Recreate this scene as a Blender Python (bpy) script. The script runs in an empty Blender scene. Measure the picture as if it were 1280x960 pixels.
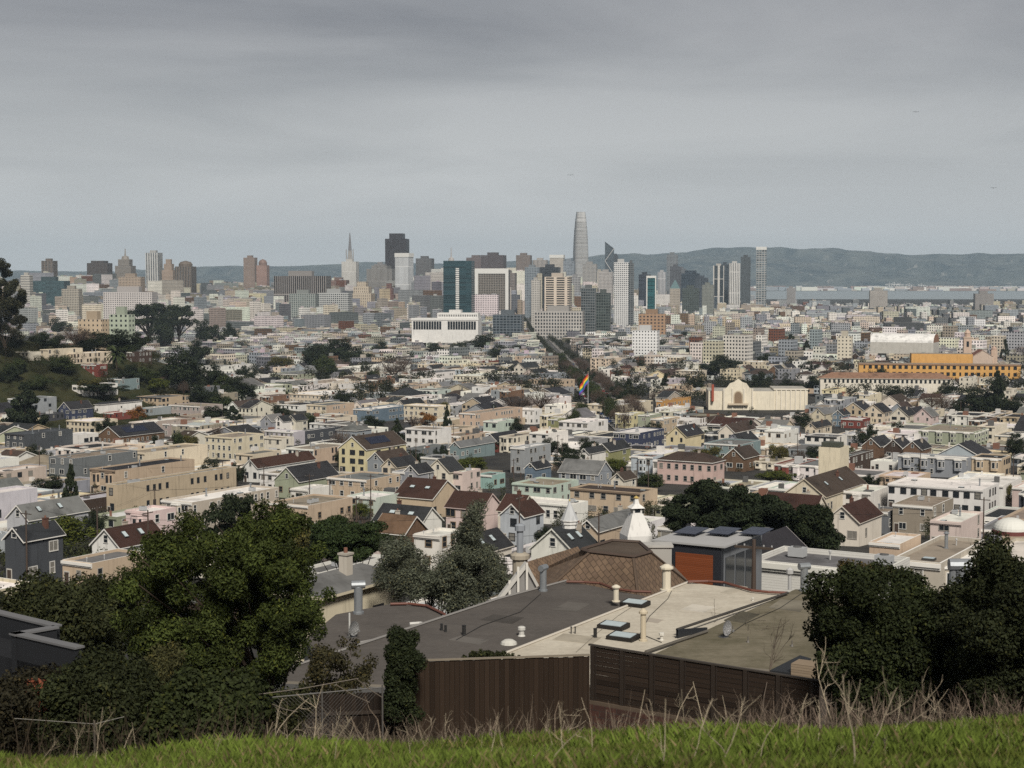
import bpy, math, random
import numpy as np
from mathutils import Vector, Matrix
R = math.radians
SC = bpy.context.scene
COL = SC.collection
random.seed(7); RNG = np.random.default_rng(11)
# ---------------------------------------------------------------- camera, sky, sun, exposure
CAMZ = 110.0
FPX = 2000.0                       # focal length in pixels of the 1280 px wide photograph
PITCH = math.atan(134 / FPX)       # horizon 134 px above the middle
cam_data = bpy.data.cameras.new('camera')
cam_data.sensor_fit = 'HORIZONTAL'; cam_data.sensor_width = 36; cam_data.lens = 36 * FPX / 1280
cam_data.clip_start = 0.5; cam_data.clip_end = 60000
cam_data.dof.use_dof = True; cam_data.dof.focus_distance = 160; cam_data.dof.aperture_fstop = 4.5
cam = bpy.data.objects.new('camera', cam_data); COL.objects.link(cam)
cam.location = (0, 0, CAMZ); cam.rotation_euler = (R(90) - PITCH, 0, 0)
SC.camera = cam
SUN_EL, SUN_AZ = R(44), R(168)      # azimuth of the sun, clockwise from +Y (behind the camera, a little to its right)
W = bpy.data.worlds.new('World'); SC.world = W; W.use_nodes = True
def build_world():
    nt = W.node_tree; nt.nodes.clear(); N = nt.nodes.new; L = nt.links.new
    out = N('ShaderNodeOutputWorld'); bg = N('ShaderNodeBackground'); bg.inputs[1].default_value = 0.0505
    sky = N('ShaderNodeTexSky'); sky.sky_type = 'NISHITA'; sky.sun_disc = False
    sky.sun_elevation = SUN_EL; sky.sun_rotation = SUN_AZ; sky.air_density = 1.5; sky.dust_density = 3
    tc = N('ShaderNodeTexCoord'); sep = N('ShaderNodeSeparateXYZ'); L(tc.outputs['Generated'], sep.inputs[0])
    def math_(op, a, b):
        m = N('ShaderNodeMath'); m.operation = op
        for i, v in enumerate((a, b)):
            if isinstance(v, (int, float)): m.inputs[i].default_value = v
            else: L(v, m.inputs[i])
        return m.outputs[0]
    den = math_('ADD', math_('MAXIMUM', sep.outputs[2], 0.0), 0.10)     # flat cloud deck seen in perspective
    cmb = N('ShaderNodeCombineXYZ'); L(math_('DIVIDE', sep.outputs[0], den), cmb.inputs[0]); L(math_('DIVIDE', sep.outputs[1], den), cmb.inputs[1])
    mp = N('ShaderNodeMapping'); mp.inputs['Rotation'].default_value = (0, 0, R(-22)); mp.inputs['Scale'].default_value = (0.85, 0.85, 1); L(cmb.outputs[0], mp.inputs[0])
    n1 = N('ShaderNodeTexNoise'); n1.inputs['Scale'].default_value = 0.8; n1.inputs['Detail'].default_value = 7; n1.inputs['Roughness'].default_value = 0.52; n1.inputs['Distortion'].default_value = 0.6; L(mp.outputs[0], n1.inputs['Vector'])
    n2 = N('ShaderNodeTexNoise'); n2.inputs['Scale'].default_value = 0.28; n2.inputs['Detail'].default_value = 3; L(cmb.outputs[0], n2.inputs['Vector'])
    s = math_('ADD', math_('MULTIPLY', n1.outputs[0], 0.6), math_('MULTIPLY', n2.outputs[0], 0.4))
    cr = N('ShaderNodeValToRGB'); L(s, cr.inputs[0])
    e = cr.color_ramp.elements
    e[0].position = 0.40; e[0].color = (1.6, 1.6, 1.82, 1); e[1].position = 0.60; e[1].color = (3.14, 3.12, 3.27, 1)
    # the deck thins to pale blue grey near the horizon
    cr2 = N('ShaderNodeValToRGB'); L(sep.outputs[2], cr2.inputs[0])
    e = cr2.color_ramp.elements; e[0].position = 0.0; e[0].color = (1, 1, 1, 1); e[1].position = 0.15; e[1].color = (0, 0, 0, 1)
    mix = N('ShaderNodeMix'); mix.data_type = 'RGBA'; L(cr2.outputs[0], mix.inputs[0]); L(cr.outputs[0], mix.inputs[6]); mix.inputs[7].default_value = (4.3, 4.52, 4.66, 1)
    # cloud deck laid over most of the clear sky
    m2 = N('ShaderNodeMix'); m2.data_type = 'RGBA'; m2.inputs[0].default_value = 0.9; L(sky.outputs[0], m2.inputs[6]); L(mix.outputs[2], m2.inputs[7])
    # sky darkens upwards; the unseen part overhead is dimmed to cut fill light
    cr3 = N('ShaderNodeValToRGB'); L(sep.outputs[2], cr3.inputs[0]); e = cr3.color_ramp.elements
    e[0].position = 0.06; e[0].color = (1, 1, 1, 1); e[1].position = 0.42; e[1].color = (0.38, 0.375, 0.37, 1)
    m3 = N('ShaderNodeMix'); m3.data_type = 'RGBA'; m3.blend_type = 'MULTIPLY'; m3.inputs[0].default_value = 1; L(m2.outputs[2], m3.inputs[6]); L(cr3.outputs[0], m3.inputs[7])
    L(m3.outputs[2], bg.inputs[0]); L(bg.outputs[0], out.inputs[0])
build_world()
sun_data = bpy.data.lights.new('sun', 'SUN'); sun_data.energy = 1.5; sun_data.angle = R(13); sun_data.color = (1, 0.94, 0.84)
sun = bpy.data.objects.new('sun', sun_data); COL.objects.link(sun)
sd = Vector((math.sin(SUN_AZ) * math.cos(SUN_EL), math.cos(SUN_AZ) * math.cos(SUN_EL), math.sin(SUN_EL)))
sun.rotation_euler = (-sd).to_track_quat('-Z', 'Y').to_euler()
VS = SC.view_settings; VS.view_transform = 'Standard'; VS.look = 'None'; VS.exposure = 1.55; VS.gamma = 1.0; VS.use_curve_mapping = False
CY = SC.cycles
CY.max_bounces = 4; CY.diffuse_bounces = 2; CY.glossy_bounces = 2; CY.transmission_bounces = 2; CY.volume_bounces = 0; CY.transparent_max_bounces = 4
CY.use_denoising = False
try: CY.denoiser = 'OPENIMAGEDENOISE'; CY.denoising_input_passes = 'RGB_ALBEDO_NORMAL'; CY.denoising_prefilter = 'ACCURATE'
except Exception: pass
CY.use_adaptive_sampling = False
CY.caustics_reflective = False; CY.caustics_refractive = False
# ---------------------------------------------------------------- pixels of the photograph -> world points
cp, sp = math.cos(PITCH), math.sin(PITCH)
def ray(px, py):
    x, y = (px - 640) / FPX, (480 - py) / FPX
    return Vector((x, cp + y * sp, -sp + y * cp))
def at_y(px, py, Y): d = ray(px, py); return Vector((0, 0, CAMZ)) + d * (Y / d.y)
def at_z(px, py, z): d = ray(px, py); return Vector((0, 0, CAMZ)) + d * ((z - CAMZ) / d.z)
def project(p):
    x, y, z = p[0], p[1], p[2] - CAMZ
    dep = y * cp - z * sp; up = y * sp + z * cp
    return 640 + FPX * x / dep, 480 - FPX * up / dep
# ---------------------------------------------------------------- terrain
_D = [-400, -40, 0, 8, 15, 20, 30, 44, 50, 60, 80, 100, 130, 160, 200, 300, 400, 500, 700, 1000, 1500, 2000, 3000, 4500, 6500, 7600, 9000, 60000]
_Z = [104, 108.6, 108.4, 107.3, 105.55, 102.9, 99.4, 97.2, 94.5, 88.5, 84.5, 81, 76, 71.5, 66.5, 57, 49.5, 43.5, 35.5, 29, 23, 19, 13, 8, 4, 1.5, -6, -6]
def zg(x, y):
    x = np.asarray(x, float); y = np.asarray(y, float)
    z = np.interp(y, _D, _Z)
    z = z + (0.032 + .008 * (x > 0)) * np.clip(x, -14, 14) * np.clip((36 - y) / 16, 0, 1)
    z = z + 50 * np.exp(-((x + 325) / 85) ** 2 - ((y - 905) / 75) ** 2) + 30 * np.exp(-((x + 240) / 62) ** 2 - ((y - 985) / 62) ** 2)
    z = z + 62 * np.exp(-((x + 1100) / 620) ** 2 - ((y - 4150) / 800) ** 2)
    return z
def zgf(x, y): return float(zg(x, y))
def on_ground(px, py, h=0.0):
    """the point at height h over the terrain that shows at this pixel"""
    d = ray(px, py); best = None; prev = None; Y = 38.0
    while Y < 9000:
        p = Vector((0, 0, CAMZ)) + d * (Y / d.y); f = p.z - zgf(p.x, p.y) - h
        if prev is not None and prev > 0 and f <= 0: return p, h
        if best is None or f > best[0]: best = (f, p)
        prev = f; Y *= 1.006
    p = best[1]; return p, p.z - zgf(p.x, p.y)
# ---------------------------------------------------------------- mesh helper
class MB:
    def __init__(s): s.v = []; s.f = []; s.m = []; s.c = []; s.uv = []
    def face(s, pts, m=0, c=(.5, .5, .5)):
        n = len(s.v); s.v.extend([tuple(p) for p in pts]); s.f.append(tuple(range(n, n + len(pts)))); s.m.append(m); s.c.append(c)
        a = Vector(pts[0]); e = Vector(pts[1]) - a
        vert = abs(e.z) > 0.9 * e.length
        if vert or len(pts) < 4: s.uv.append([((Vector(p) - a).to_2d().length, p[2] - a.z) for p in pts])
        else:
            eh = e.normalized()
            s.uv.append([((Vector(p) - a).dot(eh), (Vector(p) - a - eh * (Vector(p) - a).dot(eh)).length) for p in pts])
    def box(s, x0, x1, y0, y1, z0, z1, m=0, c=(.5, .5, .5), top=True, bottom=False, topm=None, topc=None):
        P = [(x0, y0), (x1, y0), (x1, y1), (x0, y1)]; s.prism(P, z0, z1, m, c, top, bottom, topm, topc)
    def prism(s, P, z0, z1, m=0, c=(.5, .5, .5), top=True, bottom=False, topm=None, topc=None):
        n = len(P)
        for i in range(n):
            a, b = P[i], P[(i + 1) % n]
            s.face([(a[0], a[1], z0), (b[0], b[1], z0), (b[0], b[1], z1), (a[0], a[1], z1)], m, c)
        if top: s.face([(p[0], p[1], z1) for p in P], m if topm is None else topm, topc or c)
        if bottom: s.face([(p[0], p[1], z0) for p in reversed(P)], m, c)
    def loft(s, A, B, m=0, c=(.5, .5, .5), cap=True):
        n = len(A)
        for i in range(n): s.face([A[i], A[(i + 1) % n], B[(i + 1) % n], B[i]], m, c)
        if cap: s.face(list(B), m, c)
    def tube(s, path, r, n=6, m=0, c=(.5, .5, .5), cap=True):
        path = [Vector(p) for p in path]; rr = r if isinstance(r, (list, tuple)) else [r] * len(path)
        rings = []
        for i, p in enumerate(path):
            t = (path[min(i + 1, len(path) - 1)] - path[max(i - 1, 0)]).normalized()
            a = t.cross(Vector((0, 0, 1)));
            if a.length < 1e-3: a = Vector((1, 0, 0))
            a.normalize(); b = a.cross(t).normalized()
            rings.append([p + (a * math.cos(k * 2 * math.pi / n) + b * math.sin(k * 2 * math.pi / n)) * rr[i] for k in range(n)])
        for A, B in zip(rings, rings[1:]):
            for k in range(n): s.face([A[k], A[(k + 1) % n], B[(k + 1) % n], B[k]], m, c)
        if cap: s.face(rings[-1], m, c); s.face(list(reversed(rings[0])), m, c)
    def lathe(s, prof, n=12, o=(0, 0, 0), m=0, c=(.5, .5, .5)):
        rings = [[(o[0] + r * math.cos(k * 2 * math.pi / n), o[1] + r * math.sin(k * 2 * math.pi / n), o[2] + z) for k in range(n)] for r, z in prof]
        for A, B in zip(rings, rings[1:]):
            for k in range(n): s.face([A[k], A[(k + 1) % n], B[(k + 1) % n], B[k]], m, c)
        s.face(rings[-1], m, c)
    def xform(s, M): s.v = [tuple(M @ Vector(p)) for p in s.v]; return s
    def add(s, o, M=None):
        n = len(s.v); s.v.extend(o.v if M is None else [tuple(M @ Vector(p)) for p in o.v])
        s.f.extend(tuple(i + n for i in f) for f in o.f); s.m.extend(o.m); s.c.extend(o.c); s.uv.extend(o.uv)
    def mesh(s, name, mats, smooth=False):
        me = bpy.data.meshes.new(name); me.from_pydata(s.v, [], s.f)
        for m in mats: me.materials.append(m)
        me.polygons.foreach_set('material_index', s.m)
        ln = np.array([len(f) for f in s.f])
        c = np.ones((len(s.f), 4), np.float32); c[:, :3] = np.array(s.c, np.float32).reshape(-1, 3); c = np.repeat(c, ln, 0)
        me.attributes.new('Col', 'FLOAT_COLOR', 'CORNER').data.foreach_set('color', c.ravel())
        uvl = me.uv_layers.new(name='UVMap'); uvl.data.foreach_set('uv', np.array([t for f in s.uv for t in f], np.float32).ravel())
        if smooth: me.polygons.foreach_set('use_smooth', [True] * len(s.f))
        me.update(); return me
    def build(s, name, mats, parent=None, smooth=False): return link(name, s.mesh(name, mats, smooth), parent)
def link(name, me, parent=None, loc=None, rz=None, scale=None):
    o = bpy.data.objects.new(name, me); COL.objects.link(o)
    if parent is not None: o.parent = parent
    if loc is not None: o.location = loc
    if rz is not None: o.rotation_euler = (0, 0, rz)
    if scale is not None: o.scale = scale
    return o
def tag(o, label, cat=None, group=None, kind=None):
    o['label'] = label
    if cat: o['category'] = cat
    if group: o['group'] = group
    if kind: o['kind'] = kind
    return o
def empty(name, loc, rz=0.0):
    o = bpy.data.objects.new(name, None); COL.objects.link(o); o.location = loc; o.rotation_euler = (0, 0, rz); o.empty_display_size = 0.5; return o
# ---------------------------------------------------------------- materials
def nodes(name):
    m = bpy.data.materials.new(name); m.use_nodes = True; nt = m.node_tree; b = nt.nodes['Principled BSDF']
    return m, nt, b
def vmath(nt, op, a, b=None, c=None):
    m = nt.nodes.new('ShaderNodeMath'); m.operation = op
    for i, v in enumerate((a, b, c)):
        if v is None: continue
        if isinstance(v, (int, float)): m.inputs[i].default_value = v
        else: nt.links.new(v, m.inputs[i])
    return m.outputs[0]
def mixc(nt, fac, a, b, mode='MIX'):
    m = nt.nodes.new('ShaderNodeMix'); m.data_type = 'RGBA'; m.blend_type = mode
    for i, v in ((0, fac), (6, a), (7, b)):
        if isinstance(v, (int, float)): m.inputs[i].default_value = v
        elif isinstance(v, (tuple, list)): m.inputs[i].default_value = (*v[:3], 1)
        else: nt.links.new(v, m.inputs[i])
    return m.outputs[2]
def noise(nt, scale, detail=4, rough=0.55, vec=None, dist=0.0):
    n = nt.nodes.new('ShaderNodeTexNoise'); n.inputs['Scale'].default_value = scale; n.inputs['Detail'].default_value = detail; n.inputs['Roughness'].default_value = rough; n.inputs['Distortion'].default_value = dist
    if vec is None:
        g = nt.nodes.new('ShaderNodeNewGeometry'); vec = g.outputs['Position']
    nt.links.new(vec, n.inputs['Vector']); return n.outputs[0]
def mapping(nt, vec, scale, rot=(0, 0, 0)):
    m = nt.nodes.new('ShaderNodeMapping'); m.inputs['Scale'].default_value = scale; m.inputs['Rotation'].default_value = rot; nt.links.new(vec, m.inputs[0]); return m.outputs[0]
def ramp(nt, f, a, b):
    m = nt.nodes.new('ShaderNodeMapRange'); nt.links.new(f, m.inputs[0]); m.inputs[1].default_value = a; m.inputs[2].default_value = b; return m.outputs[0]
def attr(nt, n='Col'):
    a = nt.nodes.new('ShaderNodeAttribute'); a.attribute_name = n; return a.outputs['Color']
def geo(nt): return nt.nodes.new('ShaderNodeNewGeometry').outputs['Position']
def uvout(nt): u = nt.nodes.new('ShaderNodeUVMap'); u.uv_map = 'UVMap'; return u.outputs[0]
def bump(nt, b, h, strength=0.4, dist=0.05):
    n = nt.nodes.new('ShaderNodeBump'); n.inputs['Strength'].default_value = strength; n.inputs['Distance'].default_value = dist
    nt.links.new(h, n.inputs['Height']); nt.links.new(n.outputs[0], b.inputs['Normal'])
def mat_attr(name, rough=0.85, spec=0.3, n1=(0.35, 0.72, 1.12), streak=0.0, patch=0.0):
    """coat of paint or felt: its own colour from the mesh, broken up by weathering"""
    m, nt, b = nodes(name); c = attr(nt)
    f = noise(nt, n1[0], 5, 0.6); f = vmath(nt, 'ADD', vmath(nt, 'MULTIPLY', f, n1[2] - n1[1]), n1[1] + 0.06)
    if streak:
        s = noise(nt, 1.0, 3, 0.6, mapping(nt, geo(nt), (1.6, 1.6, 0.12))); s = ramp(nt, s, 0.55, 0.75)
        f = vmath(nt, 'MULTIPLY', f, vmath(nt, 'SUBTRACT', 1.0, vmath(nt, 'MULTIPLY', s, streak)))
    if patch:
        s = ramp(nt, noise(nt, 0.16, 5, 0.65), 0.5, 0.68); s2 = ramp(nt, noise(nt, 1.3, 4, 0.6), 0.6, 0.72)
        f = vmath(nt, 'MULTIPLY', f, vmath(nt, 'SUBTRACT', 1.0, vmath(nt, 'MULTIPLY', s, patch)))
        f = vmath(nt, 'MULTIPLY', f, vmath(nt, 'SUBTRACT', 1.0, vmath(nt, 'MULTIPLY', s2, patch * 0.7)))
    col = mixc(nt, 1.0, c, f, 'MULTIPLY'); nt.links.new(col, b.inputs['Base Color'])
    b.inputs['Roughness'].default_value = rough; b.inputs['Specular IOR Level'].default_value = spec
    return m
def mat_plain(name, col, rough=0.6, spec=0.4, metal=0.0, var=0.2, scale=2.0):
    m, nt, b = nodes(name); f = noise(nt, scale, 4); f = vmath(nt, 'ADD', vmath(nt, 'MULTIPLY', f, 2 * var), 1 - var)
    nt.links.new(mixc(nt, 1.0, col, f, 'MULTIPLY'), b.inputs['Base Color'])
    b.inputs['Roughness'].default_value = rough; b.inputs['Specular IOR Level'].default_value = spec; b.inputs['Metallic'].default_value = metal
    return m
M_WALL = mat_attr('painted_wall', 0.85, 0.25, (0.35, 0.72, 1.1), 0.32)
M_ROOF = mat_attr('roofing', 0.9, 0.2, (0.5, 0.62, 1.15), 0, 0.42)
M_TRIM = mat_attr('painted_trim', 0.6, 0.35, (1.0, 0.85, 1.05))
M_GLASS = mat_plain('window_glass', (0.018, 0.022, 0.027), 0.12, 0.5, 0, 0.4, 0.8)
M_LEAF = mat_attr('leaves', 0.75, 0.12, (1.2, 0.55, 1.35))
M_BLIND = mat_plain('window_blind', (.20, .19, .17), 0.25, 0.5, 0, 0.4, 1.5)
M_BARK = mat_plain('bark', (0.06, 0.045, 0.035), 0.95, 0.1, 0, 0.35, 6)
M_METAL = mat_plain('galvanised_metal', (0.32, 0.34, 0.36), 0.45, 0.5, 0.6, 0.2, 5)
M_DARK = mat_plain('black_metal', (0.015, 0.015, 0.017), 0.5, 0.4, 0, 0.3, 5)
M_SOLAR = mat_plain('solar_glass', (0.018, 0.022, 0.04), 0.15, 0.5, 0, 0.2, 3)
def mat_blockwall():
    m, nt, b = nodes('block_wall'); uv = uvout(nt); s = nt.nodes.new('ShaderNodeSeparateXYZ'); nt.links.new(uv, s.inputs[0])
    fu = vmath(nt, 'FRACT', vmath(nt, 'DIVIDE', s.outputs[0], 3.1)); fv = vmath(nt, 'FRACT', vmath(nt, 'DIVIDE', s.outputs[1], 3.3))
    g = vmath(nt, 'MULTIPLY', vmath(nt, 'LESS_THAN', vmath(nt, 'ABSOLUTE', vmath(nt, 'SUBTRACT', fu, 0.5)), 0.24), vmath(nt, 'LESS_THAN', vmath(nt, 'ABSOLUTE', vmath(nt, 'SUBTRACT', fv, 0.55)), 0.25))
    col = mixc(nt, 1.0, attr(nt), vmath(nt, 'ADD', vmath(nt, 'MULTIPLY', noise(nt, 0.1, 4), 0.4), 0.75), 'MULTIPLY')
    nt.links.new(mixc(nt, g, col, (0.025, 0.03, 0.035)), b.inputs['Base Color']); b.inputs['Roughness'].default_value = 0.8; b.inputs['Specular IOR Level'].default_value = 0.2
    return m
M_BLOCK = mat_blockwall()
def mat_tower(name, wall, glass, pu=3.0, pv=4.0, wu=0.5, wv=0.55, rough=0.45):
    """facade grid in metres: glass in every bay, wu / wv the glazed share of a bay; small random differences from pane to pane"""
    m, nt, b = nodes(name); uv = uvout(nt); s = nt.nodes.new('ShaderNodeSeparateXYZ'); nt.links.new(uv, s.inputs[0])
    U = vmath(nt, 'DIVIDE', s.outputs[0], pu); V = vmath(nt, 'DIVIDE', s.outputs[1], pv)
    a = vmath(nt, 'LESS_THAN', vmath(nt, 'ABSOLUTE', vmath(nt, 'SUBTRACT', vmath(nt, 'FRACT', U), 0.5)), wu / 2)
    c = vmath(nt, 'LESS_THAN', vmath(nt, 'ABSOLUTE', vmath(nt, 'SUBTRACT', vmath(nt, 'FRACT', V), 0.5)), wv / 2)
    g = vmath(nt, 'MULTIPLY', a, c)
    cv = nt.nodes.new('ShaderNodeCombineXYZ'); nt.links.new(vmath(nt, 'FLOOR', vmath(nt, 'DIVIDE', U, 2.0)), cv.inputs[0]); nt.links.new(vmath(nt, 'FLOOR', V), cv.inputs[1])
    wn = nt.nodes.new('ShaderNodeTexWhiteNoise'); wn.noise_dimensions = '2D'; nt.links.new(cv.outputs[0], wn.inputs['Vector'])
    gl = mixc(nt, 1.0, glass, vmath(nt, 'ADD', vmath(nt, 'MULTIPLY', wn.outputs['Value'], 1.0), 0.5), 'MULTIPLY')
    wl = mixc(nt, 1.0, wall, vmath(nt, 'ADD', vmath(nt, 'MULTIPLY', noise(nt, 0.04, 4), 0.4), 0.8), 'MULTIPLY')
    nt.links.new(mixc(nt, g, wl, gl), b.inputs['Base Color'])
    nt.links.new(vmath(nt, 'SUBTRACT', 0.8, vmath(nt, 'MULTIPLY', g, 0.8 - rough)), b.inputs['Roughness']); b.inputs['Specular IOR Level'].default_value = 0.35
    return m
C = dict(white=(.74, .72, .68), cream=(.62, .54, .42), ivory=(.66, .61, .52), tan=(.48, .385, .28), peach=(.50, .385, .29), pink=(.56, .42, .38), pinkwhite=(.62, .51, .48), grey=(.30, .31, .33),
    slate=(.065, .07, .08), midgrey=(.15, .16, .17), bluegrey=(.27, .29, .32), steelblue=(.13, .18, .23), navy=(.045, .055, .095), lightblue=(.42, .46, .49), yellow=(.60, .53, .33), paleyellow=(.67, .58, .38),
    sage=(.33, .35, .26), mint=(.47, .54, .47), turquoise=(.30, .45, .42), teal=(.20, .26, .27), olive=(.24, .24, .12), brown=(.14, .085, .055), darkbrown=(.06, .04, .032), mauve=(.37, .31, .29),
    lavender=(.46, .44, .47), greige=(.45, .40, .34), taupe=(.30, .26, .21), red=(.18, .05, .04), ochre=(.52, .29, .10), charcoal=(.03, .031, .035), brownroof=(.058, .042, .035), maroon=(.052, .027, .022),
    greyroof=(.15, .15, .15), tanroof=(.27, .23, .18), redtile=(.16, .065, .04), silver=(.42, .43, .45))
WORDS = dict(pinkwhite='pale pink', midgrey='dark grey', bluegrey='blue grey', steelblue='steel blue', lightblue='light blue', paleyellow='pale yellow', darkbrown='dark brown', slate='slate grey',
    brownroof='brown', greyroof='grey', tanroof='tan gravel', redtile='red tile', greige='greyish beige', tan='tan', maroon='maroon', sage='sage green', mint='mint green', ochre='ochre yellow', silver='silvery grey')
def word(c): return WORDS.get(c, c)
def vary(c, a=0.1):
    k = 1 + random.uniform(-a, a); return tuple(max(0.01, v * k * (1 + random.uniform(-a, a) * 0.3)) for v in c)
# ---------------------------------------------------------------- ground, street, water, far hills
def grid_mesh(name, ys, n, half, mats, zfun, smooth=True):
    v = []; f = []
    for y in ys:
        hw = half(y)
        for i in range(n + 1):
            x = -hw + 2 * hw * i / n; v.append((x, y, zfun(x, y)))
    for j in range(len(ys) - 1):
        for i in range(n):
            a = j * (n + 1) + i; f.append((a, a + 1, a + n + 2, a + n + 1))
    me = bpy.data.meshes.new(name); me.from_pydata(v, [], f)
    for m in mats: me.materials.append(m)
    me.polygons.foreach_set('use_smooth', [smooth] * len(f)); me.update(); return me
def mat_ground():
    m, nt, b = nodes('ground'); P = geo(nt); s = nt.nodes.new('ShaderNodeSeparateXYZ'); nt.links.new(P, s.inputs[0])
    n1 = noise(nt, 0.9, 6); n2 = noise(nt, 0.012, 4)
    soil = mixc(nt, n1, (0.022, 0.017, 0.011), (0.06, 0.048, 0.03))
    grass = mixc(nt, ramp(nt, noise(nt, 2.2, 5), 0.3, 0.7), (0.035, 0.055, 0.010), (0.085, 0.125, 0.020))
    near = mixc(nt, ramp(nt, vmath(nt, 'ADD', s.outputs[1], vmath(nt, 'MULTIPLY', n1, 5)), 19.5, 21), grass, soil)
    town = mixc(nt, ramp(nt, noise(nt, 0.05, 6), 0.35, 0.65), (0.03, 0.03, 0.031), (0.06, 0.057, 0.052))
    park = mixc(nt, ramp(nt, noise(nt, 0.06, 6), 0.35, 0.7), (0.014, 0.02, 0.007), (0.045, 0.042, 0.019))
    # the bare green hill on the left
    dx = vmath(nt, 'DIVIDE', vmath(nt, 'ADD', s.outputs[0], 295.0), 175.0); dy = vmath(nt, 'DIVIDE', vmath(nt, 'SUBTRACT', s.outputs[1], 930.0), 165.0)
    rr = vmath(nt, 'ADD', vmath(nt, 'MULTIPLY', dx, dx), vmath(nt, 'MULTIPLY', dy, dy))
    town = mixc(nt, ramp(nt, vmath(nt, 'ADD', rr, vmath(nt, 'MULTIPLY', n2, 0.3)), 0.95, 1.1), park, town)
    nt.links.new(mixc(nt, ramp(nt, s.outputs[1], 105.0, 125.0), near, town), b.inputs['Base Color']); b.inputs['Roughness'].default_value = 0.95; b.inputs['Specular IOR Level'].default_value = 0.1
    bump(nt, b, noise(nt, 6, 5), 0.6, 0.06); return m
ys = [-300, -150, -60, -20, -5] + list(np.linspace(0, 60, 61)) + list(np.geomspace(62, 7600, 110)) + [9000, 14000]
tag(link('ground', grid_mesh('ground', ys, 90, lambda y: 60 + 0.75 * max(y, 0), [mat_ground()], zgf)), 'city ground falling away from the grassy knoll', kind='structure')
def mat_water():
    m, nt, b = nodes('bay_water'); b.inputs['Base Color'].default_value = (0.26, 0.30, 0.32, 1); b.inputs['Roughness'].default_value = 0.4
    bump(nt, b, noise(nt, 0.02, 5), 0.25, 3.0); return m
wm = MB(); wm.face([(-9000, 6000, 0), (12000, 6000, 0), (12000, 14500, 0), (-9000, 14500, 0)])
tag(wm.build('water', [mat_water()]), 'pale grey water of the bay', kind='structure')
def mat_hill():
    m, nt, b = nodes('hill_cover'); n = noise(nt, 0.0032, 7, 0.7); n2 = noise(nt, 0.009, 6, 0.75)
    c = mixc(nt, ramp(nt, n, 0.38, 0.6), (0.012, 0.028, 0.04), (0.085, 0.10, 0.10))
    c = mixc(nt, vmath(nt, 'MULTIPLY', ramp(nt, n2, 0.58, 0.70), 0.6), c, (0.34, 0.33, 0.31)); nt.links.new(c, b.inputs['Base Color']); b.inputs['Roughness'].default_value = 0.95; b.inputs['Specular IOR Level'].default_value = 0.05; return m
RIDGE = [(-900, 338), (-200, 340), (20, 339), (60, 338), (100, 339), (150, 339), (200, 337), (250, 335), (340, 333), (400, 331), (440, 329), (480, 328), (560, 329), (640, 328), (700, 325), (740, 320), (770, 317), (790, 316), (820, 317), (850, 316), (880, 312), (900, 309.5), (925, 309), (950, 309), (975, 311), (1000, 312), (1040, 312), (1080, 315), (1120, 319), (1150, 318), (1200, 316.5), (1240, 318), (1280, 317), (1600, 320), (2400, 325)]
MH = mat_hill()
def hills(name, label, Y, ridge, depth, lift, seed):
    rng = np.random.default_rng(seed); xs = np.arange(ridge[0][0], ridge[-1][0], 9.0); yt = np.interp(xs, [p[0] for p in ridge], [p[1] for p in ridge])
    ph = rng.uniform(0, 6.28, 12)
    yt = yt + sum(1.1 / (k + 1) ** 0.7 * np.sin(xs / (60.0 / (k + 1)) + ph[k]) for k in range(8)) * 0.7 + rng.normal(size=len(xs)) * .28
    v = []; rows = 14
    for j in range(rows):
        t = j / (rows - 1)
        for x, y in zip(xs, yt):
            top = at_y(x, y, Y); z = (top.z - 2) * (math.sin(t * math.pi / 2) ** 1.35)
            yy = Y - depth * (1 - t)
            bumpz = 0 if j in (0, rows - 1) else 26 * math.sin(x / 23.0 + j * 1.7 + ph[0]) + 16 * math.sin(x / 9.0 - j * 2.3)
            v.append((top.x, yy + 300 * math.sin(x / 37 + j), max(-6, z + bumpz * math.sin(t * math.pi) + lift)))
    n = len(xs); rows2 = rows
    for j in range(3):
        for x, y in zip(xs, yt):
            top = at_y(x, y, Y); v.append((top.x, Y + 900 * (j + 1), (top.z - 2) * (1 - (j + 1) / 3)))
    f = [(j * n + i, j * n + i + 1, (j + 1) * n + i + 1, (j + 1) * n + i) for j in range(rows + 2) for i in range(n - 1)]
    me = bpy.data.meshes.new(name); me.from_pydata(v, [], f); me.materials.append(MH); me.polygons.foreach_set('use_smooth', [True] * len(f)); me.update()
    tag(link(name, me), label, kind='structure')
hills('hills', 'hazy blue ridge of hills across the bay', 18500, RIDGE, 4000, 0, 3)
# tree-lined street running straight towards downtown
def road_x(y): return 62 - 26 * (y - 900) / 2500.0 if y < 3400 else 36 - 0.0104 * (y - 3400)
def mat_asphalt():
    m, nt, b = nodes('asphalt'); nt.links.new(mixc(nt, noise(nt, 0.4, 5), (0.045, 0.045, 0.047), (0.09, 0.088, 0.085)), b.inputs['Base Color']); b.inputs['Roughness'].default_value = 0.9; return m
M_ASPH = mat_asphalt(); M_PAVE = mat_plain('pavement', (0.22, 0.21, 0.2), 0.9, 0.2, 0, 0.2, 0.3); M_PAINT = mat_plain('road_paint', (0.7, 0.7, 0.66), 0.7, 0.2, 0, 0.15, 1)
def strip(x0, x1, dz, y0, y1, step=25):
    b = MB(); y = y0
    while y < y1:
        e = min(y + step, y1)
        b.face([(road_x(y) + x0, y, zgf(road_x(y), y) + dz), (road_x(y) + x1, y, zgf(road_x(y), y) + dz), (road_x(e) + x1, e, zgf(road_x(e), e) + dz), (road_x(e) + x0, e, zgf(road_x(e), e) + dz)])
        y = e
    return b
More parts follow.
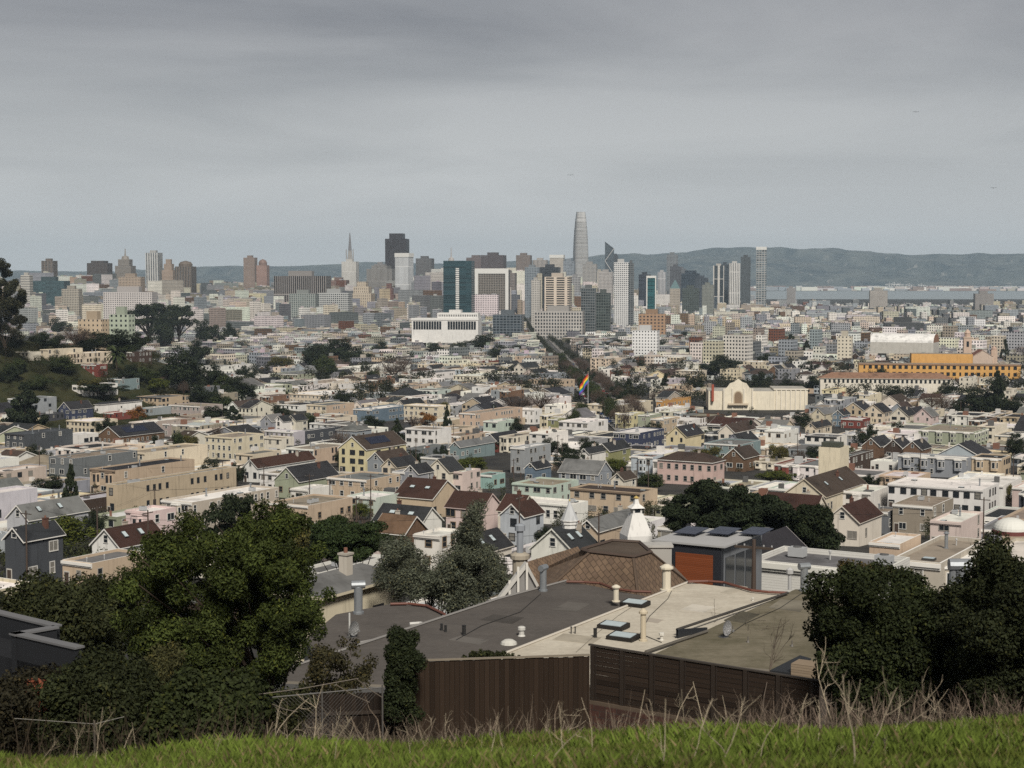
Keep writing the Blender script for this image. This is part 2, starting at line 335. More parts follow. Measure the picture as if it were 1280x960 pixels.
tag(strip(-6.5, 6.5, 0.35, 790, 5200).build('road', [M_ASPH]), 'straight tree lined avenue towards downtown', kind='structure')
for sx in (-1, 1):
    b = strip(*sorted((sx * 6.5, sx * 12)), 0.48, 790, 5200); tag(b.build('pavement', [M_PAVE]), 'pavement along the avenue', kind='structure')
b = MB()
for off in (-3, -0.3, 0.3, 3):
    y = 790
    while y < 3000:
        l = 3 if abs(off) > 1 else 12
        s_ = strip(off - 0.1, off + 0.1, 0.354, y, y + l); b.add(s_); y += 9 if abs(off) > 1 else 12
tag(b.build('road_markings', [M_PAINT]), 'white lane lines on the avenue', kind='structure')
# ---------------------------------------------------------------- things and their labels
THINGS = []                        # (object, description, px, py) -> labels written at the end
LANDMARKS = []                     # (phrase, px, py)
def thing(o, desc, p, cat, group=None): o['category'] = cat; THINGS.append((o, desc, *project(p))); (o.__setitem__('group', group) if group else None); return o
def landmark(phrase, px, py): LANDMARKS.append((phrase, px, py))
YAW = R(-31); UX, UY = math.sin(R(31)), math.cos(R(31))     # house rows run away to the right
def rz(x, y, a): return (x * math.cos(a) - y * math.sin(a), x * math.sin(a) + y * math.cos(a))
KEEP = []                          # pixel boxes of what must stay in view, with the distance
FOOT = []                          # footprints already taken: (x, y, radius)
HM = [M_WALL, M_ROOF, M_TRIM, M_GLASS]
# --- windows, doors and roof fittings, one mesh each, shared by every copy
def window_mesh(w, h, frame, glass=M_GLASS, rail=True, mull=0):
    b = MB(); t = 0.13
    b.box(-w/2 - t, w/2 + t, -0.07, 0, h, h + t, 0, frame, bottom=True); b.box(-w/2 - t, w/2 + t, -0.12, 0, -t, 0, 0, frame, bottom=True)
    for x0, x1 in ((-w/2 - t, -w/2), (w/2, w/2 + t)): b.box(x0, x1, -0.069, 0, 0, h, 0, frame)
    if rail: b.box(-w/2, w/2, -0.05, 0, h * 0.5 - 0.04, h * 0.5 + 0.04, 0, frame, bottom=True)
    for k in range(mull): x = -w/2 + w * (k + 1) / (mull + 1); b.box(x - 0.04, x + 0.04, -0.052, 0, 0, h, 0, frame)
    b.face([(-w/2, -0.02, 0), (w/2, -0.02, 0), (w/2, -0.02, h), (-w/2, -0.02, h)], 1)
    return b.mesh('window', [M_TRIM, glass])
WIN = {}
for key, fr in (('w', (.60, .59, .56)), ('d', (.04, .04, .045)), ('b', (.24, .18, .12)), ('m', (.34, .32, .29))):
    WIN[key] = [window_mesh(1.0, 1.6, fr), window_mesh(1.9, 1.4, fr, mull=1, rail=False), window_mesh(1.0, 1.6, fr, M_BLIND), window_mesh(1.9, 1.4, fr, M_BLIND, mull=1, rail=False)]
def door_mesh():
    b = MB(); b.box(-0.6, 0.6, -0.06, 0, 0, 2.3, 0, (.5, .48, .44)); b.face([(-0.45, -0.065, 0.02), (0.45, -0.065, 0.02), (0.45, -0.065, 2.1), (-0.45, -0.065, 2.1)], 0, (.07, .05, .04)); return b.mesh('door', [M_TRIM])
DOOR = door_mesh()
def vent_mesh():
    b = MB(); b.lathe([(0.07, 0), (0.07, 0.6), (0.14, 0.62), (0.14, 0.78), (0.03, 0.86)], 8, c=(.4, .4, .4)); return b.mesh('vent', [M_TRIM])
VENT = vent_mesh()
def flue_mesh(c, m, h=1.7, r=0.2):
    b = MB(); b.lathe([(r * 1.5, 0), (r * 1.5, 0.08), (r, 0.1), (r, h), (r * 1.6, h + 0.02), (r * 1.6, h + 0.12), (r * 0.5, h + 0.28)], 10, c=c); return b.mesh('flue', [m])
FLUE = flue_mesh((.4, .4, .4), M_METAL)
def skylight_mesh():
    b = MB(); b.box(-0.7, 0.7, -0.5, 0.5, 0, 0.25, 0, (.05, .05, .05)); b.box(-0.6, 0.6, -0.4, 0.4, 0.25, 0.30, 1, (.6, .65, .66)); return b.mesh('skylight', [M_TRIM, M_SKYL])
M_SKYL = mat_plain('skylight_glazing', (.45, .52, .54), 0.2, 0.5, 0, 0.15, 3)
SKYL = skylight_mesh()
def chimney_mesh(c):
    b = MB(); b.box(-0.35, 0.35, -0.35, 0.35, -1.0, 1.5, 0, c); b.box(-0.42, 0.42, -0.42, 0.42, 1.5, 1.65, 0, tuple(v * .8 for v in c), bottom=True); b.lathe([(0.14, 0), (0.14, 0.35), (0.1, 0.36)], 8, (0, 0, 1.65), 0, (.2, .1, .07)); return b.mesh('chimney', [M_WALL])
CHIM = [chimney_mesh((.12, .06, .045)), chimney_mesh((.42, .37, .31)), chimney_mesh((.5, .46, .4))]
def unit_mesh():
    b = MB(); b.box(-0.7, 0.7, -0.5, 0.5, 0.12, 0.9, 0, (.36, .37, .38)); b.box(-0.6, 0.6, -0.4, 0.4, 0, 0.12, 0, (.1, .1, .1)); b.lathe([(0.38, 0.9), (0.38, 0.97), (0.3, 0.98)], 12, c=(.1, .1, .1)); return b.mesh('roof_unit', [M_TRIM])
UNIT = unit_mesh()
def solar_mesh(nx, ny):
    b = MB()
    for i in range(nx):
        for j in range(ny): b.box(i * 1.05 + .02, i * 1.05 + 1.03, j * 1.7 + .02, j * 1.7 + 1.68, 0.06, 0.11, 0, bottom=True)
    return b.mesh('solar_panel', [M_SOLAR])
SOLAR = solar_mesh(5, 2)
# --- roof shapes in house coordinates: x across, y from the front (0) to the back (L), eaves at h
def gable(walls, roof, W, L, h, rise, wc, rc, tc, along='u', over=0.35):
    hw = W / 2
    if along == 'u':
        walls.face([(-hw, 0, h), (hw, 0, h), (0, 0, h + rise)], 0, wc); walls.face([(hw, L, h), (-hw, L, h), (0, L, h + rise)], 0, wc)
        k = rise / hw; y0, y1 = -over, L + over; e = hw + over; ze = h - over * k; t = 0.16
        for s in (-1, 1):
            top = [(s * e, y0, ze + t), (s * e, y1, ze + t), (0, y1, h + rise + t), (0, y0, h + rise + t)]
            roof.face(top if s > 0 else top[::-1], 1, rc); bot = [(p[0], p[1], p[2] - t) for p in top]
            roof.face(bot[::-1] if s > 0 else bot, 2, tc)
            for i in range(4): roof.face([bot[i], bot[(i + 1) % 4], top[(i + 1) % 4], top[i]], 2, tc)
            for yy in (y0, y1):                                       # barge board
                d = -0.05 if yy == y0 else 0.05
                q = [(s * e, yy + d, ze - 0.12), (0, yy + d, h + rise - 0.12), (0, yy + d, h + rise + t + .02), (s * e, yy + d, ze + t + .02)]
                roof.face(q if (s < 0) == (yy == y0) else q[::-1], 2, tc)
    else:
        a = MB(); r = MB(); gable(a, r, L, W, h, rise, wc, rc, tc, 'u', over)
        Mx = Matrix(((0, -1, 0, hw), (1, 0, 0, L / 2), (0, 0, 1, 0), (0, 0, 0, 1)))    # (x, y) -> (hw - y, x + L/2)
        walls.add(a, Mx); roof.add(r, Mx)
def hip(roof, W, L, h, rise, rc, tc, over=0.45):
    x, y0, y1 = W / 2 + over, -over, L + over; m = min(x, (y1 - y0) / 2)
    roof.prism([(-x, y0), (x, y0), (x, y1), (-x, y1)], h - .05, h + 0.15, 2, tc, top=False, bottom=True); h += 0.15
    if x <= (y1 - y0) / 2: A, B = (0, y0 + m, h + rise), (0, y1 - m, h + rise)
    else: A = (-x + m, (y0 + y1) / 2, h + rise); B = (x - m, (y0 + y1) / 2, h + rise)
    P = [(-x, y0, h), (x, y0, h), (x, y1, h), (-x, y1, h)]
    if x <= (y1 - y0) / 2: F = [[P[0], P[1], A], [P[1], P[2], B, A], [P[2], P[3], B], [P[3], P[0], A, B]]
    else: F = [[P[0], P[1], B, A], [P[1], P[2], B], [P[2], P[3], A, B], [P[3], P[0], A]]
    for q in F: roof.face(q, 1, rc)
def flat(walls, roof, W, L, h, wc, rc, tc, par=0.45, cornice=True, tw=0.22):
    hw = W / 2; O = [(-hw, 0), (hw, 0), (hw, L), (-hw, L)]; I = [(-hw + tw, tw), (hw - tw, tw), (hw - tw, L - tw), (-hw + tw, L - tw)]
    for i in range(4):
        j = (i + 1) % 4
        walls.face([(*I[j], h - par), (*I[i], h - par), (*I[i], h), (*I[j], h)], 0, wc); walls.face([(*O[i], h), (*O[j], h), (*I[j], h), (*I[i], h)], 2, tc)
    roof.face([(*p, h - par) for p in I], 1, rc)
    if cornice:
        walls.box(-hw - .03, hw + .03, -0.35, -0.003, h - 0.55, h - 0.12, 2, tc, bottom=True); walls.box(-hw - .03, hw + .03, -0.18, -0.003, h - 0.8, h - 0.55, 2, tc, bottom=True)
def windows_on(parent, W, L, h, style, face, skip=0.0, bays=None, wide=0.4):
    fl = max(1, int(round((h - 0.6) / 3.0))); fh = h / fl
    span = W if face in 'fb' else L; n = max(1, int(span / (2.5 if style != 'o' else 3.6)))
    sx, sz = random.uniform(.8, 1.25), random.uniform(.8, 1.08); n = max(1, int(n * random.uniform(.8, 1.1))); skips = {i for i in range(n) if random.random() < skip * .8}
    for s in range(fl):
        for i in range(n):
            if i in skips or random.random() < skip * .4: continue
            t = (i + 0.5) / n * span + random.choice((0, 0, 0, .35, -.35))
            if bays and any(abs(t - b0) < 1.9 for b0 in bays): continue
            me = WIN[style if style in WIN else 'w'][(1 if random.random() < wide and span / n > 2.9 else 0) + (2 if random.random() < .22 else 0)]
            z = s * fh + fh * 0.32
            if face == 'f': loc, r_ = (-W/2 + t, -0.003, z), 0
            elif face == 'r': loc, r_ = (W/2 + 0.003, t, z), R(90)
            elif face == 'l': loc, r_ = (-W/2 - 0.003, t, z), R(-90)
            else: loc, r_ = (-W/2 + t, L + 0.003, z), R(180)
            link('window', me, parent, loc, r_, (sx, 1, sz))
def bay(parent, x, z0, z1, W, wc, tc, face='f', Wd=0):
    b = MB(); P = [(-1.45, 0.0), (-0.85, -0.85), (0.85, -0.85), (1.45, 0.0)]
    for i in range(3):
        a, c = P[i], P[i + 1]; b.face([(*a, z0), (*c, z0), (*c, z1), (*a, z1)], 0, wc)
        n = Vector((c[1] - a[1], -(c[0] - a[0]), 0)).normalized(); fl = max(1, int(round((z1 - z0) / 3.0))); fh = (z1 - z0) / fl
        for s in range(fl):
            for k, (u0, u1, zz0, zz1, m, off, cc) in enumerate(((0.16, 0.84, 0.75, 2.55, 2, 0.03, tc), (0.24, 0.76, 0.85, 2.45, 3, 0.045, (0, 0, 0)))):
                q = [Vector((a[0] + (c[0] - a[0]) * u, a[1] + (c[1] - a[1]) * u, z0 + s * fh + z * fh / 3.0)) + n * off for u, z in ((u0, zz0), (u1, zz0), (u1, zz1), (u0, zz1))]
                b.face(q, m, cc)
    b.face([(*p, z1) for p in P], 2, tc); b.face([(*p, z0) for p in reversed(P)], 0, wc)
    P2 = [(-1.65, -.003), (-0.95, -1.02), (0.95, -1.02), (1.65, -.003)]; b.prism(P2, z1 + .002, z1 + 0.25, 2, tc, bottom=True)
    if face == 'f': link('bay_window', b.mesh('bay_window', HM), parent, (x, -.002, 0))
    else: link('bay_window', b.mesh('bay_window', HM), parent, (Wd / 2 + .002, x, 0), R(90))
def roof_bits(root, W, L, z, n, what=('vent', 'vent', 'flue', 'skylight', 'skylight', 'unit', 'vent')):
    for _ in range(n):
        k = random.choice(what); me = dict(vent=VENT, flue=FLUE, skylight=SKYL, unit=UNIT, chimney=random.choice(CHIM))[k]
        link('roof_unit' if k == 'unit' else k, me, root, (random.uniform(-W/2 + 1, W/2 - 1), random.uniform(1, L - 1), z - (0.3 if k == 'chimney' else 0)), random.choice((0, R(90))))
def house(xc, ytop, wf, wr, h, kind, wall, roof, name=None, extra='', label=None, cat='house', feat='', minL=8.0, yaw=YAW, win='w', pt=None):
    """a house whose near corner shows at pixel (xc, ytop), eaves h m over the ground; wf / wr: how wide its front and right faces look (px)"""
    if pt is None: p, h2 = on_ground(xc, ytop, h)
    else: p, h2 = pt, h
    mpp = p.y / FPX; c_, s_ = math.cos(yaw), -math.sin(yaw)
    Wd = max(4.0, wf * mpp / max(c_, .3)); L = max(minL, wr * mpp / max(abs(s_), .2))
    base = p.z - h2; o = rz(Wd / 2, 0, yaw); h = max(h2, 2.8); base = p.z - h
    name = name or {'flat': 'flat_roofed_house', 'gable': 'gabled_house', 'gableV': 'gabled_house', 'hip': 'hip_roofed_house'}[kind]
    root = empty(name, (p.x - o[0], p.y - o[1], base), yaw)
    wc = vary(C[wall], .06); rc = vary(C[roof], .1); tc = C['white'] if sum(wc) < 1.5 else tuple(v * 0.92 for v in wc)
    if 'D' in extra: tc = (.05, .05, .055)
    if 'T' in extra: tc = (.2, .15, .11)
    w = MB(); r = MB(); hw = Wd / 2
    for q in ([(-hw, 0), (hw, 0)], [(hw, 0), (hw, L)], [(hw, L), (-hw, L)], [(-hw, L), (-hw, 0)]):
        a, b_ = q; col = wc
        if 'R' in extra and a == (hw, 0): col = C['peach'] if 'p' in extra else C['cream']
        w.face([(*a, -5), (*b_, -5), (*b_, h), (*a, h)], 0, col)
    rise = 0
    if kind == 'flat': flat(w, r, Wd, L, h, wc, rc, tc, 0.45, 'C' not in extra)
    elif kind == 'gable': rise = min(Wd / 2 * 0.85, 4.2); gable(w, r, Wd, L, h, rise, wc, rc, tc, 'u')
    elif kind == 'gableV': rise = min(L / 2 * 0.75, 4.0); gable(w, r, Wd, L, h, rise, wc, rc, tc, 'v')
    else: rise = min(min(Wd, L) / 2 * 0.5, 3.0); hip(r, Wd, L, h, rise, rc, tc)
    w.build('wall', HM, root); r.build('roof', HM, root)
    bays = []
    if 'B' in extra:
        nb = max(1, int(Wd / 5)); bays = [Wd * (i + .5) / nb for i in range(nb)]
        for t in bays: bay(root, -hw + t, 0.6 if h < 7 else 2.6, h - 0.9, Wd, wc, tc)
    if 'S' in extra:
        nb = max(1, int(L / 5.5)); bs = [L * (i + .5) / nb for i in range(nb)]
        for t in bs: bay(root, t, 2.6 if h > 7 else .6, h - 0.9, Wd, wc, tc, 'r', Wd)
    if 'N' not in extra:
        win = win if win != 'w' else ('w' if sum(wc) < .9 else random.choice(('w', 'w', 'm', 'm', 'd', 'b'))); windows_on(root, Wd, L, h, win, 'f', 0.02, bays)
        if 'S' not in extra: windows_on(root, Wd, L, h, win, 'r', 0.85 if 'P' in extra else 0.5)
    if kind == 'gable' and h > 3:
        link('window', WIN['w'][0], root, (0, -0.003, h + rise * 0.18), 0, (0.9, 1, 0.8))
    if h < 11 and 'N' not in extra: link('door', DOOR, root, (-hw + 0.9, -0.003, 0), 0)
    if 'X' in extra: pass
    elif kind == 'flat': roof_bits(root, Wd, L, h - 0.45, 2 + int(Wd * L / 90))
    else:
        if kind == 'gable':
            link('chimney', random.choice(CHIM), root, (random.choice((-1, 1)) * Wd * .18, L * random.uniform(.4, .8), h + rise * .62))
            if 'K' in extra:
                k = math.atan2(rise, Wd / 2)
                for yy in (L * .25, L * .6): o = link('skylight', SKYL, root, (Wd * .25, yy, h + rise * .5 + .18), 0); o.rotation_euler = (0, k, 0)
            if 'Z' in extra:
                k = math.atan2(rise, Wd / 2); o = link('solar_panel', SOLAR, root, (Wd * .12, L * .2, h + rise * .76 + .2)); o.rotation_euler = (0, k, 0); o.scale = (min(1, Wd * .3 / 5.2), L * .5 / 3.4, 1)
        elif kind == 'gableV':
            link('chimney', random.choice(CHIM), root, (Wd * random.uniform(-.3, .3), L * .6, h + rise * .72))
            if 'K' in extra:
                k = math.atan2(rise, L / 2)
                for xx in (-Wd * .2, Wd * .2): o = link('skylight', SKYL, root, (xx, L * .25, h + rise * .5 + .18), 0); o.rotation_euler = (k, 0, 0)
            if 'Z' in extra:
                k = math.atan2(rise, L / 2); o = link('solar_panel', SOLAR, root, (-2.6, L * .1, h + rise * .2 + .2)); o.rotation_euler = (k, 0, 0); o.scale = (1, L * .32 / 3.4, 1)
        else: link('chimney', random.choice(CHIM), root, (Wd * .15, L * .5, h + rise * .7))
    mid = rz(0, L / 2, yaw); cx, cy = root.location.x + mid[0], root.location.y + mid[1]
    FOOT.append((cx, cy, Wd / 2, L / 2, yaw)); mpx = FPX / p.y; KEEP.append((xc - wf, xc + min(wr, L * .515 * mpx), ytop - (rise * mpx if kind != 'flat' else 0), ytop + h * mpx * .62, p.y))
    rw = dict(flat='flat roofed', gable='gabled', gableV='side gabled', hip='hip roofed')[kind]
    desc = f"{word(wall)} {rw} {cat} {feat}".strip() if feat else f"{word(wall)} {cat} with {'a flat ' if kind == 'flat' else ''}{word(roof).replace(' gravel', '')} {'gravel roof' if 'gravel' in word(roof) else ('roof' if kind == 'flat' else rw.split()[-1].replace('gabled', 'gabled roof').replace('roofed', 'hip roof').replace('hip hip', 'hip'))}"
    if label: tag(root, label, cat)
    else: thing(root, desc, (cx, cy, base + h), cat)
    if label: root['group'] = root.get('group', 'houses on the slope below the knoll')
    else: root['group'] = 'houses on the slope below the knoll'
    return root, Wd, L, h
# ---------------------------------------------------------------- houses one by one: near corner x, eaves y, front px, right px, height, roof, wall, roof colour, options
HOUSES = """
212 476 25 20 6 hip white brownroof
202 497 37 26 6.5 flat tan greyroof D
250 508 45 22 7 flat mauve tanroof
125 506 8 38 5 hip white charcoal
88 512 18 20 6 gable navy charcoal
112 527 35 25 6 flat cream white
86 545 24 26 5 flat white white
150 546 33 41 4 gable brown charcoal Z
212 530 10 22 6 flat mauve tanroof
30 543 30 42 9 flat slate slate D
93 573 39 57 9.5 flat midgrey tanroof PC
181 566 34 60 9.5 flat cream tanroof P
144 588 38 75 7.5 flat peach charcoal BPT
147 606 6 116 8 flat tan greyroof C
240 628 44 88 6.5 flat greige white B
36 650 34 52 5 gable silver greyroof K
186 640 34 12 7 flat pinkwhite white B
150 684 42 42 4 gable white maroon K
30 676 30 20 7 gable slate charcoal
115 704 45 50 4 flat tan greyroof
290 547 38 32 9 flat cream tanroof
322 585 20 60 5 gable white maroon
340 527 16 14 6 gable grey greyroof
354 527 13 14 6 gable white charcoal
370 526 13 12 6 gable ivory charcoal
408 507 27 30 7 flat cream greyroof Rp
465 512 25 41 7 flat steelblue white
548 508 45 14 9 flat cream white
367 540 40 6 6 flat lavender white
372 540 4 46 5 flat slate white
445 539 26 17 4 hip bluegrey greyroof
392 562 38 40 6 flat white tanroof Rp
352 548 32 6 7 flat ivory tanroof
543 537 38 20 10 flat white tanroof P
458 562 37 45 9 gable yellow brownroof Z
480 577 22 30 7 gable bluegrey brownroof
496 584 20 25 6 gable cream charcoal
458 600 53 38 6 flat tan greyroof
374 602 34 42 5 gable sage charcoal
350 592 28 20 6 flat white tanroof
385 612 24 25 4 flat white white
385 632 55 48 5 flat tan tanroof
470 622 38 27 5.5 flat mint white
540 624 50 34 5 gableV tan maroon K
506 590 16 14 7 flat bluegrey white
523 592 20 16 6.5 gable grey charcoal
562 590 30 14 6.5 gable ivory charcoal
578 590 12 22 6.5 flat pinkwhite white
615 594 20 10 4.5 flat turquoise greyroof
575 559 13 43 5 gable teal greyroof
555 573 30 18 5 flat grey charcoal
525 656 62 22 4.5 gableV white charcoal K
505 668 42 12 3.5 gableV brown brown
602 637 46 22 6 gableV pinkwhite maroon
648 640 26 16 6 gableV ivory maroon
550 670 34 25 6 flat white white
600 692 40 40 4 gable ivory charcoal K
594 517 20 60 10 flat peach tanroof
622 527 18 22 8 flat mint white
668 512 28 10 8 flat white white
697 524 12 10 7 flat olive white
735 528 36 28 7 flat white white
772 507 40 52 6 flat cream white
792 517 22 16 8 flat yellow white B
812 519 14 18 8 flat sage white
830 524 16 24 7 flat tan white
865 525 37 24 6 flat white white B
828 501 4 44 5 flat ochre brownroof
800 541 32 36 7.5 flat navy white
858 546 24 28 6.5 gable paleyellow charcoal K
925 556 42 35 6 flat teal greyroof
736 567 12 25 6 gable white charcoal
762 564 18 30 6 gable olive charcoal
656 560 18 34 9 flat grey white
670 586 14 20 5 gable steelblue charcoal
747 593 48 20 5.5 gableV bluegrey greyroof
780 600 16 14 5.5 gable ivory brownroof
816 571 26 8 8 flat lightblue redtile B
835 576 18 10 7 flat white white
890 579 65 20 7.5 hip pink brownroof
930 573 24 26 5 gable brown brownroof
690 607 50 36 6 flat mint tanroof
800 616 86 26 6.5 flat tan brownroof T
715 631 75 12 5 flat white white
748 664 26 66 5 gable tan greyroof
655 646 30 12 6 gable lightblue maroon
718 690 54 20 5 gable white charcoal K
1030 518 14 16 6 gable cream greyroof
1054 519 12 14 6 gable steelblue charcoal
1080 513 24 18 6 gable tan charcoal
1104 516 22 18 6 gable cream charcoal
1135 520 20 18 6 gable ivory charcoal
1165 521 20 16 6 gable pinkwhite greyroof
1078 524 24 16 5 flat red white
980 539 22 26 8 flat white white
1020 535 12 30 4 gable cream charcoal
1046 546 36 20 6.5 flat white greyroof D
1062 571 4 48 7 flat darkbrown greyroof
1100 558 20 26 5 gable brown charcoal
1128 560 20 22 5 gable darkbrown charcoal
1152 562 20 22 5 gable brown charcoal
1217 540 60 45 8 flat sage tanroof BS
1208 573 75 16 7 flat bluegrey white B
1252 573 32 24 7 flat tan charcoal B
1229 612 105 41 7 flat white white
1122 578 30 6 4 flat white white C
1032 621 48 80 5 gable cream brownroof K
1074 653 38 46 5 gable ivory maroon
1018 640 60 24 5 gableV ivory maroon
1166 633 44 48 6.5 flat taupe tanroof
1202 653 34 55 5.5 flat pinkwhite white
1125 680 34 46 5 flat peach white
60 437 12 30 6 flat cream tanroof
36 440 32 10 6 flat ivory greyroof
92 442 20 34 6 flat cream white
120 456 22 10 7 flat red brownroof
152 474 22 16 7 flat teal greyroof
105 482 18 30 7 flat white greyroof C
330 428 26 14 9 flat cream white
352 440 20 26 8 flat yellow tanroof
470 460 46 50 8 flat white white
545 466 30 40 8 flat white greyroof
596 470 30 34 8 flat ivory white
372 468 40 40 6 flat sage greyroof
404 494 52 50 6 flat cream white
285 425 22 18 8 flat white white
310 442 20 22 7 flat tan white
272 440 24 14 7 flat white tanroof
165 440 30 18 7 flat darkbrown tanroof
520 446 8 30 5 gable white maroon
700 476 40 20 7 flat peach tanroof C
640 470 30 16 8 flat midgrey charcoal
775 462 12 16 9 flat redtile tanroof
800 452 10 26 5 gable slate charcoal
835 470 24 32 5 gable paleyellow brownroof
400 716 36 76 5 flat white greyroof C
1110 640 20 16 5 flat midgrey tanroof
"""
for ln in HOUSES.strip().splitlines():
    t = ln.split(); house(float(t[0]), float(t[1]), float(t[2]), float(t[3]), float(t[4]), t[5], t[6], t[7], extra=t[8] if len(t) > 8 else '')
# ---------------------------------------------------------------- skyline
TOWERS = []
def tower(name, label, x0, x1, ytop, Y, wall, glass, pu=3.0, pv=4.0, wu=.5, wv=.55, yaw=-9, depth=0.8, crown='', rough=.45, cat='tower', ybase=None):
    a = at_y(x0, ytop, Y); b = at_y(x1, ytop, Y); cx = (a.x + b.x) / 2; gz = zgf(cx, Y) - 4; z1 = a.z
    span = abs(b.x - a.x); yr = R(yaw); Wd = span / (math.cos(yr) + depth * abs(math.sin(yr))); L = Wd * depth
    root = empty(name, (cx, Y, gz), yr); H = z1 - gz; m = mat_tower(name + '_facade', wall, glass, pu, pv, wu, wv, rough)
    rm = (.22, .22, .22)
    w = MB(); hw, hl = Wd / 2, L / 2
    def blk(f, z0, z1_, nm=None, mt=None):
        q = MB(); q.box(-hw * f, hw * f, -hl * f, hl * f, z0, z1_, 0, wall, topm=1, topc=rm)
        return q.build(nm, [mt or m, M_ROOF], root) if nm else q
    if crown == 'steps':
        w.add(blk(1, 0, H * .72)); w.build('shaft', [m, M_ROOF], root); blk(.72, H * .72, H * .88, 'setback'); blk(.45, H * .88, H, 'crown')
    elif crown == 'spire':
        w.add(blk(1, 0, H * .7)); w.build('shaft', [m, M_ROOF], root); blk(.7, H * .7, H * .86, 'setback'); q = MB(); q.lathe([(hw * .5, H * .86), (hw * .42, H * .93), (hw * .1, H * .95), (hw * .05, H * 1.12)], 8, c=wall); q.build('spire', [M_TRIM], root)
    elif crown == 'dome':
        w.add(blk(1, 0, H * .86)); w.build('shaft', [m, M_ROOF], root); q = MB(); q.lathe([(hw * .8, H * .86), (hw * .8, H * .92), (hw * .6, H * .97), (hw * .1, H)], 12, c=tuple(v * .6 for v in wall)); q.build('dome', [M_TRIM], root)
    elif crown == 'pyr':
        w.add(blk(1, 0, H * .8)); w.build('shaft', [m, M_ROOF], root); q = MB(); z = H * .8; q.loft([(-hw, -hl, z), (hw, -hl, z), (hw, hl, z), (-hw, hl, z)], [(-hw * .1, -hl * .1, H), (hw * .1, -hl * .1, H), (hw * .1, hl * .1, H), (-hw * .1, hl * .1, H)], 0, (.07, .13, .14)); q.build('roof', [M_TRIM], root)
    elif crown == 'notch':
        w.box(-hw, hw, -hl, hl, 0, H * .93, 0, wall, topm=1, topc=rm); w.build('shaft', [m, M_ROOF], root); q = MB(); q.box(-hw * .62, hw * .62, -hl * .9, hl * .9, H * .93, H, 0, wall, topm=1, topc=rm); q.build('crown', [m, M_ROOF], root)
    elif crown == 'slant':
        q = MB(); z = H * .9
        q.face([(-hw, -hl, 0), (hw, -hl, 0), (hw, -hl, z), (-hw, -hl, H)], 0); q.face([(hw, -hl, 0), (hw, hl, 0), (hw, hl, z), (hw, -hl, z)], 0); q.face([(hw, hl, 0), (-hw, hl, 0), (-hw, hl, H), (hw, hl, z)], 0); q.face([(-hw, hl, 0), (-hw, -hl, 0), (-hw, -hl, H), (-hw, hl, H)], 0); q.face([(-hw, -hl, H), (hw, -hl, z), (hw, hl, z), (-hw, hl, H)], 1, rm)
        q.build('shaft', [m, M_ROOF], root)
        t = MB(); n = 4
        for k in range(n):
            za, zb = H * .12 + k * H * .2, H * .12 + (k + 1) * H * .2; s = 1 if k % 2 else -1
            t.tube([(-s * hw, -hl - .6, za), (s * hw, -hl - .6, min(zb, z))], 1.1, 4, 0, (.5, .5, .5))
        t.build('diagonal_brace', [M_TRIM], root)
    else:
        w.add(blk(1, 0, H)); w.build('shaft', [m, M_ROOF], root)
        if crown == 'frame':                        # pale frame around the front
            q = MB(); e = Wd * .09
            q.box(-hw - .4, -hw + e, -hl - 1, -hl - .01, 0, H + 2, 0, (.62, .62, .6)); q.box(hw - e, hw + .4, -hl - 1, -hl - .01, 0, H + 2, 0, (.62, .62, .6)); q.box(-hw + e, hw - e, -hl - 1, -hl - .01, H - Wd * .12, H + 2, 0, (.62, .62, .6)); q.build('facade_frame', [M_TRIM], root)
        elif crown == 'stripe':
            q = MB(); q.box(-hw * .12, hw * .12, -hl - .8, -hl - .01, H * .05, H * .9, 0, (.6, .62, .62)); q.build('facade_stripe', [mat_tower('stripe_facade', (.6, .6, .58), (.05, .06, .07), 30, 3.6, 1, .35)], root)
        elif crown == 'cap':
            q = MB(); q.box(-hw - .8, hw + .8, -hl - .8, hl + .8, H - 8, H + 1, 0, (.6, .6, .58), bottom=True); q.build('crown', [M_TRIM], root)
        else:
            q = MB(); q.box(-hw * .5, hw * .4, -hl * .4, hl * .5, H, H + 4 + Wd * .06, 0, tuple(v * .7 for v in wall)); q.build('plant_room', [M_TRIM], root)
    tag(root, label, cat, 'towers of the downtown skyline'); TOWERS.append(root); FOOT.append((cx, Y, hw, hl, yr)); return root, Wd, L, H
W_, G_ = (.62, .61, .58), (.03, .035, .04)
tower('apartment_tower', 'brown tower with two white vertical stripes, first skyline tower right of the hillside eucalyptus', 53, 70.5, 326, 4200, (.16, .13, .11), G_, 9, 3.2, .75, .5)
tower('apartment_tower', 'pale slab block with many balconies beside the dark glass building at the left', 27, 40, 344, 3000, (.5, .48, .44), G_, 30, 3.1, 1, .4)
tower('office_building', 'low wide dark teal glass building at the far left of downtown', 40, 86, 351, 3300, (.05, .08, .09), (.03, .06, .07), 4, 4, .8, .7, cat='building', depth=.4)
tower('apartment_building', 'squat wide dark brown block on the left skyline', 110, 139, 326, 4300, (.075, .06, .055), G_, 4, 3.2, .6, .5, crown='notch', depth=.6)
tower('apartment_tower', 'stepped grey tower topped by a thin spire', 145, 168, 317, 4100, (.22, .2, .18), G_, 3.2, 3.2, .5, .5, crown='spire')
tower('apartment_tower', 'slim light grey ribbed slab, tallest of the left skyline', 183, 202, 316, 4000, (.45, .45, .44), (.1, .11, .12), 6, 3, .5, 1)
tower('apartment_tower', 'tan stepped old apartment tower right of the light grey ribbed slab', 203, 219, 324, 4000, (.32, .25, .2), G_, 3, 3.3, .4, .45, crown='steps')
tower('apartment_tower', 'brown round topped tower on the left skyline', 220, 244, 326, 3900, (.2, .16, .13), G_, 4, 3, .55, 1, crown='dome')
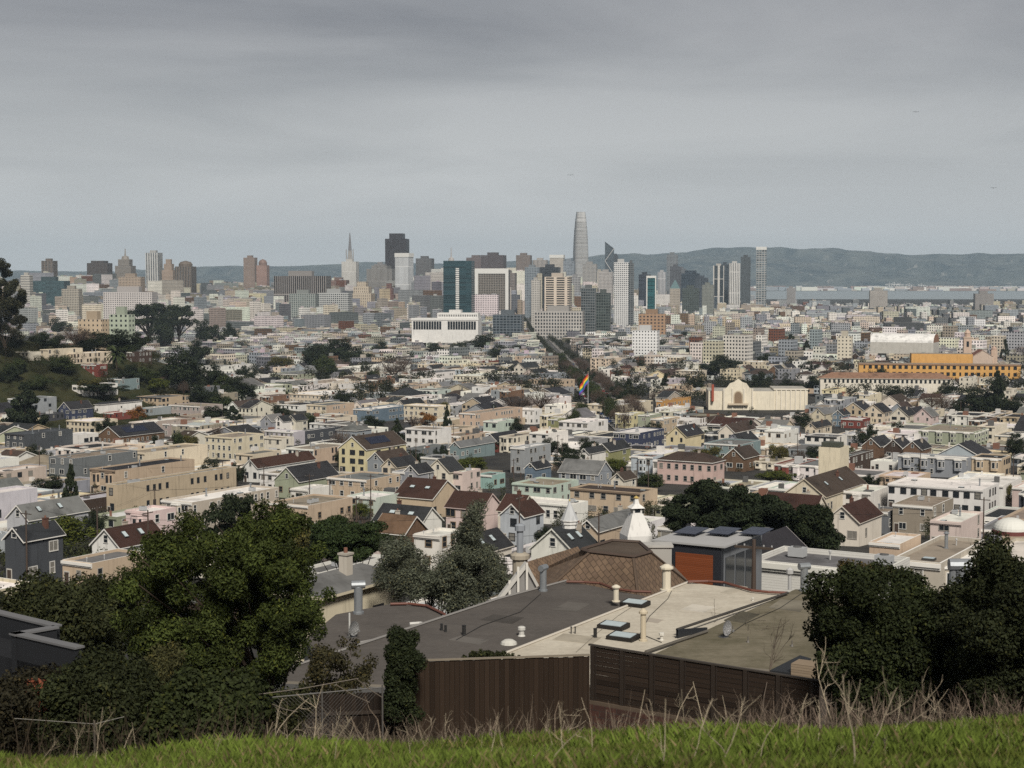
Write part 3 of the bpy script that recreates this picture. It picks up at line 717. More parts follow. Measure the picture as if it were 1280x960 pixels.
tower('apartment_tower', 'brown flat topped tower left of the pinkish domed hotel', 305, 321, 322, 4500, (.26, .2, .17), G_, 3.4, 3.4, .45, .5)
tower('hotel_tower', 'pinkish brown tower with a small dark dome', 321, 336, 324, 4400, (.3, .2, .17), G_, 3, 3.3, .4, .45, crown='dome')
tower('federal_building', 'very wide dark office slab with pale vertical fins', 343, 413, 345, 3300, (.3, .28, .27), (.035, .03, .03), 4.4, 60, .72, .97, depth=.35, cat='building')
tower('office_building', 'grey green glass block in front of the finned slab', 362, 398, 367, 2900, (.26, .28, .27), (.05, .07, .07), 4, 3.6, .6, .6, cat='building', depth=.5)
tower('office_building', 'pale wide office block with rows of small windows right of the grey green block', 398, 440, 366, 3000, (.42, .43, .43), G_, 4, 3.8, .6, .55, cat='building', depth=.5)
tower('office_tower', 'white ribbed tower below the tall thin pyramid', 427.5, 448, 327, 4300, (.60, .59, .56), (.2, .2, .2), 2.4, 50, .4, .98)
tower('office_tower', 'tall black tower with notched corners, darkest of the skyline', 482, 511, 292, 5000, (.028, .023, .026), (.02, .016, .02), 4, 4, .6, .9, crown='notch', yaw=-6)
tower('office_tower', 'white tower with dark window ribs in front of the black tower', 494, 516.5, 317, 3600, (.60, .61, .62), (.2, .22, .24), 2.6, 40, .45, .96, crown='cap', yaw=-20)
tower('office_building', 'wide grey ribbed block left of the white ribbed tower', 459, 494.5, 332, 4200, (.27, .26, .25), (.07, .07, .07), 3, 40, .5, .97, crown='notch')
tower('office_building', 'reddish brown low block behind the domed hall', 412, 436, 350, 4200, (.2, .13, .11), G_, 4, 4, .4, .5, cat='building')
tower('office_tower', 'dark grey flat tower right of the white ribbed tower', 520, 542.5, 323, 4600, (.12, .12, .125), (.05, .05, .055), 4, 4, .5, .6)
tower('office_tower', 'pale stone tower with stepped crown and needle', 555, 573, 318, 5000, (.36, .34, .33), G_, 3.5, 4, .45, .6, crown='spire')
tower('glass_tower', 'dark teal glass tower with a white window stripe down its front', 554.5, 593, 326, 2800, (.02, .05, .06), (.015, .04, .05), 20, 3.8, 1, .65, crown='stripe', rough=.2, depth=.6)
tower('office_tower', 'purplish brown tower behind the teal glass tower', 583, 608, 322, 4700, (.17, .135, .135), G_, 3.5, 4, .5, .55)
tower('office_tower', 'dark purplish brown block with low top plate right of centre left', 601, 633, 319, 4600, (.09, .075, .08), (.03, .025, .03), 3.5, 4, .5, .6)
tower('apartment_tower', 'dark windowed tower in a wide white frame', 594, 638, 337, 3000, (.22, .2, .18), (.02, .02, .02), 3.2, 3.2, .62, .66, crown='frame', depth=.4)
tower('glass_building', 'low dark glass office with blue reflections below the framed tower', 616, 655, 393, 2300, (.12, .14, .16), (.03, .04, .05), 5, 3.8, .8, .7, cat='building', rough=.2, depth=.5)
tower('office_tower', 'brown grey stone tower left of the pale crowned tower', 645, 665, 319, 4800, (.2, .165, .15), G_, 3.4, 4, .45, .55)
tower('office_tower', 'white tower with dark vertical window ribs between two brown towers', 666, 685, 325, 4900, (.46, .43, .41), (.05, .05, .05), 4, 60, .5, .97)
tower('office_tower', 'pale stone tower with an overhanging crown left of the tallest tower', 687, 706, 319, 4700, (.42, .39, .35), (.15, .14, .13), 3.2, 4, .4, .6, crown='cap')
tower('office_tower', 'grey blue glass tower left of the cream grid building', 656, 675, 334, 3800, (.22, .25, .28), (.07, .09, .11), 4, 4, .6, .6)
tower('office_tower', 'dark glass block with a flat top behind the cream grid building', 675, 701, 334, 3600, (.045, .05, .06), (.025, .03, .035), 5, 4, .8, .75, rough=.2)
tower('grid_building', 'cream concrete building with two columns of dark horizontal window slots', 680.5, 715, 346, 2700, (.58, .5, .42), (.03, .03, .03), 18, 3.8, .74, .6, crown='', depth=.8, cat='building')
tower('office_building', 'wide low pale block with a grid of dark windows under the cream grid building', 668, 731, 389, 2400, (.4, .38, .36), (.04, .045, .05), 4.2, 5, .55, .62, cat='building', depth=.4)
tower('apartment_tower', 'grey residential tower with pale balconies right of the tallest tower', 728, 747, 330, 3900, (.34, .33, .32), (.06, .07, .08), 3.2, 3.2, .5, .6)
tower('glass_tower', 'bluish glass tower directly in front of the tallest tower', 704, 719, 326, 4300, (.25, .28, .32), (.1, .12, .14), 4, 4, .7, .7)
tower('glass_building', 'dark grey glass slab right of the wide low pale block', 726, 746, 360, 2500, (.14, .15, .155), (.035, .045, .05), 3.6, 4.2, .8, .7, cat='building', rough=.25)
tower('glass_building', 'dark green glass slab left of the white speckled tower', 745, 764, 366, 2400, (.09, .105, .1), (.03, .04, .04), 3.6, 4.2, .8, .75, cat='building', rough=.25)
tower('braced_tower', 'dark glass tower with slanted top and diagonal braces', 756, 768, 302, 5000, (.07, .085, .1), (.045, .06, .075), 4, 4, .75, .7, crown='slant', yaw=-4, rough=.2)
tower('apartment_tower', 'white speckled tower with small scattered windows', 767, 786, 328, 2600, (.56, .56, .56), (.05, .06, .07), 3.1, 3.2, .58, .5, crown='', yaw=-3)
tower('glass_tower', 'dark glass slab joined to the white speckled tower', 785, 793, 329, 2630, (.13, .14, .15), (.04, .05, .055), 4, 3.4, .7, .6, depth=1.6, yaw=-4)
tower('apartment_tower', 'cluster of pale grey apartment blocks left of the white speckled tower', 748, 767, 340, 3600, (.40, .38, .37), G_, 3, 3.2, .5, .5)
tower('glass_tower', 'dark blue glass tower right of the white speckled tower', 798, 814, 343, 3700, (.04, .05, .065), (.025, .03, .045), 4, 4, .8, .7, rough=.2)
tower('glass_tower', 'teal glass tower in a white rounded frame', 808, 821, 346, 3000, (.02, .10, .11), (.015, .07, .08), 6, 3.6, .9, .7, crown='frame', rough=.2)
tower('office_tower', 'grey glass tower with a lattice top near the hill crest', 833, 848, 318, 4400, (.2, .215, .23), (.06, .07, .085), 4, 4, .6, .6)
tower('office_tower', 'dark slate tower below the lattice topped tower', 837, 852, 333, 4300, (.09, .095, .11), (.045, .05, .06), 4, 4, .6, .6)
tower('office_tower', 'white slim tower behind the teal glass tower', 822, 833, 340, 4200, (.46, .46, .47), (.12, .13, .15), 3.5, 50, .5, .97)
tower('hotel_tower', 'small stone tower with a green pyramid roof', 837, 851, 350, 3600, (.38, .34, .29), G_, 3, 3.6, .4, .5, crown='pyr', depth=1)
tower('glass_building', 'dark blue wide block right of the slate tower', 851, 876, 338, 4500, (.035, .05, .07), (.025, .035, .05), 5, 4, .8, .7, crown='notch', rough=.2)
tower('office_building', 'dark green grey office block below the dark blue wide block', 852, 875, 360, 3500, (.07, .085, .08), (.03, .04, .04), 4, 4, .7, .7, cat='building')
tower('apartment_tower', 'dark and white striped slab at the waterfront, leftmost of the four', 891, 906, 332, 4600, (.5, .48, .45), (.03, .04, .05), 16, 50, .62, .97)
tower('glass_tower', 'blue black slab touching the striped waterfront slab', 901, 912, 330, 4700, (.04, .05, .065), (.03, .04, .05), 4, 4, .8, .7)
tower('apartment_tower', 'white waterfront tower with narrow dark window stripes', 911, 926, 329, 4600, (.6, .59, .57), (.06, .06, .065), 5, 60, .42, .97)
tower('glass_tower', 'dark slate rounded waterfront tower', 925.5, 939, 321, 4700, (.07, .08, .09), (.04, .05, .055), 4, 3.4, .7, .55)
tower('glass_tower', 'tallest waterfront tower, pale gridded frame with glass', 945, 959, 309, 4700, (.36, .36, .355), (.10, .125, .14), 8, 6.6, .82, .74, crown='cap', yaw=-12)
tower('brick_building', 'brown arched warehouse style block right of the white speckled tower base', 798, 833, 392, 2200, (.34, .22, .14), (.06, .05, .05), 5, 4.4, .5, .5, cat='building', depth=.4)
tower('white_building', 'bright white three storey block with small windows near the avenue', 790, 825, 413, 1700, (.68, .68, .68), G_, 3.2, 3.3, .4, .4, cat='building', depth=.5, yaw=-16)
tower('apartment_block', 'square grey tower block by the bay, darker of the pair', 1217, 1242, 367, 4400, (.28, .26, .25), G_, 3.2, 3.2, .5, .5)
tower('apartment_block', 'pale apartment block by the bay with a dark left end', 1086, 1110, 363, 4700, (.38, .35, .32), G_, 3.2, 3.2, .5, .5)
tower('apartment_block', 'small tower pair at the waterfront right of the pale gridded tower', 983, 995, 360, 4900, (.28, .27, .27), G_, 3.2, 3.2, .5, .5)
tower('apartment_block', 'cream five storey block with a dark blank end wall', 1046, 1067, 420, 1500, (.6, .55, .45), G_, 3.4, 3.3, .35, .4, cat='building', yaw=-20)
tower('school_building', 'long dark grey shed roofed hall with no windows in the flats', 1104, 1155, 403, 2100, (.06, .065, .07), (.04, .04, .045), 5, 5, .5, .3, cat='building', depth=.5)
tower('apartment_block', 'pale green apartment house on the hillside left of the umbrella pines', 137, 168, 393, 1000, (.40, .45, .36), G_, 3.4, 3.0, .4, .45, cat='building', depth=.5, yaw=-20)
tower('apartment_block', 'tan apartment house adjoining the pale green one', 98, 137, 399, 1010, (.5, .4, .29), G_, 3.2, 3.0, .3, .4, cat='building', depth=.5, yaw=-20)
tower('domed_hall', 'cream hall with a stepped top left of the white ribbed tower', 438, 468, 352, 3400, (.45, .39, .31), (.12, .1, .09), 4.5, 6, .3, .6, crown='steps', cat='building')
tower('hotel_building', 'tan wide hotel block on the left slope below the ribbed slab', 149, 180, 346, 3300, (.36, .29, .23), G_, 3.2, 3.2, .5, .5, cat='building', depth=.5)
tower('apartment_block', 'beige wide block right of the dark teal glass building', 78, 102, 361, 3000, (.36, .33, .28), G_, 3.2, 3.2, .55, .5, cat='building', depth=.5)
tower('apartment_block', 'cream and lilac long apartment row left of centre', 130, 196, 365, 2500, (.48, .45, .44), G_, 3.6, 3.3, .45, .45, cat='building', depth=.3)
tower('office_tower', 'grey office tower below and left of the tallest tower, beside the bluish glass one', 712, 726, 346, 3500, (.30, .30, .31), G_, 3.4, 3.8, .5, .55)
tower('apartment_tower', 'tan white slab right of the grey residential tower', 744, 755, 339, 4300, (.42, .39, .35), G_, 3.2, 3.2, .4, .5)
tower('office_tower', 'dark slim tower behind the diagonal braced tower', 766, 773, 319, 5100, (.06, .07, .085), G_, 3.4, 3.8, .6, .6)
tower('office_tower', 'mid grey tower between the slate tower and the lattice topped one', 846, 858, 336, 4700, (.15, .16, .18), G_, 3.4, 3.8, .6, .6)
tower('glass_tower', 'dark blue slab right of the dark blue wide block', 868, 886, 347, 4400, (.06, .075, .10), G_, 4, 4, .7, .7, rough=.25)
tower('office_tower', 'brown grey tower behind the white framed tower', 625, 646, 341, 4000, (.22, .19, .18), G_, 3.4, 3.8, .5, .55)
tower('office_tower', 'pale stepped tower between the dark grey and teal glass towers', 538, 556, 338, 4300, (.40, .36, .33), G_, 3.2, 3.6, .4, .5, crown='steps')
tower('office_tower', 'grey stone tower directly left of the tall black tower', 468, 483, 330, 4800, (.26, .25, .25), G_, 3.2, 3.6, .5, .55)
tower('office_building', 'reddish block with a pointed top in front of the white ribbed tower', 479, 494, 354, 3400, (.16, .085, .075), G_, 3.2, 3.6, .4, .5, crown='steps', cat='building')
tower('apartment_tower', 'dull green grey block right of the green roofed stone tower', 877, 893, 356, 3900, (.20, .21, .19), G_, 3.2, 3.4, .5, .5)
tower('apartment_tower', 'pale narrow tower left of the cream grid building', 664, 676, 350, 3000, (.46, .44, .41), G_, 3.2, 3.4, .45, .5)
# tallest tower: rounded square plan tapering to an open crown
def round_sq(r, n=40, p=4.0):
    out = []
    for k in range(n):
        t = 2 * math.pi * k / n; c, s = math.cos(t), math.sin(t); d = (abs(c) ** p + abs(s) ** p) ** (-1 / p); out.append((r * d * c, r * d * s))
    return out
def tallest():
    Y = 5150; top = at_y(726, 265, Y); cx = top.x; gz = zgf(cx, Y) - 3; H = top.z - gz; root = empty('tapered_tower', (cx, Y, gz), R(10))
    prof = [(0, 23.4), (.45, 23.6), (.6, 22.8), (.72, 21.4), (.82, 19.4), (.9, 17.2)]
    q = MB(); m = mat_tower('fin_facade', (.40, .40, .40), (.12, .13, .14), 2.2, 4.3, .62, .66, .3)
    for (a, ra), (b, rb) in zip(prof, prof[1:]): q.loft([(x, y, a * H) for x, y in round_sq(ra)], [(x, y, b * H) for x, y in round_sq(rb)], 0, (.5, .5, .5), cap=False)
    q.build('shaft', [m, M_ROOF], root)
    q = MB(); m2 = mat_tower('crown_facade', (.46, .46, .46), (.24, .25, .26), 4.4, 8.6, .4, .8, .4)
    q.loft([(x, y, .9 * H) for x, y in round_sq(17.2)], [(x, y, H) for x, y in round_sq(13.4)], 0, (.5, .5, .5), cap=True); q.build('crown', [m2, M_ROOF], root)
    tag(root, 'tallest tower of the skyline, bullet shaped grey glass tapering upwards', 'tower', 'towers of the downtown skyline'); landmark('tallest bullet shaped tower', 726, 330)
tallest()
def pyramid():
    Y = 5100; tip = at_y(437.3, 291, Y); cx = tip.x; gz = zgf(cx, Y); H = tip.z - gz; root = empty('pyramid_tower', (cx, Y, gz), R(8))
    def sq(r, z): return [(-r, -r, z), (r, -r, z), (r, r, z), (-r, r, z)]
    r0 = 21; f = lambda t: r0 * (1 - t) + .4
    q = MB(); q.loft(sq(f(0), 0), sq(f(.76), .76 * H), 0, (.5, .48, .45)); q.build('shaft', [mat_tower('pyramid_facade', (.30, .29, .28), (.09, .09, .09), 3, 4, .5, .55), M_ROOF], root)
    q = MB(); q.loft(sq(f(.76), .76 * H), sq(1.2, H), 0, (.13, .13, .14)); q.build('spire', [M_TRIM], root)
    for s in (-1, 1):
        q = MB(); q.loft([(s * f(.5) - 1.5, -4, .5 * H), (s * f(.5) + 1.5, -4, .5 * H), (s * f(.5) + 1.5, 4, .5 * H), (s * f(.5) - 1.5, 4, .5 * H)], [(s * f(.5) - 2, -4, .78 * H), (s * f(.5) + .2, -4, .78 * H), (s * f(.5) + .2, 4, .78 * H), (s * f(.5) - 2, 4, .78 * H)], 0, (.24, .23, .22)); q.build('wing', [M_TRIM], root)
    tag(root, 'thin pale pyramid tower with needle tip rising behind a white ribbed block', 'tower', 'towers of the downtown skyline'); landmark('thin pyramid tower', 437, 330)
pyramid()
# ---------------------------------------------------------------- other landmarks in the flats
def win_slots(b, x0, x1, n, z0, z1, w, y=-0.05, m=3):
    for i in range(n):
        c = x0 + (x1 - x0) * (i + .5) / n; b.face([(c - w/2, y, z0), (c + w/2, y, z0), (c + w/2, y, z1), (c - w/2, y, z1)], m, (.02, .02, .02))
def mint():
    Y = 1900; a = at_y(512, 398, Y); b_ = at_y(600, 398, Y); Wd = (b_.x - a.x) / 1.05; cx = (a.x + b_.x) / 2; gz = at_y(556, 416, Y).z; root = empty('colonnaded_building', (cx, Y, gz), R(-6)); H = a.z - gz; hw = Wd / 2; c = (.66, .65, .63)
    q = MB(); q.box(-hw, hw, 0, 34, -12, H, 0, c, topm=1, topc=(.5, .5, .48)); q.box(-hw - .6, hw + .6, -.6, -.01, H - 2, H + .4, 2, c, bottom=True); q.build('wall', HM, root)
    q = MB(); q.box(-hw * .25, hw * .98, 6, 30, H, H + 6.5, 0, c, topm=1, topc=(.5, .5, .48)); q.box(hw * .1, hw * .45, 8, 24, H + 6.5, H + 10, 0, c, topm=1, topc=(.4, .4, .4)); win_slots(q, -hw * .22, hw * .95, 22, H + 2, H + 4.5, 1.0, 5.95); q.build('attic', HM, root)
    for i in range(11):
        for s in (0, 1):
            q = MB(); x = -hw * .96 + (i + .5) * hw * .86 / 11 + s * hw * 1.04; q.face([(x - 1.3, -.05, H * .22), (x + 1.3, -.05, H * .22), (x + 1.3, -.05, H * .8), (x - 1.3, -.05, H * .8)], 0); q.build('window', [M_GLASS], root)
    tag(root, 'long white civic building with a row of tall dark window slots', 'building'); FOOT.append((cx, Y + 17, hw, 17, R(-6))); landmark('long white building with window slots', 556, 405)
mint()
def theatre():
    p, h = on_ground(968, 486, 13); Y = p.y; mpp = Y / FPX; root = empty('theatre', (p.x, Y, p.z - 13), R(-4)); tag(root, '', 'theatre'); cw = (.70, .64, .52)
    a = 82 * mpp
    q = MB(); q.box(-a, 0, 0, 30, -6, 11.5, 0, cw, topm=1, topc=(.4, .38, .34))
    q.build('wall', HM, root)
    q = MB(); cx = -a * .55; P = [(-9, 0), (9, 0), (9, 12), (6.5, 14), (5, 16.2), (2.6, 17), (0, 19), (-2.6, 17), (-5, 16.2), (-6.5, 14), (-9, 12)]
    q.face([(cx + x, -1.0, z) for x, z in P], 0, cw); q.face([(cx + x, 0.5, z) for x, z in reversed(P)], 0, cw)
    for i in range(len(P)):
        s_, e = P[i], P[(i + 1) % len(P)]; q.face([(cx + e[0], -1, e[1]), (cx + s_[0], -1, s_[1]), (cx + s_[0], .5, s_[1]), (cx + e[0], .5, e[1])], 0, cw)
    for x in (-8.5, 8.5, -3.4, 3.4): q.box(cx + x - .45, cx + x + .45, -1.5, -1.01, 0, 13.2, 2, (.62, .57, .48))
    q.build('gable_front', HM, root)
    q = MB(); A = [(cx + 2.2 * math.cos(t), -1.06, 8.5 + 2.6 * math.sin(t)) for t in np.linspace(0, math.pi, 9)]; q.face([(cx + 2.2, -1.06, 3), *A, (cx - 2.2, -1.06, 3)][::-1], 0, (.2, .14, .09)); q.build('arched_window', [M_TRIM], root)
    q = MB(); A = [(cx + 2.9 * math.cos(t), -1.03, 8.5 + 3.3 * math.sin(t)) for t in np.linspace(0, math.pi, 9)]; q.face([(cx + 2.9, -1.03, 2.6), *A, (cx - 2.9, -1.03, 2.6)][::-1], 0, (.45, .38, .28)); q.build('window_surround', [M_TRIM], root)
    q = MB(); q.box(cx - 16, cx - 14.6, -2.6, -.1, 5.5, 15.5, 0, (.30, .07, .04), bottom=True)
    q.build('blade_sign', [M_TRIM], root)
    w2 = 42 * mpp
    q = MB(); q.box(0.01, w2, 2, 32, -6, 12.6, 0, cw, topm=1, topc=(.4, .38, .34))
    for i in range(7): x = w2 * (i + .5) / 7; q.box(x - .35, x + .35, 1.6, 1.99, -1, 12.9, 2, (.66, .61, .52))
    q.box(-.3, w2 + .2, 1.5, 1.99, 12.2, 13.0, 2, (.66, .61, .52), bottom=True); q.build('auditorium', HM, root)
    q = MB()
    for i in range(6): x = cx - 22 + i * 3.2; 
    q.box(cx - 6, cx + 6, -3.2, -1.52, 3.2, 4.2, 0, (.5, .42, .32), bottom=True); q.build('marquee', [M_TRIM], root)
    tag(root, 'cream theatre with curved gable front, arched window and red brown blade sign', 'theatre'); FOOT.append((p.x - a / 2, Y + 15, a / 2 + 3, 18, 0)); FOOT.append((p.x + w2 / 2, Y + 17, w2 / 2, 18, 0)); landmark('cream arched theatre', 935, 500)
theatre()
def long_school():
    Y = 1230; a = at_y(1076, 455, Y); b_ = at_y(1272, 461, Y); Wd = (b_.x - a.x) * 1.0; cx = (a.x + b_.x) / 2; gz = at_y(1180, 480, Y).z; H = at_y(1180, 455.5, Y).z - gz; root = empty('school_building', (cx, Y, gz), R(-10)); hw = Wd / 2; c = (.58, .33, .11)
    q = MB(); q.box(-hw, hw, 0, 20, -8, H, 0, c, topm=1, topc=(.3, .25, .2)); q.box(-hw - .4, hw + .4, -.4, -.01, H - .8, H + .3, 2, (.25, .15, .09), bottom=True); q.build('wall', HM, root)
    q = MB(); q.box(-hw * .32, hw * .45, 22, 40, -4, H + 7, 0, (.56, .32, .11), topm=1, topc=(.3, .25, .2)); q.build('upper_block', HM, root)
    fl = 3
    for s in range(fl):
        for i in range(26):
            x = -hw * .97 + (i + .5) * hw * 1.94 / 26; q = MB(); w = 1.25 if i % 4 else .7; z0 = s * H / fl + H / fl * .25; q.face([(x - w, -.05, z0), (x + w, -.05, z0), (x + w, -.05, z0 + H / fl * .55), (x - w, -.05, z0 + H / fl * .55)], 0); q.build('window', [M_GLASS], root)
    tag(root, 'very long ochre yellow school building with rows of dark windows', 'school'); FOOT.append((cx, Y + 18, hw, 24, R(-10))); landmark('long ochre school building', 1180, 465)
long_school()
def tile_school():
    Y = 1080; a = at_y(1027, 461, Y); b_ = at_y(1190, 461, Y); cx = (a.x + b_.x) / 2; gz = at_y(1110, 482, Y).z; H = at_y(1110, 473.5, Y).z - gz; Wd = b_.x - a.x; root = empty('school_hall', (cx, Y, gz), R(-8))
    w = MB(); r = MB(); w.box(-Wd/2, Wd/2, 0, 16, -8, H, 0, (.64, .6, .52), top=False); hip(r, Wd, 16, H, 3.6, (.24, .14, .095), (.6, .57, .5), .7); w.build('wall', HM, root); r.build('roof', HM, root)
    for i in range(28):
        q = MB(); x = -Wd * .48 + (i + .5) * Wd * .96 / 28; q.face([(x - .75, -.05, H * .35), (x + .75, -.05, H * .35), (x + .75, -.05, H * .85), (x - .75, -.05, H * .85)], 0); q.build('window', [M_GLASS], root)
    tag(root, 'long low cream hall with a brown tiled hip roof in front of the ochre school', 'school'); FOOT.append((cx, Y + 8, Wd / 2, 10, R(-8))); landmark('long tan tiled hall', 1105, 470)
tile_school()
def school_tower():
    Y = 1330; p = at_y(1209, 440, Y); gz = p.z - 8; root = empty('bell_tower', (p.x, Y, gz), R(-10)); H = at_y(1209, 422, Y).z - gz; c = (.50, .38, .30)
    q = MB(); q.box(-3.2, 3.2, -3.2, 3.2, -8, H, 0, c); q.box(-3.6, 3.6, -3.6, 3.6, H, H + .6, 2, (.55, .45, .36), bottom=True); q.build('shaft', HM, root)
    q = MB(); q.lathe([(2.5, H + .6), (2.5, H + 3.6), (2.8, H + 3.7), (2.2, H + 5), (1.0, H + 6.3), (.2, H + 7)], 10, c=(.45, .33, .26)); q.build('belfry', [M_TRIM], root)
    q = MB(); q.face([(-1, -3.23, H * .62), (1, -3.23, H * .62), (1, -3.23, H * .85), (-1, -3.23, H * .85)], 0); q.build('window', [M_GLASS], root)
    tag(root, 'tall tan bell tower with domed belfry behind the ochre school', 'tower'); landmark('tan bell tower', 1209, 430)
    p = at_y(1233, 446, Y); root = empty('church_building', (p.x, Y + 10, p.z - 8), R(-10)); w = MB(); r = MB(); L = 26; w.box(-8, 8, 0, L, -8, 8, 0, (.5, .4, .33), top=False); gable(w, r, 16, L, 8, 5, (.5, .4, .33), (.22, .1, .07), (.5, .4, .33)); w.build('wall', HM, root); r.build('roof', HM, root)
    q = MB(); q.box(7, 12, 2, 7, -8, 13, 0, (.5, .38, .3)); q.lathe([(2.4, 13), (2.2, 14.5), (.3, 16.5)], 10, (9.5, 4.5, 0), 0, (.42, .3, .24)); q.build('turret', HM, root)
    tag(root, 'tan church like building with gabled roof and short turret beside the bell tower', 'church')
school_tower()
def barrel():
    Y = 1560; a = at_y(1086, 428, Y); b_ = at_y(1168, 428, Y); cx = (a.x + b_.x) / 2; root = empty('arched_hall', (cx, Y, a.z - 5), R(-24)); Wd = (b_.x - a.x) * .95; H = at_y(0, 417.5, Y).z - a.z
    q = MB(); n = 12; D = 34
    A = [(D / 2 - D / 2 * math.cos(math.pi * k / n), 5 + H * math.sin(math.pi * k / n)) for k in range(n + 1)]
    for (y0, z0), (y1, z1) in zip(A, A[1:]): q.face([(-Wd/2, y0, z0), (Wd/2, y0, z0), (Wd/2, y1, z1), (-Wd/2, y1, z1)], 1, (.76, .75, .73))
    q.build('roof', HM, root, smooth=True)
    q = MB(); q.box(-Wd/2, Wd/2, 0, D, -6, 5, 0, (.5, .48, .44), top=False)
    for x in (-Wd/2, Wd/2): q.face([(x, y, z) for y, z in (A if x > 0 else A[::-1])], 0, (.25, .13, .08))
    q.build('wall', HM, root); tag(root, 'big white barrel roofed hall with brown end wall', 'hall'); FOOT.append((cx, Y + 17, Wd / 2, 20, R(-14))); landmark('white barrel roofed hall', 1125, 425)
barrel()
def flag():
    base = on_ground(735, 506, 0)[0]; Y = base.y; root = empty('flagpole', (base.x, Y, base.z), 0); zt = at_y(735, 465, Y).z - base.z; q = MB(); q.tube([(0, 0, 0), (0, 0, zt)], [.22, .10], 8, 0, (.5, .5, .5)); q.lathe([(.05, zt), (.25, zt + .2), (.05, zt + .4)], 8, c=(.6, .5, .2)); q.build('pole', [M_TRIM], root)
    tag(root, 'tall grey flagpole at the start of the tree lined avenue', 'flagpole')
    q = MB(); cols = [(.5, .02, .03), (.75, .20, .02), (.75, .55, .03), (.02, .22, .08), (.02, .12, .45), (.16, .04, .26)]; n = 14; hgt = 9.5
    for i in range(6):
        for k in range(n):
            def P(s, t):       # s along the fly, t across the stripes; the cloth hangs and folds
                return (base.x + .15 - s * 5.4 + .3 * math.sin(s * 9 + t * 2), Y + .5 * math.sin(s * 10) + .3 * math.sin(t * 5), base.z + zt - .5 - t * 6.6 - s * 8.0 + .25 * math.sin(s * 8))
            s0, s1, t0, t1 = k / n, (k + 1) / n, i / 6, (i + 1) / 6; q.face([P(s0, t1), P(s0, t0), P(s1, t0), P(s1, t1)], 0, cols[i])
    o = q.build('flag', [M_TRIM]); tag(o, 'rainbow striped flag hanging from the tall pole by the avenue', 'flag'); landmark('rainbow flag', 735, 480)
flag()
M_STALK = mat_attr('dry_stalk', .9, .1, (3, .7, 1.2))
def stalk_path(b, p, d, L, r, rng, lvl, c):
    path = [p]; n = 5; q = p
    for i in range(n): d = (d + Vector(rng.normal(size=3)) * .13 + Vector((0, 0, .05))).normalized(); q = q + d * (L / n); path.append(q)
    b.tube(path, list(np.linspace(r, r * .45, n + 1)), 4, 0, c, cap=False)
    if lvl:
        for _ in range(rng.integers(1, 5)):
            i = rng.integers(1, n); e = (d * .7 + Vector(rng.normal(size=3)) * .55 + Vector((0, 0, .25))).normalized(); stalk_path(b, path[i], e, L * rng.uniform(.25, .5), r * .55, rng, lvl - 1, c)
# ---------------------------------------------------------------- fences at the foot of the knoll
def mat_boards(name, c0, c1, axis, pitch, rough=.9):
    """old boards: each board its own tint, dark joints, grain along the board (object space metres)"""
    m, nt, b = nodes(name); tc = nt.nodes.new('ShaderNodeTexCoord'); s = nt.nodes.new('ShaderNodeSeparateXYZ'); nt.links.new(tc.outputs['Object'], s.inputs[0])
    u = vmath(nt, 'DIVIDE', s.outputs[axis], pitch); w = nt.nodes.new('ShaderNodeTexWhiteNoise'); w.noise_dimensions = '1D'; nt.links.new(vmath(nt, 'FLOOR', u), w.inputs['W'])
    sc = [1.5, 1.5, 1.5]; sc[axis] = 40 if axis == 0 else 30; g = noise(nt, 1.0, 5, .6, mapping(nt, tc.outputs['Object'], tuple(sc)))
    c = mixc(nt, vmath(nt, 'MULTIPLY', vmath(nt, 'ADD', w.outputs['Value'], g), .5), c0, c1); j = vmath(nt, 'ABSOLUTE', vmath(nt, 'SUBTRACT', vmath(nt, 'FRACT', u), .5)); c = mixc(nt, ramp(nt, j, .45, .48), c, (.006, .005, .004))
    nt.links.new(c, b.inputs['Base Color']); b.inputs['Roughness'].default_value = rough; b.inputs['Specular IOR Level'].default_value = .15; bump(nt, b, j, -.4, .02); return m
def board_fence():
    a = at_y(512, 825, 45.5); e = at_y(737, 825, 46.2); root = empty('board_fence', (a.x, a.y, 0), math.atan2(e.y - a.y, e.x - a.x)); L = (e - a).to_2d().length; zt = a.z; m = mat_boards('brown_fence_boards', (.014, .009, .006), (.044, .029, .020), 0, .145)
    root.location.z = zt - 2.1; rng = random.Random(3); x = 0; b = MB()
    while x < L: b.box(x, min(L, x + .1435), 0 + rng.uniform(-.006, .006), .022, -.8, 2.04 + rng.uniform(-.015, .01), 0, bottom=True); x += .145
    b.build('boards', [m], root); b = MB(); b.box(0, L, -.04, .07, 2.06, 2.1, 0, (.2, .17, .13), bottom=True); b.build('cap_rail', [M_TRIM], root)
    for k in range(4): b = MB(); b.box(0, .09, .03, .12, -.8, 2.05, 0, (.05, .035, .025)); o = b.build('post', [M_TRIM], root); o.location = (L * (k + .05) / 3.2, 0, 0)
    tag(root, 'dark brown vertical board fence left of the slatted fence', 'fence')
board_fence()
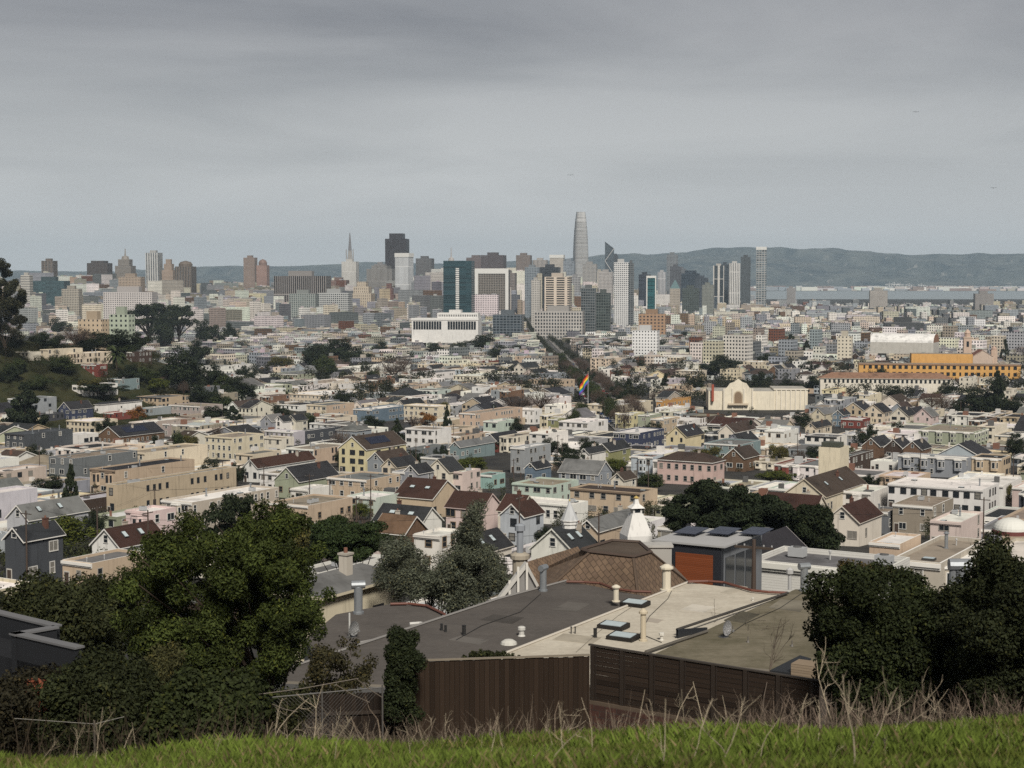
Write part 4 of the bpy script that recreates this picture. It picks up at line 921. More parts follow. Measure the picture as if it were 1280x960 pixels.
def slat_fence():
    z = at_y(738, 805, 47.2).z; a = at_z(738, 805, z); e = at_z(1024, 850, z); L = (e - a).to_2d().length; root = empty('slat_fence', (a.x, a.y, z - 1.75), math.atan2(e.y - a.y, e.x - a.x))
    m = mat_boards('grey_brown_slats', (.013, .009, .007), (.048, .033, .024), 2, .14)
    rng = random.Random(8); b = MB(); zz = .02
    while zz < 1.68: b.box(0, L, -.012 + rng.uniform(-.006, .006), .012, zz, zz + .132, 0, bottom=True); zz += .14
    b.build('slats', [m], root)
    b = MB(); b.box(-.05, L, -.05, .06, 1.71, 1.75, 0, (.05, .042, .035), bottom=True); b.build('cap_rail', [M_TRIM], root)
    n = 8
    for k in range(n): b = MB(); b.box(-.06, .06, -.05, -.014, -.3, 1.71, 0, (.030, .022, .017)); b.box(.09, .12, -.032, -.014, 0, 1.71, 0, (.03, .022, .018)); o = b.build('post', [M_TRIM], root); o.location = (.1 + (L - .3) * k / (n - 1), 0, 0)
    b = MB(); b.box(-.03, L * .62, -.09, -.013, -.04, .06, 0, (.10, .075, .055), bottom=True); b.build('bottom_rail', [M_TRIM], root)
    tag(root, 'dark fence of horizontal slats descending towards the rounded hedge', 'fence')
    m2, nt, bs = nodes('red_block_masonry'); br = nt.nodes.new('ShaderNodeTexBrick'); br.inputs['Scale'].default_value = 1; br.inputs['Brick Width'].default_value = .40; br.inputs['Row Height'].default_value = .2; br.inputs['Mortar Size'].default_value = .010; br.inputs['Color1'].default_value = (.10, .038, .026, 1); br.inputs['Color2'].default_value = (.065, .028, .02, 1); br.inputs['Mortar'].default_value = (.055, .045, .038, 1); nt.links.new(uvout(nt), br.inputs['Vector'])
    nt.links.new(mixc(nt, .7, br.outputs['Color'], noise(nt, 5, 5), 'MULTIPLY'), bs.inputs['Base Color']); bs.inputs['Roughness'].default_value = .95
    b = MB(); b.box(0, L * 1.1, -.12, .2, -2.6, -.046, 0); o = b.build('block_wall', [m2]); o.location = root.location; o.rotation_euler = root.rotation_euler; tag(o, 'low wall of dark red blocks under the slatted fence', 'wall')
slat_fence()
def low_fence():
    a = at_y(318, 872, 44.5); e = at_y(514, 866, 45.2); root = empty('old_board_fence', (a.x, a.y, a.z - 1.5), math.atan2(e.y - a.y, e.x - a.x)); L = (e - a).to_2d().length; rng = random.Random(13); b = MB(); x = 0
    while x < L: b.box(x, x + .158, rng.uniform(-.012, .012), .025, -1.2, 1.5 + rng.uniform(-.04, .03), 0, bottom=True); x += .16
    b.build('boards', [mat_boards('black_brown_boards', (.008, .006, .005), (.032, .022, .016), 0, .16)], root); b = MB(); b.box(0, L, -.05, -.016, .9, 1.0, 0, (.03, .022, .017), bottom=True); b.build('rail', [M_TRIM], root); tag(root, 'old blackened board fence behind the chain link fence', 'fence')
low_fence()
def chain_link():
    a = at_y(325, 873, 36); e = at_y(478, 868, 37); root = empty('chain_link_fence', (a.x, a.y, a.z - 1.3), math.atan2(e.y - a.y, e.x - a.x)); L = (e - a).to_2d().length
    b = MB(); b.tube([(0, 0, 1.3), (L, 0, 1.3)], .014, 6, 0, (.11, .105, .1)); b.build('top_rail', [M_TRIM], root)
    for k in range(3): b = MB(); b.tube([(0, 0, -1), (0, 0, 1.35)], .022, 6, 0, (.08, .075, .07)); o = b.build('post', [M_TRIM], root); o.location.x = L * k / 2
    b = MB(); s = -1.6
    while s < L:
        for sg in (1, -1):
            x0, x1 = (s, s + 1.6) if sg > 0 else (s + 1.6, s); z0, z1 = -.3, 1.3
            if 0 <= x0 <= L and 0 <= x1 <= L: b.tube([(x0, 0, z0), (x1, 0, z1)], .004, 3, 0, (.09, .085, .08), cap=False)
        s += .09
    b.build('wire_mesh', [M_TRIM], root); tag(root, 'sagging chain link fence below the reddish shrub', 'fence')
    for p, q in (((308, 870), (448, 848)), ((445, 848), (478, 872)), ((420, 856), (462, 878)), ((340, 880), (372, 890))):
        b = MB(); P, Q = at_y(*p, 35.5), at_y(*q, 35.8); b.tube([P, (P + Q) / 2 - Vector((0, 0, .03)), Q], .011, 5, 0, (.12, .10, .08)); tag(b.build('wooden_stake', [M_TRIM]), 'pale weathered stake leaning across the chain link fence', 'stake', 'stakes leaning on the chain link fence')
    b = MB(); P, Q, S = at_y(18, 898, 27), at_y(118, 905, 27.5), at_y(155, 896, 28); b.tube([P, Q], .006, 5, 0, (.2, .19, .17)); b.tube([Q, S], .008, 5, 0, (.2, .19, .17)); g = zgf(Q.x, Q.y); b.tube([(Q.x, Q.y, g), (Q.x, Q.y, Q.z + .06)], .02, 6, 0, (.07, .06, .05)); tag(b.build('wire_fence', [M_TRIM]), 'single post with a slack pale rope at lower left', 'fence')
chain_link()
# ---------------------------------------------------------------- the terrace of flat roofs beyond the fences
U3, V3 = Vector((UX, UY, 0)), Vector((UY, -UX, 0))
def mat_flatroof(name, base, dirt, patch=.5, seams=True, rough=.9):
    m, nt, b = nodes(name); P = geo(nt); R_ = mapping(nt, P, (1, 1, 1), (0, 0, R(31))); f = noise(nt, .35, 6, .65, P); f2 = noise(nt, 3.5, 5, .6, P); st = noise(nt, 1.0, 4, .6, mapping(nt, P, (.25, 2.2, 1), (0, 0, R(-59))))
    c = mixc(nt, vmath(nt, 'MULTIPLY', ramp(nt, f, .42, .7), patch), base, dirt); c = mixc(nt, vmath(nt, 'MULTIPLY', ramp(nt, st, .5, .7), patch * .5), c, dirt); c = mixc(nt, 1.0, c, vmath(nt, 'ADD', vmath(nt, 'MULTIPLY', f2, .5), .76), 'MULTIPLY')
    if seams:
        s = nt.nodes.new('ShaderNodeSeparateXYZ'); nt.links.new(R_, s.inputs[0]); l = vmath(nt, 'ABSOLUTE', vmath(nt, 'SUBTRACT', vmath(nt, 'FRACT', vmath(nt, 'DIVIDE', s.outputs[1], 1.05)), .5)); c = mixc(nt, vmath(nt, 'MULTIPLY', ramp(nt, l, .475, .49), .25), c, dirt)
    nt.links.new(c, b.inputs['Base Color']); b.inputs['Roughness'].default_value = rough; b.inputs['Specular IOR Level'].default_value = .2; bump(nt, b, f2, .25, .02); return m
MR_TAN = mat_flatroof('tan_roof_felt', (.49, .45, .375), (.31, .27, .215), .6); MR_GREY = mat_flatroof('grey_roof_felt', (.098, .088, .08), (.06, .054, .05), .55); MR_DIRT = mat_flatroof('mossy_gravel_roof', (.165, .145, .105), (.075, .068, .04), .95, False); MR_PALE = mat_flatroof('pale_roof_felt', (.5, .5, .47), (.3, .29, .27), .4)
def terrace(name, label, poly, z, depth, roof_m, wall_c, rim=None, ends=True):
    cx = sum(p.x for p in poly) / len(poly); cy = sum(p.y for p in poly) / len(poly); root = empty(name, (cx, cy, z - depth)); P = [(p.x - cx, p.y - cy) for p in poly]
    b = MB(); b.prism(P, -3, depth - .12, 0, wall_c, top=False); b.build('wall', HM, root); b = MB(); b.prism(P, depth - .12, depth, 0, (.2, .18, .15), top=False, bottom=True); b.face([(*p, depth) for p in P], 1); b.build('roof', [M_TRIM, roof_m], root)
    tag(root, label, 'house', 'flat roofed terrace below the knoll'); FOOT.append((cx, cy, 7, 13, YAW)); return root
def kid(root, name, me, w, rzv=0, s=1):
    o = link(name, me, root, w - root.location, rzv); o.scale = (s, s, s) if not isinstance(s, tuple) else s; return o
def curb(root, pts, r, c, name='coping', mat=M_TRIM):
    b = MB(); b.tube([p - root.location for p in pts], r, 6, 0, c); return b.build(name, [mat], root)
ZT = 92.0
# tan roof
tl, tr = at_z(862, 728, ZT), at_z(982, 743, ZT); tan = terrace('terraced_house', 'terraced house with a broad pale tan roof, three skylights and a red tiled far edge', [tl - U3 * 27, tr - U3 * 27, tr, tl], ZT, 7.5, MR_TAN, (.10, .085, .07))
curb(tan, [at_z(x, y, ZT + .15) for x, y in ((860, 727), (885, 726.5), (905, 728), (922, 733), (940, 738), (960, 740), (984, 741))], .08, (.13, .05, .035), 'tile_coping')
def patch(root, pts, z, c, name='roof_patch'):
    b = MB(); l = root.location; b.prism([(at_z(x, y, z).x - l.x, at_z(x, y, z).y - l.y) for x, y in pts], z - l.z - .01, z - l.z + .012, 0, c); b.build(name, [M_ROOF], root)
patch(tan, ((690, 800), (740, 805), (752, 797), (704, 792)), ZT, (.40, .36, .29)); patch(tan, ((850, 762), (880, 766), (895, 759), (866, 755)), ZT, (.56, .52, .45)); patch(tan, ((900, 741), (912, 743), (935, 734), (924, 732)), ZT, (.42, .38, .31)); patch(tan, ((800, 776), (822, 779), (829, 775), (808, 772)), ZT, (.36, .32, .27))
def cable(root, pts, z, c=(.02, .02, .02), r=.018):
    b = MB(); b.tube([at_z(x, y, z + .03) - root.location for x, y in pts], r, 4, 0, c); b.build('cable', [M_TRIM], root)
cable(tan, ((827, 803), (800, 792), (812, 770), (835, 748), (842, 733)), ZT); cable(tan, ((720, 815), (748, 790), (772, 770), (792, 757)), ZT, (.2, .18, .15), .012)
def velux():
    b = MB(); b.box(-.62, .62, -.42, .42, 0, .2, 0, (.018, .016, .015)); b.box(-.5, .5, -.31, .31, .2, .225, 1, (.5, .55, .56)); return b.mesh('skylight', [M_TRIM, M_SKYL])
VEL = velux()
for x, y in ((794, 757), (767, 785), (779, 799)): o = kid(tan, 'skylight', VEL, at_z(x, y, ZT), YAW, 1.15); o.rotation_euler = (R(5), 0, YAW)
TANC = (.46, .40, .30)
CREAMFLUE = flue_mesh(TANC, M_TRIM, 1.35, .14); CREAMCHIM = flue_mesh((.58, .53, .43), M_TRIM, 1.25, .25)
kid(tan, 'flue', CREAMFLUE, at_z(804, 801, ZT)); kid(tan, 'chimney', CREAMCHIM, at_z(833, 738, ZT)); kid(tan, 'chimney', CREAMCHIM, at_z(770, 752, ZT), 0, .62)
for x, y in ((714, 792), (719, 792)): b = MB(); b.lathe([(.03, 0), (.03, .3), (.045, .31), (.045, .36)], 6, c=(.03, .03, .03)); kid(tan, 'vent', b.mesh('vent', [M_TRIM]), at_z(x, y, ZT))
BLKPIPE = MB(); BLKPIPE.lathe([(.11, 0), (.09, .06), (.09, .42), (.1, .43), (.1, .47)], 8, c=(.02, .02, .02)); BLKPIPE = BLKPIPE.mesh('vent', [M_TRIM]); CAPV = MB(); CAPV.lathe([(.13, 0), (.07, .05), (.07, .22), (.14, .24), (.14, .36), (.1, .38)], 8, c=(.55, .53, .48)); CAPV = CAPV.mesh('vent', [M_TRIM])
kid(tan, 'vent', BLKPIPE, at_z(744, 797, ZT)); kid(tan, 'vent', CAPV, at_z(827, 800, ZT)); kid(tan, 'vent', CAPV, at_z(941, 751, ZT), 0, .5)
curb(tan, [tl - U3 * 27 + Vector((0, 0, .05)), tl + Vector((0, 0, .05))], .07, (.5, .46, .4))
# dirt roof
dl = tr; dr = dl + V3 * 8.2; ZD = 92.05; dirt = terrace('terraced_house', 'terraced house with a brown mossy gravel roof, satellite dish and bare twigs', [dl - U3 * 18 + V3 * .02, dr - U3 * 16.6, dr + U3 * 1.5, dl + U3 * 1.5 + V3 * .02], ZD, 7.5, MR_DIRT, (.07, .058, .048))
curb(dirt, [at_z(807, 815, ZD + .1), at_z(884, 789, ZD + .1)], .08, (.10, .09, .075)); curb(dirt, [at_z(846, 787, ZD + .3), at_z(985, 741, ZD + .15)], .07, (.05, .045, .04))
b = MB(); A, B_ = at_z(845, 797, ZD), at_z(882, 787, ZD); A2, B2 = A + Vector((0, 0, .42)), B_ + Vector((0, 0, .12)); l = dirt.location
b.face([A - l, B_ - l, B2 - l, A2 - l], 0, (.02, .022, .026)); b.face([B_ - l + V3 * .1, A - l + V3 * .1, A2 - l + V3 * .1, B2 - l + V3 * .1], 0, (.02, .022, .026)); b.face([A2 - l, B2 - l, B2 - l + V3 * .1, A2 - l + V3 * .1], 0, (.02, .022, .026)); b.build('flashing', [M_TRIM], dirt)
def dish(c):
    b = MB(); n = 14
    rings = []
    for k in range(5): t = k / 4; r = .36 * t; rings.append([(r * math.cos(a) , .10 * t * t, .5 + r * 1.1 * math.sin(a)) for a in np.linspace(0, 2 * math.pi, n, endpoint=False)])
    for P, Q in zip(rings, rings[1:]):
        for i in range(n): b.face([P[i], P[(i + 1) % n], Q[(i + 1) % n], Q[i]], 0, c); b.face([Q[i], Q[(i + 1) % n], P[(i + 1) % n], P[i]], 0, c)
    b.tube([(0, -.02, .5), (0, -.15, .3), (0, -.15, 0)], .025, 5, 0, (.08, .08, .08)); b.tube([(0, 0, .2), (0, .45, .42)], .015, 4, 0, (.2, .2, .2)); b.box(-.04, .04, .42, .5, .38, .48, 0, (.2, .2, .2), bottom=True); b.box(-.2, .2, -.3, .05, 0, .04, 0, (.1, .1, .1)); return b.mesh('satellite_dish', [M_TRIM])
o = link('satellite_dish', dish((.42, .42, .43)), None, at_z(907, 797, ZD), R(-135)); tag(o, 'grey satellite dish standing on the mossy gravel roof', 'satellite dish')
def galv(h=1.25, r=.2, hood=True, name='flue'):
    b = MB(); b.lathe([(r * 1.3, 0), (r * 1.3, .1), (r, .12), (r, h)], 12); b.tube([(-r * 1.6, 0, h + r * .6), (r * 1.6, 0, h + r * .6)], r * .95, 10); b.tube([(0, 0, h - .02), (0, 0, h + r * .6)], r * .8, 10); return b.mesh(name, [M_METAL], True)
GALV = galv()
kid(dirt, 'flue', GALV, at_z(1005, 739, ZD), R(20), 1.05); kid(dirt, 'flue', VENT, at_z(987, 737, ZD), 0, 1.5)
for x, y in ((916, 790), (935, 803), (990, 808)): b = MB(); b.lathe([(.09, 0), (.03, .12), (.025, .3)], 6, c=(.12, .11, .1)); kid(dirt, 'vent', b.mesh('vent', [M_TRIM]), at_z(x, y, ZD))
q = MB(); l = dirt.location; P = [at_z(x, y, ZD + .02) for x, y in ((962, 839), (988, 842), (1014, 824), (1000, 820))]; q.prism([(p.x - l.x, p.y - l.y) for p in P], ZD - l.z - .1, ZD - l.z + .06, 0, (.02, .022, .025)); q.build('roof_opening', [M_TRIM], dirt)
q = MB(); q.box(-.55, .75, -.5, .5, -.2, .5, 0); o = q.build('wooden_box', [mat_boards('pale_box_boards', (.20, .155, .11), (.32, .25, .18), 2, .12)], dirt); o.location = at_z(1008, 842, ZD) - dirt.location; o.rotation_euler = (0, 0, YAW)
patch(dirt, ((905, 775), (930, 779), (950, 768), (928, 764)), ZD, (.11, .10, .075)); patch(dirt, ((960, 760), (1000, 765), (1012, 752), (976, 749)), ZD, (.21, .19, .15)); cable(dirt, ((1003, 741), (975, 760), (930, 780), (909, 795)), ZD)
right = terrace('terraced_house', 'terraced house with a pale blue grey roof mostly hidden by the hedges', [dr - U3 * 12 + V3 * .1, dr - U3 * 10 + V3 * 8, dr + U3 * 3 + V3 * 8, dr + U3 * 3 + V3 * .1], 91.3, 7, MR_PALE, (.3, .31, .32))
rng = np.random.default_rng(44); b = MB(); p0 = at_y(962, 838, 44.0)
for k, (tx, ty) in enumerate(((975, 765), (985, 790), (955, 775), (993, 800))): stalk_path(b, p0, (at_y(tx, ty, 44.6) - p0).normalized(), 1.5, .012, rng, 2, (.10, .08, .065))
b.tube([p0, at_y(955, 870, 43.6), Vector((p0.x - .3, 43.4, zgf(p0.x - .3, 43.4)))], [.012, .016, .02], 5, 0, (.1, .08, .065)); tag(b.build('bare_sapling', [M_STALK]), 'leafless thin sapling in front of the mossy gravel roof', 'sapling')
b = MB(); rng = np.random.default_rng(45)
for k in range(12): P = at_z(rng.uniform(870, 980), rng.uniform(765, 795), ZD + .08); stalk_path(b, P, Vector((rng.normal(), rng.normal(), .05)).normalized(), 1.6, .012, rng, 1, (.11, .095, .075))
tag(b.build('fallen_branch', [M_STALK]), 'dead branch with twigs lying on the mossy gravel roof', 'branch')
# grey roof, left of the tan one
ZG = 91.75; gr = at_z(812, 741, ZG); gl = at_z(708, 727, ZG); off = V3 * -.06; g1 = at_z(622, 750, ZG); gp = [g1 - U3 * 21, (tl - U3 * 27) + Vector((0, 0, 0)) + off, tl + off - U3 * 4.2, gl + U3 * .2, g1]
grey = terrace('terraced_house', 'terraced house with a smooth dark grey roof left of the tan roof', gp, ZG, 7.2, MR_GREY, (.10, .10, .10))
curb(grey, [at_z(x, y, ZG + .15) for x, y in ((708, 727), (730, 727.5), (750, 729), (768, 736), (790, 739), (814, 740))], .08, (.12, .05, .035), 'tile_coping')
curb(grey, [p + Vector((0, 0, .06)) for p in (g1 - U3 * 21, g1, gl)], .07, (.22, .21, .2))
kid(grey, 'flue', GALV, at_z(679, 739, ZG), R(60), 1.0); kid(grey, 'vent', BLKPIPE, at_z(580, 794, ZG), 0, 1.1)
for x, y in ((552, 788), (557, 790)): kid(grey, 'vent', BLKPIPE, at_z(x, y, ZG), 0, .75)
b = MB(); b.lathe([(.2, 0), (.14, .08), (.14, .3), (.2, .32), (.2, .46), (.12, .5)], 10, c=(.5, .49, .46)); TURB = b.mesh('vent', [M_TRIM]); kid(grey, 'vent', TURB, at_z(652, 795, ZG)); b = MB(); b.lathe([(.42, 0), (.38, .12), (.22, .22), (.02, .25)], 12, c=(.5, .49, .45)); kid(grey, 'vent', b.mesh('vent', [M_TRIM], True), at_z(636, 805, ZG))
patch(grey, ((600, 775), (640, 780), (655, 772), (617, 768)), ZG, (.075, .068, .062)); patch(grey, ((690, 762), (720, 765), (738, 755), (710, 752)), ZG, (.12, .11, .1)); patch(grey, ((560, 800), (600, 806), (612, 800), (575, 795)), ZG, (.13, .12, .11)); cable(grey, ((570, 800), (602, 782), (650, 765), (676, 742)), ZG)
# next roof to the left, lower, with its own red tile edge
ZL = 91.2; a0 = at_z(447, 756, ZL) ; lp = [at_z(380, 800, ZL), at_z(430, 850, ZL), at_z(560, 790, ZL), at_z(552, 766, ZL), at_z(535, 758, ZL), at_z(488, 755, ZL), at_z(420, 768, ZL)]
left = terrace('terraced_house', 'terraced house with a brownish grey roof behind the ivy column', lp, ZL, 6.5, MR_GREY, (.13, .135, .14)); curb(left, [at_z(x, y, ZL + .12) for x, y in ((488, 755), (510, 754.5), (533, 757), (546, 763), (556, 768))], .08, (.13, .05, .035), 'tile_coping'); curb(left, [at_z(512, 780, ZL + .25), at_z(525, 779, ZL + .25), at_z(540, 784, ZL + .25)], .10, (.5, .49, .47)); curb(left, [at_z(450, 803, ZL + .1), at_z(486, 796, ZL + .1), at_z(515, 785, ZL + .1), at_z(560, 770, ZL + .1)], .06, (.25, .24, .23))
kid(left, 'flue', GALV, at_z(448, 767, ZL), R(10), 1.2)
o = link('satellite_dish', dish((.36, .36, .36)), None, at_z(441, 797, ZL), R(-130)); tag(o, 'grey satellite dish seen beside the big pine', 'satellite dish'); b = MB(); b.tube([(0, 0, -.5), (0, 0, 1.3)], .05, 6, 0, (.5, .5, .48)); kid(left, 'mast', b.mesh('mast', [M_TRIM]), at_z(437, 797, ZL))
# glass lean-to below the grey roof
A = at_z(455, 833, 88.6); b = MB(); l = A
# cream house with dark windows left of the eucalyptus
house(402, 748, 40, 88, 4.6, 'hip', 'cream', 'greyroof', extra='', pt=at_y(402, 748, 108), label='cream house wall with four dark windows and deep eaves left of the eucalyptus', minL=6)
# black modern parapet at the lower left
def parapet():
    root = empty('modern_house', at_y(40, 820, 44)); l = root.location; ztop = at_y(20, 790, 42).z; c = (.016, .017, .02); cap = (.14, .14, .145)
    def wall(p, q, z1, th=.25, h=3.2):
        d = (q - p); d.z = 0; d.normalize(); n = Vector((-d.y, d.x, 0)) * th; P = [p, q, q + n, p + n]; b = MB(); b.prism([(v.x - l.x, v.y - l.y) for v in P], z1 - h - l.z, z1 - .06 - l.z, 0, c, top=False); b.prism([(v.x - l.x, v.y - l.y) for v in (p - n * .2 - d * .05, q - n * .2 + d * .05, q + n * 1.2 + d * .05, p + n * 1.2 - d * .05)], z1 - .06 - l.z, z1 - l.z, 0, cap, bottom=True); return b
    z = 99.2; p0, p1, p2, p3 = at_z(-60, 752, z), at_z(66, 782, z), at_z(14, 791, z), at_z(94, 809, z)
    wall(p2, p3, z).build('parapet', [M_TRIM], root); wall(p1, p2, z).build('parapet', [M_TRIM], root); wall(p0, p1, z).build('parapet', [M_TRIM], root)
    n = (p3 - p2).normalized(); w = MB(); w.prism([((p2 - l).x, (p2 - l).y), ((p3 - l).x, (p3 - l).y), ((p3 - l).x - 1, (p3 - l).y + 4), ((p2 - l).x - 6, (p2 - l).y + 5)], z - 4.2 - l.z, z - .8 - l.z, 0, c); w.build('wall', [M_WALL], root)
    tag(root, 'modern black house corner with stepped grey capped parapet at lower left', 'house')
parapet()
o = MB()
def urn_roof():
    p = at_y(35, 862, 33); root = empty('garden_shed', p - Vector((0, 0, 1.4))); w = MB(); r = MB(); w.box(-.55, .55, 0, .9, -1, 1.0, 0, (.5, .47, .43), top=False); hip(r, 1.1, .9, 1.0, .38, (.18, .055, .03), (.3, .12, .08), .12); w.build('wall', HM, root); r.build('roof', HM, root); tag(root, 'tiny white shed with a red tiled roof in the lower left thicket', 'shed')
urn_roof()
# ---------------------------------------------------------------- brown shingled roof with flat top, and its white gable
def mat_shingle(name, c0, c1):
    m, nt, b = nodes(name); br = nt.nodes.new('ShaderNodeTexBrick'); br.inputs['Scale'].default_value = 1; br.inputs['Brick Width'].default_value = .45; br.inputs['Row Height'].default_value = .32; br.inputs['Mortar Size'].default_value = .022; br.inputs['Color1'].default_value = (*c0, 1); br.inputs['Color2'].default_value = (*c1, 1); br.inputs['Mortar'].default_value = (*[v * .35 for v in c0], 1); nt.links.new(mapping(nt, uvout(nt), (1, 1, 1), (0, 0, R(45))), br.inputs['Vector'])
    c = mixc(nt, 1.0, br.outputs['Color'], vmath(nt, 'ADD', vmath(nt, 'MULTIPLY', noise(nt, 1.2, 5), .9), .55), 'MULTIPLY'); nt.links.new(c, b.inputs['Base Color']); b.inputs['Roughness'].default_value = .95; bump(nt, b, br.outputs['Fac'], -.5, .04); return m
M_SHING = mat_shingle('brown_shingles', (.17, .115, .075), (.12, .08, .055))
def mansard():
    ze, zt = 90.2, 93.2; E = [at_z(x, y, ze) for x, y in ((655, 722), (668, 752), (800, 762), (872, 738), (835, 700), (720, 690))]; T = [at_z(x, y, zt) for x, y in ((727, 688), (737, 691), (792, 697.5), (814, 691), (800, 679), (765, 677))]
    cx = sum(p.x for p in E) / 6; cy = sum(p.y for p in E) / 6; root = empty('shingled_house', (cx, cy, zgf(cx, cy))); l = root.location; b = MB(); b.loft([p - l for p in E], [p - l for p in T], 0, cap=False); b.face([p - l + Vector((0, 0, .0)) for p in T], 1, (.09, .07, .055)); b.build('roof', [M_SHING, M_ROOF], root); b = MB(); b.prism([((p - l).x * .96, (p - l).y * .96) for p in E], -3, ze - l.z + .1, 0, (.35, .3, .26), top=False); b.build('wall', HM, root)
    b = MB(); q = [p - l + Vector((0, 0, .06)) for p in T]; b.tube(q + [q[0]], .12, 4, 0, (.07, .05, .04)); 
    for a, c in ((E[1], T[1]), (E[2], T[2]), (E[3], T[3])): b.tube([a - l, c - l], .10, 4, 0, (.10, .07, .05))
    b.build('ridge_cap', [M_TRIM], root)
    # white gable with barge boards at the left end
    A, B_, Tp = at_z(621, 751, 90.4), at_z(676, 740, 90.4), at_z(655, 704, 92.0); A, B_, Tp = at_y(621, 750, 101), at_y(675, 740, 99.5), at_y(656, 705, 100.2); b = MB(); b.face([A - l, B_ - l, Tp - l], 0, (.30, .29, .28)); b.face([B_ - l, A - l, A - l - Vector((0, 0, 3)), B_ - l - Vector((0, 0, 3))], 0, (.3, .29, .28)); b.build('gable_wall', HM, root)
    b = MB()
    for p in (A, B_):
        d = (p - Tp); o_ = Vector((.1, -.28, 0)); b.loft([Tp - l + o_ + Vector((0, 0, .16)), Tp - l + o_ - Vector((0, 0, .22)), Tp - l + Vector((0, .2, -.22)), Tp - l + Vector((0, .2, .16))], [p + d * .06 - l + o_ + Vector((0, 0, .16)), p + d * .06 - l + o_ - Vector((0, 0, .22)), p + d * .06 - l + Vector((0, .2, -.22)), p + d * .06 - l + Vector((0, .2, .16))], 0, (.6, .58, .54))
    for t in (.3, .5, .7):
        p = A.lerp(B_, t) - l + Vector((0, -.06, 0)); hgt = (Tp.z - A.z) * (1 - abs(t - .62) / .62) ; b.box(p.x - .07, p.x + .07, p.y - .05, p.y + .02, p.z, p.z + hgt * .95, 0, (.6, .58, .54))
    b.build('barge_board', [M_TRIM], root)
    b = MB(); R0 = Tp - l; ru = Vector((UX, UY, 0)) * 7; b.face([A - l + Vector((0, 0, .1)), R0 + Vector((0, 0, .1)), R0 + ru + Vector((0, 0, .1)), A - l + ru + Vector((0, 0, .1))][::-1], 0); b.face([R0 + Vector((0, 0, .1)), B_ - l + Vector((0, 0, .1)), B_ - l + ru + Vector((0, 0, .1)), R0 + ru + Vector((0, 0, .1))][::-1], 0); b.build('gable_roof', [M_SHING], root)
    b = MB(); p = at_z(812, 726, 92.0) ; p = at_y(822, 712, 103) - l; b.box(p.x - .85, p.x + .85, p.y - .6, p.y + .6, p.z - 2.5, p.z + 1.55, 0, (.34, .33, .31)); b.box(p.x - .95, p.x + .95, p.y - .7, p.y + .7, p.z + 1.55, p.z + 1.7, 0, (.4, .39, .37), bottom=True); b.build('chimney', [M_WALL], root)
    b = MB(); p = at_y(764, 724, 99.8) - l; b.lathe([(.16, 0), (.08, .1), (.06, .32)], 6, tuple(p), 0, (.6, .6, .58)); b.build('vent', [M_TRIM], root); b = MB(); p = at_y(650, 700, 104) - l; b.lathe([(.5, -3), (.5, 0), (.65, .1), (.65, .35), (.4, .5)], 12, tuple(p), 0, (.35, .31, .25)); b.lathe([(.22, .5), (.22, 1.9), (.34, 1.95), (.34, 2.3), (.2, 2.4)], 10, tuple(p), 0, (.25, .27, .3)); b.build('chimney', [M_WALL], root, True)
    tag(root, 'house with brown diamond shingled mansard roof and pale gable boards', 'house'); FOOT.append((cx, cy, 7, 7, YAW)); landmark('brown shingled mansard roof', 745, 712)
mansard()
# modern house with an orange cedar panel
def modern():
    r_, Wd, L, h = house(903, 684, 80, 50, 6.2, 'flat', 'midgrey', 'silver', 'modern_house', 'CNX', label='modern white house with orange wood panel, dark frame and roof solar panels', pt=at_y(903, 684, 122)); b = MB(); hw = Wd / 2
    b.box(-hw - .1, hw + .12, -.5, -.01, h - 4.6, h + .05, 0, (.018, .02, .026), bottom=True); b.build('dark_frame', [M_TRIM], r_); b = MB(); b.box(-hw * .3, hw - .55, -.56, -.505, h - 4.5, h - .62, 0, bottom=True); b.build('cedar_panel', [mat_boards('orange_cedar', (.15, .042, .016), (.24, .07, .028), 2, .14)], r_)
    b = MB(); b.box(-hw + .25, -hw * .38, -.58, -.505, h - 2.2, h - .85, 0, (.03, .035, .035), bottom=True); b.build('window', [M_GLASS], r_)
    for k in range(3): b = MB(); b.box(hw + .01, hw + .05, .6 + k * 2.0, 2.3 + k * 2.0, h - 4.2, h - .9, 0, bottom=True); b.build('window', [M_GLASS], r_)
    b = MB(); b.box(-hw, hw + .5, -.7, L * .8, h + .06, h + .2, 0, (.36, .36, .36), bottom=True); b.build('roof_canopy', [M_TRIM], r_)
    for k in range(3): o = link('solar_panel', SOLAR, r_, (-hw + .6 + k * 2.3, 2.0 + k * 1.2, h + .36), 0, (.36, .8, 1)); o.rotation_euler = (R(3), 0, 0)
    b = MB(); b.box(hw + .1, hw + 3.5, -.4, 5, h - 5.2, h - 5.0, 0, (.3, .29, .27), bottom=True); 
    for k in range(9): b.tube([(hw + .1 + k * .42, -.4, h - 5), (hw + .1 + k * .42, -.4, h - 4)], .025, 4, 0, (.03, .03, .03))
    b.tube([(hw + .1, -.4, h - 4), (hw + 3.5, -.4, h - 4)], .03, 4, 0, (.03, .03, .03)); b.build('deck', [M_TRIM], r_); landmark('modern orange panelled house', 880, 705)
modern()
